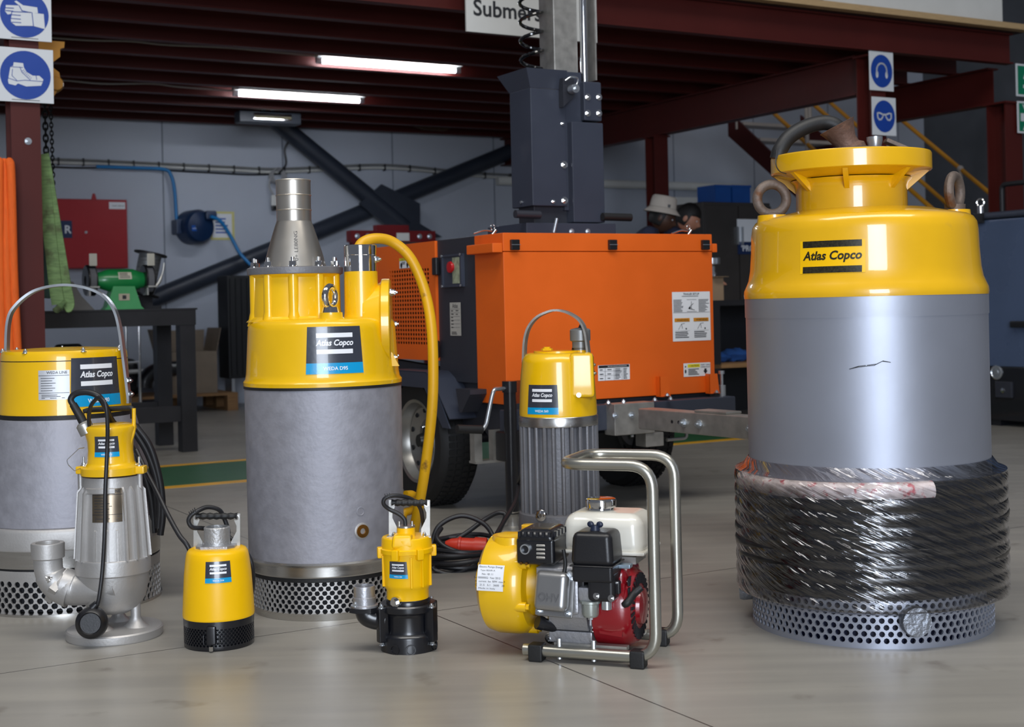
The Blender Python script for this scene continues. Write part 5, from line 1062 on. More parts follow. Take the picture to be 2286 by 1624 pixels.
# control window
a, b = TU(1038, 640, 0.004), TU(992, 570, 0.004)
wn = build('control_window', G().box(-0.008, 0.004, a.y, b.y, a.z, b.z).box(-0.014, -0.008, a.y, a.y+0.012, a.z, b.z).box(-0.014, -0.008, b.y-0.012, b.y, a.z, b.z).box(-0.014, -0.008, a.y, b.y, a.z, a.z+0.01).box(-0.014, -0.008, a.y, b.y, b.z-0.01, b.z), slate, pn)
ym = (a.y+b.y)/2; zm = (a.z+b.z)/2
build('control_card', G().box(-0.0095, -0.008, a.y+0.02, ym-0.005, a.z+0.015, b.z-0.015), mat('control_card', (150, 156, 130), 0.5, var=0.35, vscale=40), wn)
build('stop_button', G().turned((-0.008, ym-0.005, zm+0.015), (-1, 0, 0), [(0, 0), (0.020, 0), (0.020, 0.008), (0.026, 0.010), (0.024, 0.018), (0, 0.020)], 24), mat('red_button', (176, 16, 24), 0.3), wn)
for yy in (a.y+0.006, b.y-0.006):
    for zz in (a.z+0.005, b.z-0.005): build('screw', G().cyl((-0.014, yy, zz), (-0.017, yy, zz), 0.006, n=10), zinc, wn)
# front stickers
def d_setup(fm, w_, h_, o):
    g = G(); write(g, fm, 'TRAILER SETUP', 0, h_*0.455, w_*0.42, 0.002, 0, 0.01); lines(g, fm, 0, h_*0.41, w_*0.5, h_*0.02, 1, 0.002)
    for s in (-1, 1): lines(g, fm, s*w_*0.33, h_*0.22, w_*0.28, h_*0.26, 10, 0.002, 0.4)
    for q in ([(-0.12, 0.34), (0.13, 0.34)], [(-0.12, 0.10), (0.13, 0.10)], [(-0.48, 0.08), (0.48, 0.08)]): stroke(g, fm, [(x*w_, y*h_) for x, y in q], 0.0012, 0.002)
    for q in ([(0.0, 0.30), (0.0, 0.18)], [(-0.08, 0.16), (0.08, 0.13)], [(0.05, 0.26), (-0.04, 0.2), (0.02, 0.14)]): stroke(g, fm, [(x*w_, y*h_) for x, y in q], 0.002, 0.002)
    disc(g, fm, -w_*0.05, h_*0.17, 0.005, 0.002, 12, None, 2)
    decal('print', g, ink, o)
    for s in (-1, 1):
        decal('warning_header', rect(G(), fm, s*w_*0.25, -h_*0.07, w_*0.40, h_*0.075, 0.0015), amber, o)
        g = G(); write(g, fm, '! WARNING', s*w_*0.25, -h_*0.07, w_*0.34, 0.002, 0, 0.01); stroke(g, fm, [((s*0.25-0.10)*w_, -0.26*h_), ((s*0.25-0.02)*w_, -0.15*h_), ((s*0.25+0.06)*w_, -0.14*h_)], 0.0016, 0.002)
        stroke(g, fm, [((s*0.25-0.02)*w_, -0.15*h_), ((s*0.25+0.0)*w_, -0.24*h_)], 0.002, 0.002); disc(g, fm, (s*0.25+0.10)*w_, -0.25*h_, 0.004, 0.002, 10, None, 2)
        lines(g, fm, s*w_*0.25, -h_*0.37, w_*0.38, h_*0.14, 4, 0.002, 0.45)
        for q in ([(0.06, -0.105), (0.44, -0.105)], [(0.06, -0.29), (0.44, -0.29)]): stroke(g, fm, [(s*x*w_, y*h_) for x, y in q], 0.0008, 0.002)
        decal('print', g, ink, o)
front_sticker(1502, 651, 1584, 763, d_setup)
def d_table(fm, w_, h_, o):
    decal('header', rect(G(), fm, 0, h_*0.40, w_*0.96, h_*0.17, 0.0015), ink, o)
    decal('header_print', write(G(), fm, 'TIRE SIZE LOADING INFORMATION', w_*0.1, h_*0.40, w_*0.6, 0.002), white, o)
    g = G()
    for x in (-0.28, 0.0, 0.25): rect(g, fm, x*w_, -h_*0.09, w_*0.008, h_*0.78, 0.002)
    for y in (0.1, -0.18): rect(g, fm, -w_*0.1, y*h_, w_*0.7, h_*0.012, 0.002)
    for i in range(3): lines(g, fm, -w_*0.39, h_*(0.2-0.28*i), w_*0.12, h_*0.07, 1, 0.002, 0.8); lines(g, fm, -w_*0.14, h_*(0.2-0.28*i), w_*0.14, h_*0.06, 1, 0.002, 0.8)
    lines(g, fm, w_*0.13, -h_*0.09, w_*0.2, h_*0.74, 8, 0.002, 0.45); lines(g, fm, w_*0.37, -h_*0.09, w_*0.16, h_*0.74, 8, 0.002, 0.45)
    decal('print', g, ink, o)
front_sticker(1335, 813, 1405, 851, d_table)
def d_caution(fm, w_, h_, o):
    decal('header', rect(G(), fm, -w_*0.12, h_*0.30, w_*0.46, h_*0.26, 0.0015), cau_y, o)
    g = G(); write(g, fm, '! CAUTION', -w_*0.12, h_*0.30, w_*0.36, 0.002, 0, 0.01); write(g, fm, 'MUST TURN', w_*0.31, h_*0.34, w_*0.34, 0.002); write(g, fm, 'DRAIN PLUG', w_*0.31, h_*0.18, w_*0.34, 0.002)
    lines(g, fm, -w_*0.12, -h_*0.15, w_*0.42, h_*0.5, 5, 0.002, 0.5); poly(g, fm, [(w_*0.23, -h_*0.1), (w_*0.27, -h_*0.1), (w_*0.27, h_*0.05), (w_*0.35, h_*0.05), (w_*0.35, -h_*0.1), (w_*0.39, -h_*0.1), (w_*0.31, -h_*0.36)], 0.002)
    disc(g, fm, -w_*0.43, -h_*0.1, w_*0.03, 0.002, 12, w_*0.06, 2); disc(g, fm, -w_*0.43, h_*0.25, w_*0.025, 0.002, 12, None, 2); decal('print', g, ink, o)
front_sticker(1526, 809, 1585, 842, d_caution)
for x in (1474, 1584):
    q = TV(x, 868, 0); br = build('hood_bracket', G().prism([(-0.024, 0), (0.028, 0), (0.018, 0.085), (-0.024, 0.085)], 0.006, Matrix.Translation((q.x, -0.03, Z0)) @ Matrix.Rotation(PI/2, 4, 'X')).box(q.x-0.024, q.x-0.018, -0.035, 0.0, Z0, Z0+0.085).box(q.x-0.024, q.x+0.028, -0.04, 0.0, Z0-0.004, Z0), orange, hood)
    build('bolt', G().hexbolt((q.x+0.004, -0.045, Z0), (0, 0, 1), 0.009, 0.008), zinc, br)
for x in (1104, 1535):
    q = TV(x, 512, 0.08) if x > 1200 else TU(1098, 515, 0.05)
    hh = tp('lifting_pin', G().tube(spline([(q.x-0.09, q.y, Z1+0.006), (q.x-0.04, q.y, Z1+0.02), (q.x, q.y, Z1+0.018)], 5), 0.004, 8).torus((q.x+0.005, q.y, Z1+0.035), (0.2, -1, 0), 0.011, 0.0022, 20, 6).cyl((q.x, q.y, Z1), (q.x+0.02, q.y, Z1+0.022), 0.006, n=10), chrome)
# --- chassis: side skirt, mudguards, wheels
sk = tp('side_skirt', G().prism([(0.0, Z0-0.30), (0.34, Z0-0.06), (y3, Z0-0.06), (y3, dg_z0), (0.0, Z0+0.10)], 0.04, Matrix.Translation((0.03, 0, 0)) @ Matrix(((0,0,1,0),(1,0,0,0),(0,1,0,0),(0,0,0,1)))), slate_dk)
WX = -0.075; wheel_c = TU(930, 1010, WX); WR = 0.295; wz = WR; wy = wheel_c.y
def mudguard(x0, x1):
    y_a, y_b = wy-WR-0.09, wy+WR+0.09; zt = Z0+0.125
    pts = [(y_a-0.02, 0.42), (y_a+0.14, zt-0.03), (y_a+0.2, zt), (y_b-0.2, zt), (y_b-0.14, zt-0.03), (y_b, 0.42)]
    g = ribbon(G(), [((x0+x1)/2, y, z) for y, z in pts], (1, 0, 0), x1-x0, 0.006); m_ = tp('mudguard', g, slate)
    inner = [(y_a-0.02, 0.38), (y_a+0.14, zt-0.03), (y_a+0.2, zt), (y_b-0.2, zt), (y_b-0.14, zt-0.03), (y_b, 0.38), (y_b-0.06, 0.38), (y_b-0.2, zt-0.07), (y_a+0.22, zt-0.07), (y_a+0.05, 0.38)]
    g = G().prism(inner, 0.006, Matrix.Translation((x0 if x0 < 0 else x1-0.006, 0, 0)) @ Matrix(((0,0,1,0),(1,0,0,0),(0,1,0,0),(0,0,0,1)))); build('mudguard_side', g, slate, m_)
mudguard(-0.11, 0.16); mudguard(LB-0.12, LB+0.11)
def wheel(x, s):
    p = [(0.185, -0.085), (0.215, -0.092), (0.265, -0.096), (0.285, -0.080), (0.295, -0.055), (0.297, 0), (0.295, 0.055), (0.285, 0.080), (0.265, 0.096), (0.215, 0.092), (0.185, 0.085)]
    M_ = Matrix.Translation((x, wy, wz)) @ Matrix(((0,0,s,0),(1,0,0,0),(0,1,0,0),(0,0,0,1)))
    w_ = tp('wheel', G().lathe([(0.06, -0.03), (0.10, -0.02), (0.13, -0.035), (0.150, -0.045), (0.163, -0.04), (0.172, -0.060), (0.176, -0.085), (0.190, -0.090), (0.192, -0.08), (0.176, -0.06), (0.176, 0.08), (0.19, 0.09)], 56, M_), mat('silver_rim', (150, 148, 144), 0.35, 0.8, var=0.06))
    build('tyre', G().lathe(p+[p[0]], 72, M_), tyre, w_)
    for k in range(5):
        g = G()
        for j in range(-1, 2): pass
    g = G()
    for i in range(60):
        ra = 2*PI*i/60
        for zz in (-0.055, -0.018, 0.018, 0.055): g.box(-0.010, 0.010, -0.013, 0.013, 0.294, 0.300, Matrix.Translation((x, wy, wz)) @ Matrix.Rotation(ra+(0.05 if zz > 0 else 0), 4, 'X') @ Matrix.Translation((zz, 0, 0)) @ Matrix.Rotation(PI/2, 4, 'Z'))
    build('tread', g, tyre, w_)
    build('hub_cap', G().lathe([(0, -0.075), (0.028, -0.075), (0.034, -0.06), (0.042, -0.03), (0, -0.02)], 28, M_), black_pl, w_)
    for i in range(5):
        ra = 2*PI*i/5+0.3; b = M_ @ Vector((0.062*math.sin(ra), -0.062*math.cos(ra), -0.025)); build('wheel_nut', G().hexbolt(b, M_.to_3x3() @ Vector((0, 0, -1)), 0.011, 0.018), chrome, w_)
    for i in range(10):
        ra = 2*PI*i/10; b = M_ @ Vector((0.138*math.sin(ra), -0.138*math.cos(ra), -0.0395)); build('rim_slot', G().turned(b, M_.to_3x3() @ Vector((0, 0, -1)), [(0, -0.002), (0.012, -0.002), (0.012, 0.003), (0, 0.003)], 14), inside, w_)
wheel(WX+0.085, 1); wheel(LB-0.0, -1)
tp('axle', G().cyl((0.05, wy, wz), (LB-0.05, wy, wz), 0.03, n=16), slate_dk)
tp('step_bracket', G().prism([(0, 0), (0.13, 0), (0.13, -0.02), (0.05, -0.10), (0.03, -0.10)], 0.08, Matrix.Translation((-0.08, 0.30, Z0+0.06)) @ Matrix(((0,0,1,0),(-1,0,0,0),(0,1,0,0),(0,0,0,1)))), slate_dk)
# --- front frame rail, outrigger drawbar, jack
zr0, zr1 = TV(1400, 962, -0.05).z, TV(1400, 900, -0.05).z
tp('frame_rail', G().rbox(-0.02, LB+0.06, -0.07, 0.03, zr0+0.01, zr1, 0.006), slate)
q = TV(1400, 930, -0.09); qb = TV(1360, 930, -0.09)
dbk = tp('drawbar_bracket', G().rbox(qb.x, TV(1450, 930, -0.09).x, -0.13, -0.05, zr0-0.01, zr1+0.005, 0.005), galv)
for x, y in ((1373, 928), (1410, 927), (1432, 928)): p_ = TV(x, y, -0.13); build('bolt', G().hexbolt((p_.x, -0.13, p_.z), (0, -1, 0), 0.010, 0.012), zinc, dbk)
for x in (1358, 1392, 1462, 1497): p_ = TV(x, 905, -0.09); build('bolt', G().hexbolt((p_.x, -0.09, zr1+0.005), (0, 0, 1), 0.009, 0.010), zinc, dbk)
p_ = TV(1452, 975, -0.09); build('socket', G().rbox(p_.x-0.045, p_.x+0.05, -0.12, -0.04, zr0-0.07, zr0-0.01, 0.004), galv, dbk)
p_ = TV(1525, 985, 0.0); build('hook', G().tube(fillet([(p_.x-0.09, 0, zr0-0.06), (p_.x+0.02, 0, zr0-0.06), (p_.x+0.02, 0, zr0+0.01)], 0.02, 4), 0.008, 8), galv, dbk)
inv = (Matrix.Translation(uvw(UC, VC)) @ RUV).inverted()
A = inv @ wp(1452, 935, 5.62); B = inv @ wp(1760, 952, 4.98); dv = (B-A); dv.z = 0; LD = dv.length
MD = Matrix.Translation(A) @ Matrix.Rotation(math.atan2(dv.y, dv.x), 4, 'Z')
dbr = tp('drawbar', G().rbox(-0.03, LD, -0.04, 0.04, -0.042, 0.042, 0.006, M=MD), galv)
for x in (0.18, 0.22): build('pin_hole', G().cyl(MD @ Vector((x, -0.0405, 0.0)), MD @ Vector((x, -0.038, 0)), 0.007, n=12), inside, dbr)
for x in (0.25, 0.34, 0.62): build('bolt', G().hexbolt(MD @ Vector((x, -0.040, 0.0)), (MD.to_3x3() @ Vector((0, -1, 0))), 0.012, 0.014), zinc, dbr)
build('latch_plate', G().rbox(0.30, 0.48, -0.03, 0.05, 0.042, 0.052, 0.003, M=MD), galv, dbr)
p_ = TV(1612, 890, -0.02); tp('leveling_bolt', G().cyl((p_.x, -0.02, zr1-0.02), (p_.x, -0.02, zr1+0.05), 0.018, n=12).cyl((p_.x, -0.02, zr1+0.05), (p_.x, -0.02, zr1+0.10), 0.008, n=10).cyl((p_.x, -0.02, zr1+0.10), (p_.x, -0.02, zr1+0.115), 0.014, n=6), zinc)
J = inv @ wp(1141, 1000, 5.62); jx, jy = J.x, J.y
jk = tp('jack', G().cyl((jx, jy, 0.06), (jx, jy, TV(1141, 868, jy).z), 0.026, n=28).cyl((jx, jy, TV(1141, 876, jy).z), (jx, jy, TV(1141, 851, jy).z), 0.031, n=28), black_pt)
build('jack_foot', G().lathe([(0.055, 0.0), (0.055, 0.006), (0.024, 0.012), (0.020, 0.03), (0.022, 0.06), (0.030, 0.07), (0, 0.07)], 28, Matrix.Translation((jx, jy, 0))), galv, jk)
build('jack_clamp', G().rbox(jx-0.03, jx+0.10, jy-0.01, jy+0.08, Z0-0.22, Z0-0.10, 0.008), black_pl, jk)
h_ = [TV(1128, 868, jy), TV(1103, 869, jy-0.03), TV(1098, 885, jy-0.03), TV(1085, 950, jy-0.04), TV(1076, 962, jy-0.04), TV(1066, 962, jy-0.04)]
cr = build('crank', G().tube(fillet(h_, 0.02, 4), 0.0085, 12), zinc, jk)
build('crank_grip', G().cyl(TV(1076, 960, jy-0.04), TV(1020, 958, jy-0.04), 0.017, n=20), black_rb, cr)
fm = planemap(TU(1058, 944, 0.028)+Vector((-0.001, 0, 0)), (0, -1, 0), (0, 0, 1)); s_ = decal('sticker', rect(G(), fm, 0, 0, 0.06, 0.035, 0.001), cau_y, sk); decal('print', lines(G(), fm, 0, 0, 0.05, 0.025, 3, 0.002), ink, s_)
for x0, x1 in ((1050, 1066), (1092, 1116)):
    p_, p2 = TV(x0, 1030, 0.1), TV(x1, 985, 0.1); tp('outrigger_guide', G().box(p_.x, p2.x, 0.06, 0.10, p_.z, p2.z+0.05), galv)
p_, p2 = TV(1050, 1032, 0.1), TV(1116, 1024, 0.1); tp('outrigger_strap', G().box(p_.x, p2.x, 0.05, 0.11, p_.z-0.005, p2.z), galv)
# --- mast
MY = 0.38
def MV(x, y, d=0.0): return TV(x, y, MY+d)
mast_b = tp('mast_base', G().rbox(MV(1160, 500).x, MV(1375, 500, -0.06).x, MY-0.06, MY+0.30, Z1, MV(1250, 500).z, 0.004), slate)
for x in (1276, 1312): p_ = MV(x, 517, -0.06); build('bolt', G().hexbolt((p_.x, MY-0.06, p_.z), (0, -1, 0), 0.009, 0.008), zinc, mast_b)
x0, x1 = MV(1186, 300).x, MV(1264, 300).x; za, zb = MV(1220, 460).z, MV(1220, 198).z
mh = tp('mast_housing', G().rbox(x0, x1, MY, MY+0.19, za, zb, 0.005), slate)
fl_v = G(); bz = MV(1220, 156).z
V = [(x0, MY, zb), (x1, MY, zb), (x1, MY+0.19, zb), (x0, MY+0.19, zb), (x0-0.03, MY-0.02, bz), (x1, MY-0.02, bz), (x1, MY+0.25, bz), (x0-0.03, MY+0.25, bz)]
fl_v.add(V, [(0, 1, 5, 4), (1, 2, 6, 5), (2, 3, 7, 6), (3, 0, 4, 7)]); build('hopper', fl_v, slate, mh)
tp('mast_foot', G().rbox(MV(1200, 480).x, MV(1300, 480).x, MY+0.03, MY+0.17, Z1+0.02, za+0.01, 0.004), slate_dk)
xa, xb = MV(1275, 300, -0.03).x, MV(1347, 300, -0.03).x
tp('winch_cover', G().rbox(x1+0.012, xb, MY-0.03, MY+0.16, MV(1310, 497, -0.03).z, MV(1310, 273, -0.03).z, 0.005), slate)
tp('web_plate', G().rbox(x1-0.01, MV(1304, 300).x, MY+0.01, MY+0.12, MV(1280, 470).z, MV(1280, 160).z, 0.003), slate)
cl = tp('rod_clamp', G().rbox(MV(1303, 200, -0.02).x, MV(1343, 200, -0.02).x, MY-0.02, MY+0.10, MV(1320, 270, -0.02).z, MV(1320, 182, -0.02).z, 0.008), slate)
for x in (1312, 1337):
    for y in (217, 253): p_ = MV(x, y, -0.02); build('bolt', G().hexbolt((p_.x, MY-0.02, p_.z), (0, -1, 0), 0.011, 0.010), chrome, cl)
for x, y, r_ in ((1255, 276, 0.006), (1259, 368, 0.012), (1260, 448, 0.012), (1235, 450, 0.007)): p_ = MV(x, y); build('bolt', G().hexbolt((p_.x, MY, p_.z), (0, -1, 0), r_, 0.010), chrome, mh)
p_ = TU(1163, 452, x0); build('bolt', G().cyl((x0, MY+0.1, p_.z), (x0-0.006, MY+0.1, p_.z), 0.007, n=10), zinc, mh)
tp('pulley_bracket', G().prism([(0, 0), (0.06, 0.05), (0.06, 0.13), (0, 0.13)], 0.05, Matrix.Translation((MV(1258, 235, -0.04).x, MY-0.04, MV(1258, 238, -0.04).z)) @ Matrix.Rotation(PI/2, 4, 'X') @ Matrix.Translation((0, 0, -0.05))), slate_dk)
p_ = MV(1275, 200, -0.06); tp('pulley', G().cyl((p_.x, MY-0.10, p_.z), (p_.x, MY-0.06, p_.z), 0.020, n=20).cyl((p_.x, MY-0.11, p_.z), (p_.x, MY-0.05, p_.z), 0.008, n=6), zinc)
tp('wire_rope', G().tube(spline([MV(1262, 180, -0.05), MV(1275, 172, -0.06), MV(1290, 176, -0.05), MV(1285, 195, -0.05), MV(1278, 205, -0.06)], 5), 0.004, 8), zinc)
xt0, xt1 = MV(1236, 80, 0.03).x, MV(1290, 80, 0.03).x
tp('mast_tube', G().rbox(xt0, xt1, MY+0.03, MY+0.03+(xt1-xt0), za+0.1, 3.6, 0.008), galv)
p_ = MV(1303, 80, 0.02); tp('lift_rod', G().cyl((p_.x, MY+0.02, MV(1303, 200).z), (p_.x, MY+0.02, 3.6), 0.018, n=24), chrome)
p_ = MV(1316, 80, 0.05); tp('guide_rail', G().box(p_.x-0.004, p_.x+0.004, MY+0.0, MY+0.06, MV(1316, 178).z, 3.6), galv)
hp0 = MV(1188, 152, 0.12); pts = [(hp0.x+0.052*math.cos(2*PI*t/14), MY+0.12+0.052*math.sin(2*PI*t/14), hp0.z+0.0063*t) for t in range(0, 14*14)]
tp('coiled_cord', G().tube(pts, 0.0085, 8), mat('glossy_black_cord', (14, 14, 16), 0.12, coat=0.5))
for x0_, x1_, y_ in ((1345, 1408, 484), (1150, 1205, 478)):
    d_ = -0.05 if x0_ > 1200 else -0.06
    tp('winch_handle', G().cyl(MV(x0_, y_, d_), MV(x1_, y_+2, d_), 0.018, n=18), black_rb if x0_ > 1200 else slate_dk)
tp('release_pin', G().cyl(MV(1236, 520, -0.06), MV(1243, 488, -0.06), 0.008, n=10), zinc)
# ================================================================ workshop things behind
def floor_uv(x, y): a, b = ray(x, y); D = HC/(-b); return CA*a*D+SA*D, -SA*a*D+CA*D
steel_blk = mat('blackened_steel', (34, 33, 36), 0.5, 0.3, var=0.15)
# ---------------------------------------------------------------- bench
UB, VB = floor_uv(420, 1008)
ZB = onv(425, 688, VB)[1]; BL = 1.45
bn = uvobj('work_bench', 'black steel work bench under the red wall cabinet', 'bench', UB, VB)
build('bench_top', G().box(-BL, 0.065, -0.06, 0.62, ZB-0.012, ZB), steel_blk, bn)
build('apron', G().box(-BL, 0.055, -0.055, -0.047, ZB-0.11, ZB-0.012), steel_blk, bn)
build('apron', G().box(0.047, 0.055, -0.047, 0.60, ZB-0.11, ZB-0.012), steel_blk, bn)
for x in (0.0, -BL+0.06):
    for y in (0.0, 0.55): build('leg', G().box(x-0.05, x+0.05, y-0.05, y+0.05, 0, ZB-0.012), steel_blk, bn)
for y in (0.0, 0.55): build('stretcher', G().box(-BL+0.11, -0.05, y-0.03, y+0.03, 0.20, 0.30), steel_blk, bn)
# ---------------------------------------------------------------- bench grinder
VG = VB+0.16
def gq(x, y): u, z = onv(x, y, VG); return Vector((u, 0, z))
g0 = gq(270, 686); gr = uvobj('bench_grinder', 'green bench grinder with two wheel guards on the black bench', 'grinder', g0.x, VG, ZB)
green = mat('green_enamel', (24, 124, 62), 0.35, var=0.08, coat=0.3)
def gl(x, y): q = gq(x, y); return q.x-g0.x, q.z-ZB
xa_, zc_ = gl(213, 626); xb_, _ = gl(322, 626); zc_ = gl(270, 626)[1]; Lg = xb_-xa_
GM = Matrix.Translation((xa_, 0, zc_)) @ XM
build('motor_body', G().lathe([(0, 0), (0.045, 0), (0.05, 0.01), (0.055, 0.03), (0.072, Lg*0.25), (0.073, Lg*0.75), (0.055, Lg-0.03), (0.05, Lg-0.01), (0.045, Lg), (0, Lg)], 40, GM), green, gr)
xp0, zp0_ = gl(235, 686); xp1, _ = gl(310, 686)
pd = build('pedestal', G().prism([(xp0-0.02, 0), (xp1+0.02, 0), (xp1-0.0, 0.02), (xp1-0.04, zc_-0.04), (xp0+0.04, zc_-0.04), (xp0, 0.02)], 0.12, Matrix(((1,0,0,0),(0,0,1,-0.06),(0,1,0,0),(0,0,0,1)))), mat('pale_green_enamel', (70, 150, 92), 0.4), gr)
xs, zs_ = gl(272, 664); build('switch_plate', G().rbox(xs-0.035, xs+0.035, -0.064, -0.058, zs_-0.022, zs_+0.022, 0.002, 1), mat('switch_beige', (170, 160, 140), 0.5), pd); build('switch', G().rbox(xs-0.012, xs+0.012, -0.070, -0.062, zs_-0.012, zs_+0.012, 0.002, 1), ink, pd)
fm = lambda x, y, o=0.0: (xa_+Lg*0.55+x, -(0.0735+o)*math.cos((y+0.03)/0.073), zc_+(0.0735+o)*math.sin((y+0.03)/0.073))
s_ = decal('label', rect(G(), fm, 0, 0, 0.085, 0.05, 0.0005, 4, 6), mat('grinder_label', (196, 190, 170), 0.5), gr); decal('print', lines(G(), fm, 0, 0, 0.07, 0.04, 4, 0.001), ink, s_)
for s, xw in ((-1, gl(201, 626)[0]), (1, gl(329, 626)[0])):
    wg = build('wheel_guard', G().lathe([(0.03, -0.03), (0.095, -0.03), (0.1, -0.025), (0.1, 0.025), (0.095, 0.03), (0.03, 0.03)], 40, Matrix.Translation((xw, 0, zc_)) @ XM), black_pl, gr)
    build('grinding_wheel', G().lathe([(0, -0.018), (0.088, -0.018), (0.088, 0.018), (0, 0.018)], 40, Matrix.Translation((xw, -0.022, zc_)) @ XM), mat('abrasive_grey', (92, 92, 96), 0.8, bump=0.3, bscale=150), wg)
    build('eye_shield', G().rbox(xw-0.025, xw+0.025, -0.10, -0.09, zc_+0.09, zc_+0.17, 0.006, 2, M=Matrix.Identity(4)), mat('cloudy_perspex', (176, 172, 160), 0.4), wg)
    build('tool_rest', G().box(xw-0.03, xw+0.03, -0.13, -0.08, zc_-0.05, zc_-0.04).box(xw-0.03, xw-0.02, -0.1, 0.0, zc_-0.10, zc_-0.04), galv, wg)
xw = gl(345, 620)[0]; build('bent_guard', G().tube(spline([(xw-0.02, -0.02, zc_-0.06), (xw+0.02, -0.02, zc_-0.02), (xw+0.05, -0.02, zc_+0.05), (xw+0.06, -0.02, zc_+0.11)], 5), [0.012]*8+[0.007]*8, 8), galv, gr)
# wire spool, slab of scrap on the bench
q = gq(320, 595); sp_ = uvobj('wire_spool', 'tilted grey wire spool standing behind the grinder', 'spool', onv(318, 660, VB+0.42)[0], VB+0.42, ZB)
MS = Matrix.Translation((0, 0, 0.095)) @ Matrix.Rotation(0.22, 4, 'Y')
zh = 0.28
build('core', G().lathe([(0.075, 0.0), (0.075, zh)], 28, MS), mat('wound_wire', (120, 122, 124), 0.4, 0.6, stretch=(1, 1, 40), var=0.4), sp_)
for z_ in (0.0, zh): build('flange', G().lathe([(0, z_), (0.11, z_), (0.11, z_+0.010), (0, z_+0.010)], 32, MS), steel_blk, sp_)
build('stand', G().box(-0.12, 0.10, -0.1, 0.1, 0.0, 0.022).box(-0.10, 0.06, -0.03, 0.03, 0.022, 0.09), steel_blk, sp_)
p0 = onv(165, 690, VB+0.05)[0]; tag(build('scrap_sheet', G().prism([(p0-0.10, ZB), (p0+0.13, ZB), (p0+0.05, ZB+0.09), (p0-0.0, ZB+0.18), (p0-0.08, ZB+0.20)], 0.05, Matrix(((1,0,0,0),(0,0,1,VB+0.05),(0,1,0,0),(0,0,0,1)))), mat('dusty_scrap', (96, 94, 92), 0.7, bump=0.3, bscale=30, var=0.2), local=RUV), 'grey sheet offcut leaning behind the green sling', 'scrap')
# ---------------------------------------------------------------- pallet, carton, pipe elbow, trolley, locker
VP = 12.35; wood = mat('pallet_wood', (140, 104, 66), 0.75, var=0.2, vscale=6, stretch=(1, 14, 14), bump=0.1, bscale=20)
pu0, pu1 = onv(283, 890, VP)[0], onv(531, 870, VP)[0]; pz = 0.165
pal = uvobj('pallet', 'wooden pallet on the floor behind the bench', 'pallet', pu0, VP); PL = pu1-pu0
for i in range(6): build('board', G().box(0, PL, 0.13*i, 0.13*i+0.10, pz-0.022, pz), wood, pal)
for x in (0.0, PL/2-0.05, PL-0.10):
    build('bearer', G().box(x, x+0.10, 0, 0.75, pz-0.044, pz-0.022), wood, pal)
    for y in (0.0, 0.33, 0.65): build('block', G().box(x, x+0.10, y, y+0.10, 0.02, pz-0.044), wood, pal)
    build('runner', G().box(x, x+0.10, 0, 0.75, 0, 0.02), wood, pal)
card = mat('brown_cardboard', (128, 114, 98), 0.8, var=0.12)
c0_, c1_ = onv(372, 870, VP+0.15)[0], onv(486, 870, VP+0.15)[0]; cz_ = onv(430, 762, VP+0.15)[1]
ct = uvobj('cardboard_carton', 'brown cardboard carton with open flaps on the pallet', 'carton', c0_, VP+0.15, pz); cw = c1_-c0_; chh = cz_-pz-0.10
build('carton_body', G().box(0, cw, 0, 0.40, 0, chh), card, ct)
build('flap', G().box(0, cw, -0.004, 0.0, 0, 0.30, Matrix.Translation((0, 0.0, chh)) @ Matrix.Rotation(-2.75, 4, 'X')), mat('pale_cardboard', (156, 142, 122), 0.8), ct)
build('flap', G().box(0, cw, 0, 0.004, 0, 0.20, Matrix.Translation((0, 0.40, chh)) @ Matrix.Rotation(0.15, 4, 'X')), card, ct)
for x, r_ in ((0, -0.25), (cw, 0.2)): build('flap', G().box(-0.002, 0.002, 0, 0.40, 0, 0.22, Matrix.Translation((x, 0, chh)) @ Matrix.Rotation(r_, 4, 'Y')), card, ct)
tag(build('pipe_elbow', G().tube(spline([wallp(322, 866, VP+0.1), wallp(324, 850, VP+0.1), wallp(336, 834, VP+0.1), wallp(360, 825, VP+0.1), wallp(395, 823, VP+0.1)], 6), 0.068, 24), black_pt, local=RUV), 'glossy black pipe elbow lying on the pallet', 'pipe')
q = wallp(303, 870, VP+0.12); cc_ = uvobj('plastic_casing', 'black plastic casing on the pallet beside the pipe elbow', 'casing', q.x, VP+0.35, pz)
build('shell', G().rbox(-0.14, 0.10, -0.1, 0.12, 0, 0.34, 0.07, 4, taper=0.8), black_pl, cc_); build('rim', G().rbox(-0.13, 0.14, -0.12, 0.14, 0.20, 0.24, 0.02, 2), whitep, cc_)
q = wallp(296, 760, VP-0.6); tl = uvobj('sack_trolley', 'pair of bright steel trolley uprights behind the bench', 'trolley', q.x, VP-0.6)
for x in (-0.055, 0.055): build('upright', G().cyl((x, 0, 0.0), (x, 0.0, 0.88), 0.012, n=12), chrome, tl)
for z_ in (0.15, 0.5, 0.86): build('cross_bar', G().cyl((-0.055, 0, z_), (0.055, 0, z_), 0.010, n=10), zinc, tl)
build('toe_plate', G().box(-0.08, 0.08, -0.15, 0.0, 0.0, 0.01), zinc, tl)
la, lb_ = wallp(512, 846, 12.5), wallp(560, 615, 12.5); lk = uvobj('dark_radiator', 'tall black finned radiator standing by the back wall', 'radiator', la.x, 12.5)
build('case', G().rbox(0, lb_.x-la.x+0.12, 0, 0.3, la.z, lb_.z, 0.01), mat('matt_black', (14, 16, 20), 0.6), lk)
for i in range(5): build('fin', G().box(0.02+0.055*i, 0.04+0.055*i, -0.02, 0.0, la.z+0.03, lb_.z-0.03), MATS['matt_black'], lk)
for x in (0.04, lb_.x-la.x+0.06): build('foot', G().box(x, x+0.03, 0.05, 0.25, 0, la.z), zinc, lk)
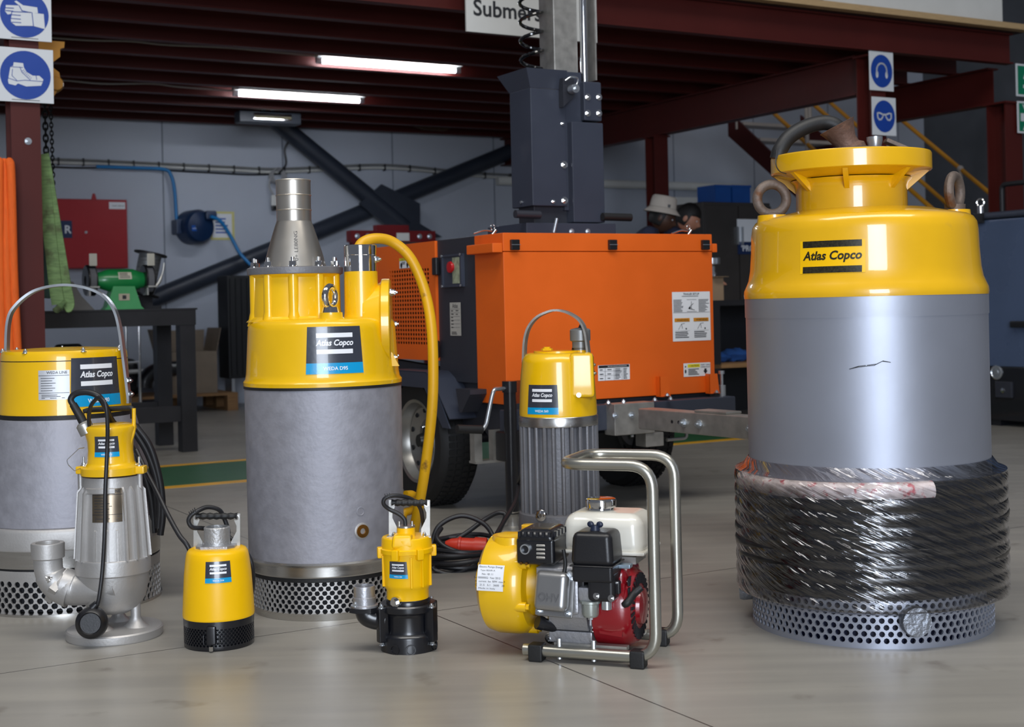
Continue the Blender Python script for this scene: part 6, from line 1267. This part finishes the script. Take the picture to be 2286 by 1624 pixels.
tb = uvobj('tool_case', 'dark tool case standing under the black bench', 'case', onv(160, 800, VB+0.35)[0], VB+0.35, 0.0)
build('case_body', G().rbox(-0.35, 0.28, -0.12, 0.14, 0.0, 0.66, 0.02), mat('case_black', (20, 20, 22), 0.6), tb); build('case_handle', G().tube(fillet([(-0.1, 0, 0.66), (-0.1, 0, 0.71), (0.06, 0, 0.71), (0.06, 0, 0.66)], 0.02, 3), 0.010, 8), black_rb, tb)
# ---------------------------------------------------------------- slings, hoist and chains at the column
grn = mat('green_webbing', (110, 136, 86), 0.8, var=0.30, vscale=14, stretch=(1, 1, 6), bump=0.2, bscale=90, dirt=((84, 92, 60), 10, 0.55)); grn2 = mat('faded_green_webbing', (70, 92, 84), 0.8, var=0.2, vscale=12, bump=0.2, bscale=90)
VS = 7.86
def sp2(x, y, v=VS): return wallp(x, y, v)
sl = tag(build('lifting_sling', ribbon(G(), spline([sp2(90, 345), sp2(100, 400), sp2(113, 480), sp2(128, 570), sp2(140, 640), sp2(147, 678), sp2(140, 688), sp2(130, 680)], 6), (0.85, -0.5, 0.0), 0.095, 0.008), grn, local=RUV), 'pale green webbing sling hanging in a long loop beside the column', 'sling')
build('return_strand', ribbon(G(), spline([sp2(130, 680), sp2(124, 640), sp2(115, 560), sp2(104, 460), sp2(94, 380), sp2(90, 345)], 6), (0.85, -0.5, 0), 0.07, 0.008), grn, sl)
s2_ = tag(build('lifting_sling', ribbon(G(), spline([sp2(88, 400, VS+0.1), sp2(94, 500, VS+0.1), sp2(98, 600, VS+0.1), sp2(103, 665, VS+0.1), sp2(108, 600, VS+0.12), sp2(104, 520, VS+0.12), sp2(92, 400, VS+0.12)], 6), (0.9, -0.3, 0), 0.05, 0.008), grn2, local=RUV), 'faded dark green sling hanging behind the pale green one', 'sling')
org = mat('orange_webbing', (226, 96, 20), 0.75, var=0.15, vscale=30, stretch=(14, 14, 0.5), bump=0.3, bscale=40)
o_ = uvobj('round_sling', 'bundle of orange round slings hanging at the picture edge', 'sling', onv(12, 500, 7.50)[0], 7.50)
zt_, zb_ = onv(12, 362, 7.5)[1], onv(12, 880, 7.5)[1]
for i, dx in enumerate((-0.10, -0.065, -0.03, 0.0, 0.028)):
    build('strand', G().tube(spline([(dx*0.7, 0.01*(i % 2), zt_), (dx, -0.02+0.02*(i % 2), zt_-0.06), (dx*1.15, -0.01, (zt_+zb_)/2), (dx*1.25+0.01, 0, zb_+0.1), (dx, 0, zb_)], 6), 0.024, 10), org, o_)
build('hook', G().tube(spline([(-0.03, 0.0, zt_-0.02), (-0.03, 0.05, zt_+0.03), (0.0, 0.16, zt_+0.02)], 5), 0.014, 10), steel_blk, o_)
hoist_y = mat('hoist_yellow', (176, 120, 20), 0.45, var=0.1)
hv = 8.0; hq = sp2(118, 150, hv); ho = uvobj('chain_hoist', 'yellow chain hoist behind the boot sign', 'hoist', hq.x, hv, hq.z)
def hl(x, y): p = sp2(x, y, hv); return (p.x-hq.x, p.z-hq.z)
HMX = Matrix(((1,0,0,0),(0,0,1,-0.05),(0,1,0,0),(0,0,0,1)))
build('trolley', G().prism([hl(80, 92), hl(140, 97), hl(139, 110), hl(130, 112), hl(130, 130), hl(114, 142), hl(80, 140)], 0.10, HMX), hoist_y, ho)
build('drum', G().turned((hl(121, 190)[0], -0.06, hl(121, 190)[1]), (0, 1, 0), [(0, 0), (0.035, 0), (0.045, 0.02), (0.045, 0.1), (0.03, 0.13), (0, 0.13)], 28), hoist_y, ho)
build('body', G().prism([hl(96, 140), hl(128, 165), hl(132, 188), hl(118, 216), hl(96, 216)], 0.08, HMX), hoist_y, ho)
chain_m = mat('black_chain', (20, 20, 22), 0.4, 0.6)
for x, w2, nm in ((101, 0.016, 'load'), (114, 0.011, 'hand')):
    za_ = sp2(x, 215, hv).z; zb2 = sp2(x+4, 470 if nm == 'hand' else 400, hv).z; n = int((za_-zb2)/(w2*2.1)); g = G(); ua = sp2(x, 300, hv).x-hq.x
    for i in range(n):
        c = Vector((ua+0.0003*i, 0, za_-hq.z-i*w2*2.1)); ax = (0, 1, 0) if i % 2 else (1, 0.25, 0)
        M_ = Matrix.Translation(c) @ Vector(ax).to_track_quat('Z', 'Y').to_matrix().to_4x4()
        prof_n = 12; V = []
        pts_ = [c+Vector((w2*0.8*math.cos(t)*(1 if i % 2 else 0.25), (0 if i % 2 else 1)*w2*0.8*math.cos(t), w2*1.5*math.sin(t))) for t in [2*PI*k/10 for k in range(10)]]
        g.tube(pts_, w2*0.32, 6, closed=True)
    build(nm+'_chain', g, chain_m, ho)
# ---------------------------------------------------------------- red frame behind the trailer
rv = 11.2; ra_, rb_ = wallp(785, 600, rv), wallp(972, 516, rv); rf = uvobj('red_test_frame', 'dark red steel frame standing behind the trailer', 'frame', ra_.x, rv)
rw = rb_.x-ra_.x; dkred = mat('dark_red_paint', (110, 14, 20), 0.45, var=0.1)
build('beam', G().box(0, rw, 0, 0.10, rb_.z-0.10, rb_.z), dkred, rf); build('beam', G().box(rw*0.3, rw*0.68, 0.0, 0.08, rb_.z, rb_.z+0.05), dkred, rf)
for x in (0.02, rw-0.10): build('post', G().box(x, x+0.08, 0.01, 0.09, 0, rb_.z-0.1), dkred, rf)
build('lower_beam', G().box(0.10, rw-0.1, 0.02, 0.08, 0.5, 0.6), dkred, rf); build('tag_plate', G().box(rw*0.53, rw*0.68, -0.006, 0.0, rb_.z-0.09, rb_.z-0.02), whitep, rf)
for x in (0.06, 0.16, rw-0.16, rw-0.06): build('bolt', G().hexbolt((x, 0, rb_.z-0.05), (0, -1, 0), 0.016, 0.014), zinc, rf)
# ---------------------------------------------------------------- right hand clutter
lv = 9.75; a = wallp(1572, 450, lv); b = wallp(1722, 435, lv); cabm = mat('dark_olive_steel', (56, 52, 50), 0.5, var=0.1)
lc = uvobj('steel_locker', 'dark grey steel locker with a paper and a blue plate on its door', 'locker', a.x, lv); lw = b.x-a.x
build('body', G().rbox(0, lw, 0.02, 0.5, 0.06, a.z, 0.008), cabm, lc); build('plinth', G().box(0.02, lw-0.02, 0.04, 0.48, 0, 0.06), ink, lc)
for i in range(2):
    d_ = build('door', G().rbox(lw*i/2+0.006, lw*(i+1)/2-0.006, 0.0, 0.02, 0.09, a.z-0.03, 0.004), cabm, lc)
    build('handle', G().rbox(lw/2-0.035+0.05*i, lw/2-0.02+0.05*i, -0.03, 0.0, a.z-0.38, a.z-0.22, 0.004), zinc, d_)
pq = [wallp(1646, 540, lv), wallp(1692, 490, lv)]; build('paper', G().box(pq[0].x-a.x, pq[1].x-a.x, -0.003, 0.0, pq[0].z, pq[1].z), white, lc)
pq = [wallp(1647, 568, lv), wallp(1690, 541, lv)]; pn_ = build('plate', G().box(pq[0].x-a.x, pq[1].x-a.x, -0.006, 0.0, pq[0].z, pq[1].z), MATS['navy_sign'], lc)
fm = planemap(((pq[0].x+pq[1].x)/2-a.x, -0.006, (pq[0].z+pq[1].z)/2), (1, 0, 0), (0, 0, 1)); decal('lettering', write(G(), fm, "'PRO", 0, 0, 0.15, 0.001, 0, 0.02), lab_wh, pn_)
blu = mat('blue_crate', (16, 70, 140), 0.45, var=0.1)
for x0, x1, lab in ((1597, 1633, 'blue plastic crate on the dark locker, nearer the workers'), (1635, 1676, 'blue plastic crate on the dark locker, nearer the big pump')):
    q0, q1 = wallp(x0, 440, lv+0.05), wallp(x1, 402, lv+0.05); cr_ = uvobj('storage_crate', lab, 'crate', q0.x, lv+0.05, a.z, 'blue crates on the locker'); ww, hh = q1.x-q0.x-0.01, q1.z-q0.z
    build('base', G().box(0, ww, 0, 0.26, 0, 0.01), blu, cr_)
    for g in (G().box(0, ww, 0, 0.008, 0.01, hh), G().box(0, ww, 0.252, 0.26, 0.01, hh), G().box(0, 0.008, 0.008, 0.252, 0.01, hh), G().box(ww-0.008, ww, 0.008, 0.252, 0.01, hh)): build('side', g, blu, cr_)
    build('rim', G().box(-0.008, ww+0.008, -0.008, 0.0, hh-0.02, hh), blu, cr_)
# white wall locker and trunking
q0, q1 = wallp(1500, 440, 12.85), wallp(1572, 440, 12.85); wl = uvobj('white_cupboard', 'pale cupboard against the back wall beyond the workers', 'cupboard', q0.x, 12.8)
build('body', G().rbox(0, q1.x-q0.x, 0.02, 0.45, 0, q0.z, 0.01), whitep, wl); build('door', G().rbox(0.01, q1.x-q0.x-0.01, 0.0, 0.02, 0.05, q0.z-0.03, 0.004), whitep, wl); build('handle', G().rbox(0.06, 0.08, -0.03, 0.0, 1.0, 1.15, 0.004), zinc, wl)
tk_ = uvobj('cable_trunking', 'white cable trunking along the back wall beyond the workers', 'trunking', wallp(1470, 410)[0], VW-0.08)
tl_ = wallp(1660, 418)[0]-wallp(1470, 410)[0]; build('channel', G().box(-2.2, tl_, 0, 0.07, wallp(1520, 425)[2], wallp(1520, 408)[2]), mat('conduit_white', (190, 190, 186), 0.5), tk_); build('cover', G().box(-2.2, tl_, -0.008, 0, wallp(1520, 421)[2], wallp(1520, 411)[2]), whitep, tk_)
# side bench with clutter
bv = 7.95; q0, q1 = onv(1592, 672, bv)[0], onv(1592, 672, bv)[0]+1.15; sb2 = uvobj('side_bench', 'black side bench with a wooden lower shelf beside the orange trailer', 'bench', q0, bv)
zq = onv(1640, 670, bv)[1]
build('bench_top', G().box(0, 1.15, 0, 0.55, zq-0.04, zq), steel_blk, sb2)
for x in (0.03, 1.09):
    for y in (0.03, 0.49): build('leg', G().box(x-0.03, x+0.03, y-0.03, y+0.03, 0, zq-0.04), steel_blk, sb2)
zs2 = onv(1640, 812, bv)[1]; build('shelf', G().box(0, 1.15, 0.0, 0.55, zs2-0.03, zs2), wood, sb2)
build('back_panel', G().box(0.0, 1.15, 0.53, 0.55, 0.05, zq-0.04), ink, sb2)
q = onv(1602, 640, bv+0.1); bx2 = uvobj('brown_carton', 'small brown carton on the side bench beside the orange trailer', 'carton', q[0], bv+0.10, zq)
build('carton_body', G().box(-0.06, 0.055, 0, 0.14, 0, 0.17), mat('kraft_brown', (148, 124, 98), 0.8), bx2); build('flap', G().box(-0.06, 0.055, -0.06, 0.0, 0.17, 0.173), MATS['kraft_brown'], bx2); build('tape', G().box(-0.01, 0.01, -0.001, 0.14, 0.170, 0.1735), whitep, bx2)
vl = uvobj('silver_valve', 'silver pipe valve standing on the small brown carton', 'valve', q[0], bv+0.17, zq+0.175)
build('body', G().lathe([(0, 0), (0.04, 0), (0.042, 0.02), (0.032, 0.04), (0.034, 0.07), (0.025, 0.09), (0, 0.09)], 28), chrome, vl); build('top_flange', G().lathe([(0, 0.09), (0.065, 0.09), (0.067, 0.10), (0.067, 0.135), (0.06, 0.14), (0, 0.14)], 32), zinc, vl)
for (x, y, r_, lab) in ((1612, 770, 0.09, 'blue rag bundle on the lower shelf of the side bench, nearer the trailer'), (1650, 765, 0.12, 'blue rag bundle on the lower shelf of the side bench, nearer the big pump')):
    q = onv(x, y, bv+0.2)[0]; g = G().sphere((0, 0, 0), r_, r_*0.8, r_*0.42, 20, 12); rr = random.Random(x)
    g.v = [(vx*(1+0.12*math.sin(17*vx/r_+x)), vy*(1+0.12*math.sin(13*vz/r_)), max(-r_*0.38, vz*(1+0.2*math.sin(9*vx/r_+5*vy/r_)))) for vx, vy, vz in g.v]
    rg = build('cloth_bundle', g, mat('blue_cloth', (20, 66, 128), 0.8, var=0.2), None); rg.location = uvw(q, bv+0.25, zs2+r_*0.38); tag(rg, lab, 'cloth', 'blue rag bundles')
# ---------------------------------------------------------------- slate generator at the picture edge
GU = 7.62; gv1, gz1 = onu(2166, 478, GU); gz0 = onu(2190, 818, GU)[1]; zl = onu(2175, 492, GU)[1]
gn = uvobj('generator_set', 'slate blue generator enclosure on a black base at the picture edge', 'generator', GU, gv1-1.6)
build('enclosure', G().rbox(0, 1.1, 0, 1.6, gz0, zl-0.004, 0.012), mat('blue_slate_gloss', (70, 84, 110), 0.28, var=0.10, vscale=2, coat=0.2), gn)
ld_ = build('lid', G().rbox(-0.012, 1.112, -0.012, 1.612, zl, gz1, 0.016, 3), slate, gn)
def gu(x, y, d=0.0): v, z = onu(x, y, GU-d); return v-(gv1-1.6), z
y_, z_ = gu(2187, 488); build('latch', G().rbox(-0.03, -0.005, y_-0.05, y_+0.05, z_-0.035, z_+0.035, 0.004), black_pl, gn)
y_, z_ = gu(2184, 458); build('lifting_pin', G().cyl((0.02, y_, gz1), (0.02, y_, gz1+0.05), 0.025, n=12).torus((0.02, y_, gz1+0.075), (1, 0.5, 0), 0.025, 0.006, 20, 8), chrome, gn)
y_, z_ = gu(2278, 724); build('handle', G().rbox(-0.05, -0.0, y_-0.14, y_+0.05, z_-0.022, z_+0.022, 0.008), black_pl, gn)
ba = build('base_frame', G().rbox(0.01, 1.09, 0.01, 1.59, 0.04, gz0, 0.01), black_pt, gn)
y_, z_ = gu(2223, 832); build('emblem', G().turned((0.012, y_, z_), (-1, 0, 0), [(0, 0), (0.05, 0), (0.05, 0.008), (0.042, 0.012), (0.038, 0.008), (0.02, 0.008), (0.018, 0.014), (0, 0.014)], 32), zinc, ba)
y_, z_ = gu(2242, 872); bb = build('battery_box', G().rbox(-0.015, 0.012, y_-0.07, y_+0.07, z_-0.05, z_+0.06, 0.006), slate_dk, ba); build('lock', G().turned((-0.015, y_, z_), (-1, 0, 0), [(0, 0), (0.016, 0), (0.016, 0.006), (0, 0.008)], 20), chrome, bb)
for y_ in (0.1, 1.4): build('foot', G().box(0.03, 1.05, y_, y_+0.1, 0, 0.04), black_pt, gn)
y_, z_ = gu(2262, 405); build('top_rail', G().tube(fillet([(0.15, 1.45, gz1), (0.15, 1.45, z_), (0.15, 0.3, z_), (0.15, 0.3, gz1)], 0.04, 4), 0.018, 12), steel_blk, gn)
# ---------------------------------------------------------------- stairs behind
stw = mat('stair_white', (190, 182, 176), 0.5, var=0.05); sty = mat('handrail_yellow', (206, 140, 22), 0.4)
S0, S1 = 9.66, 10.70; vt, vb = 12.0, 8.5; ztop = 2.93; slope = (2.93-0.28)/(vt-vb)
st_ = uvobj('staircase', 'maroon staircase with pale treads and yellow handrails behind the big pump', 'staircase', S0, vb-0.35)
oy = vb-0.35; SW = S1-S0
def zs(v): return ztop-(vt-v)*slope
for x in (0.0, SW): 
    pts = [(vt-oy, zs(vt)+0.06), (vt-oy, zs(vt)-0.22), (vb-0.35-oy, zs(vb-0.35)-0.04), (vb-0.35-oy, max(0.03, zs(vb-0.35)+0.06))]
    build('stringer', G().prism([(y, max(0, z)) for y, z in pts], 0.025, Matrix.Translation((x-0.0125, 0, 0)) @ Matrix(((0,0,1,0),(1,0,0,0),(0,1,0,0),(0,0,0,1)))), maroon, st_)
n_t = 13
for i in range(n_t):
    v = vt-0.12-(vt-vb)*i/n_t; build('tread', G().box(0.0125, SW-0.0125, v-oy-0.12, v-oy+0.12, zs(v)-0.035, zs(v)), stw, st_)
for x in (0.0, SW):
    for dz in (0.97, 0.50): build('handrail', G().tube([(x, vt-oy+0.1, zs(vt+0.1)+dz), (x, vb-oy-0.2, zs(vb-0.2)+dz)], 0.022, 12), sty, st_)
    for v in (11.85, 10.75, 9.7, 8.6): build('rail_post', G().cyl((x, v-oy, zs(v)-0.05), (x, v-oy, zs(v)+0.97), 0.022, n=12).sphere((x, v-oy, zs(v)+0.97), 0.034, n=16, m=8), stw, st_)
# ---------------------------------------------------------------- cable heap with red plug
def fl(x, y): a, b = ray(x, y); D = HC/(-b); return Vector((a*D, D, 0))
cB = fl(1020, 1255); ch_ = thing('cable_heap', 'coiled black extension cable with a red plug on the floor', 'cable', cB)
Dh = cB.y
def hp_(x, y, d=0.0): return wp(x, y, Dh+d)-cB
rr = random.Random(5); z_now = 0.009
for i in range(7):
    r0 = 0.125+0.012*rr.uniform(-1, 1.5); cxo, cyo = rr.uniform(-0.015, 0.02), rr.uniform(-0.02, 0.03)
    build('loop', G().tube([(cxo+r0*1.08*math.cos(2*PI*k/40), cyo+r0*1.5*math.sin(2*PI*k/40), 0.009+0.0085*i+0.006*math.sin(2*PI*k/40*2+i)) for k in range(40)], 0.0085, 8, closed=True), cable_m, ch_)
build('loop', G().tube(spline([hp_(962, 1220, 0.0), hp_(980, 1175, 0.02), hp_(1030, 1152, 0.04), hp_(1080, 1170, 0.03), hp_(1102, 1205, 0.0), hp_(1090, 1232, -0.05), hp_(1040, 1236, -0.09), hp_(995, 1222, -0.08), hp_(975, 1200, -0.05), hp_(985, 1180, 0.0)], 8), 0.0085, 10), cable_m, ch_)
build('tail', G().tube(spline([hp_(1157, 1080, 0.35), hp_(1150, 1120, 0.25), hp_(1125, 1165, 0.1), hp_(1095, 1215, -0.05), hp_(1060, 1260, -0.16), hp_(1010, 1282, -0.2), hp_(975, 1275, -0.2), hp_(965, 1266, -0.2)], 8), 0.0085, 10), cable_m, ch_)
build('tail', G().tube(spline([hp_(985, 1235, 0.10), hp_(1015, 1208, 0.11), hp_(1050, 1184, 0.13), hp_(1080, 1162, 0.16), hp_(1110, 1146, 0.2), hp_(1128, 1150, 0.2), hp_(1120, 1175, 0.18), hp_(1100, 1215, 0.12)], 8), 0.0085, 10), cable_m, ch_)
build('tail', G().tube(spline([hp_(960, 1290, -0.16), hp_(1020, 1270, -0.12), hp_(1050, 1278, -0.14), hp_(1085, 1288, -0.13)], 8), 0.0085, 10), cable_m, ch_)
pa, pb_ = hp_(994, 1216, -0.03), hp_(1090, 1222, -0.04); dd = pb_-pa; pl_ = mat('red_plug', (196, 52, 30), 0.4)
pg = build('plug', G().turned(pa, dd, [(0, 0), (0.012, 0.0), (0.022, 0.02), (0.026, 0.045), (0.030, 0.047), (0.030, 0.055), (0.027, 0.057), (0.028, 0.10), (0.032, 0.105), (0.032, 0.145), (0.026, 0.148), (0.02, 0.13), (0, 0.13)], 28), pl_, ch_)
build('plug_flap', G().rbox(-0.02, 0.02, -0.008, 0.0, -0.02, 0.02, 0.004, M=Matrix.Translation(hp_(1005, 1238, -0.07))), whitep, pg)
# ================================================================ two workers behind the trailer
def person(label, hip, face_yaw, bow, shirt, skin, hat, hair, head_px):
    X, Y, hz = hip; root = thing('person', label, 'person', (X, Y, 0), face_yaw)
    hd = Vector(head_px)                       # head centre in local coordinates
    ch = Vector((hd.x*0.58, 0, hd.z-0.16)); nk = hd+Vector((-0.065, 0, -0.10)); sp = Vector((hd.x*0.12, 0, hz+0.34))
    V = [Vector((0, 0, hz)), sp, ch, nk]; R = [(0.15, 0.13), (0.16, 0.14), (0.165, 0.135), (0.062, 0.062)]; Ed = [(0, 1), (1, 2), (2, 3)]
    def add(p, r, to): V.append(Vector(p)); R.append((r, r)); Ed.append((to, len(V)-1)); return len(V)-1
    mats_at = []
    for s in (-1, 1):
        a = add(ch+Vector((0.0, s*0.19, 0.02)), 0.072, 2); b = add(ch+Vector((0.06, s*0.24, -0.27)), 0.050, a); c = add(ch+Vector((0.27, s*0.17, -0.36)), 0.036, b); d = add(ch+Vector((0.34, s*0.155, -0.375)), 0.030, c)
        mats_at.append(V[c].copy())
        for k, (dx, dy, L) in enumerate(((0.055, -0.030, 1), (0.075, -0.012, 1), (0.08, 0.004, 1), (0.07, 0.02, 1), (0.02, -0.05, 1))):
            m_ = add(V[d]+Vector((dx*0.6, dy*1.0*-s, -0.012)), 0.009, d); add(V[m_]+Vector((dx*0.45, dy*0.3*-s, -0.03)), 0.0075, m_)
        h = add((0.0, s*0.10, hz-0.06), 0.095, 0); kn = add((0.03, s*0.11, hz*0.52), 0.062, h); an = add((-0.01, s*0.12, 0.10), 0.045, kn); add((0.13, s*0.14, 0.045), 0.042, an)
    me = bpy.data.meshes.new('body'); me.from_pydata([tuple(p) for p in V], Ed, []); o = bpy.data.objects.new('tmp', me); COL.objects.link(o)
    sk_ = o.modifiers.new('skin', 'SKIN'); sk_.use_smooth_shade = True
    for i, r in enumerate(R): me.skin_vertices[0].data[i].radius = r; me.skin_vertices[0].data[i].use_root = (i == 0)
    ss = o.modifiers.new('sub', 'SUBSURF'); ss.levels = 2; ss.render_levels = 2
    dg = bpy.context.evaluated_depsgraph_get(); ev = o.evaluated_get(dg); m2 = ev.to_mesh()
    g = G(); g.add([q.co.copy() for q in m2.vertices], [tuple(q.vertices) for q in m2.polygons]); ev.to_mesh_clear(); nb = len(g.f)
    bpy.data.objects.remove(o)
    # head: shaped ellipsoid with face, bowed forward about the ears
    MH_ = Matrix.Translation(hd) @ Matrix.Rotation(bow, 4, 'Y')
    h = G().sphere((0, 0, 0), 1, n=36, m=26); HV = []
    for x, y, z in h.v:
        px_, py_, pz_ = x*0.098, y*0.076, z*0.118
        if z < 0: py_ *= 1-0.28*z*z; px_ = px_*(1-0.12*z*z)+0.014*(-z)
        if x > 0.6: 
            px_ += 0.026*math.exp(-(y/0.22)**2)*math.exp(-((z+0.12)/0.22)**2)          # nose
            px_ -= 0.012*(math.exp(-((y-0.40)/0.16)**2)+math.exp(-((y+0.40)/0.16)**2))*math.exp(-((z-0.08)/0.12)**2)   # eye sockets
            px_ += 0.008*math.exp(-(y/0.3)**2)*math.exp(-((z+0.48)/0.08)**2)            # lips
            px_ += 0.010*math.exp(-(y/0.3)**2)*math.exp(-((z+0.85)/0.15)**2)
        HV.append((px_, py_, pz_))
    g.add(HV, h.f, MH_)
    for s in (-1, 1): g.sphere((0, 0, 0), 0.022, 0.010, 0.033, 14, 10); n0 = 14*9+2; g.v[-n0:] = [tuple(MH_ @ Vector((x-0.012, y+s*0.078, z-0.01))) for x, y, z in g.v[-n0:]]
    ob = build('body', g, shirt, root, 80); ob.data.materials.append(skin)
    for i, q in enumerate(ob.data.polygons):
        c = q.center
        if i >= nb or (c-nk).length < 0.07 and c.z > nk.z-0.03 or any((c-w_).length < 0.20 and c.x > w_.x+0.005 for w_ in mats_at): q.material_index = 1
    for s in (-1, 1):
        e = MH_ @ Vector((0.083, s*0.031, 0.010)); build('eye', G().sphere(e-(MH_.to_3x3() @ Vector((0.007, 0, 0))), 0.009, n=12, m=8), lab_wh, ob); build('pupil', G().sphere(MH_ @ Vector((0.082, s*0.031, 0.008)), 0.0045, n=10, m=6), ink, ob)
    cap = G().sphere((0, 0, 0), 1, n=32, m=20); HV = []
    for x, y, z in cap.v: HV.append((x*0.108-0.008, y*0.086, max(z, -0.05 if x > 0.25 else -0.62)*0.130+0.006) if True else None)
    HV = [(min(a, 0.098 if c < 0.045 else 1), b, c) for a, b, c in HV]
    if hair: 
        g = G().add([(a if c > 0.04 else min(a, 0.02), b, c) for a, b, c in HV], cap.f, MH_); build('hair', g, hair, ob)
    if hat:
        MT = Matrix.Translation(hd+Vector((-0.01, 0, 0.02))) @ Matrix.Rotation(bow*0.45, 4, 'Y')
        ht = build('bucket_hat', G().lathe([(0.150, 0.012), (0.148, 0.018), (0.112, 0.055), (0.109, 0.062), (0.104, 0.12), (0.098, 0.145), (0.085, 0.155), (0.0, 0.158)], 40, MT), hat, ob)
        build('hat_band', G().lathe([(0.1125, 0.052), (0.1125, 0.060)], 40, MT), mat('hat_seam', (150, 144, 136), 0.9), ht)
        build('hat_badge', G().rbox(-0.012, 0.012, -0.002, 0.002, -0.012, 0.012, 0.001, 1, M=MT @ Matrix.Translation((0.05, -0.098, 0.075))), ink, ht)
    return root
nav = mat('navy_overall', (32, 38, 62), 0.85, var=0.15, bump=0.15, bscale=40)
def plocal(x, y, D, hipx): p = wp(x, y, D); return p, (wp(hipx, y, D).x)
D1 = 11.2; h1 = wp(1480, 486, D1); hx = wp(1405, 486, D1).x; yaw1 = math.radians(-8)
person('person in navy overalls and a pale bucket hat bending over behind the trailer', (hx, D1+0.02, 0.95), yaw1, 0.45, nav, mat('dark_skin', (74, 48, 36), 0.5), mat('pale_canvas_hat', (176, 168, 160), 0.9, var=0.06, bump=0.1, bscale=60), mat('black_hair', (14, 12, 12), 0.6), ((h1.x-hx), 0, h1.z))
D2 = 11.9; h2 = wp(1537, 488, D2); hx = wp(1462, 486, D2).x
person('person in navy overalls with short dark hair looking down behind the trailer', (hx, D2+0.02, 0.93), math.radians(-12), 0.55, nav, mat('light_skin', (190, 132, 106), 0.5), None, mat('dark_hair', (18, 14, 13), 0.6, bump=0.3, bscale=80), ((h2.x-hx), 0, h2.z))
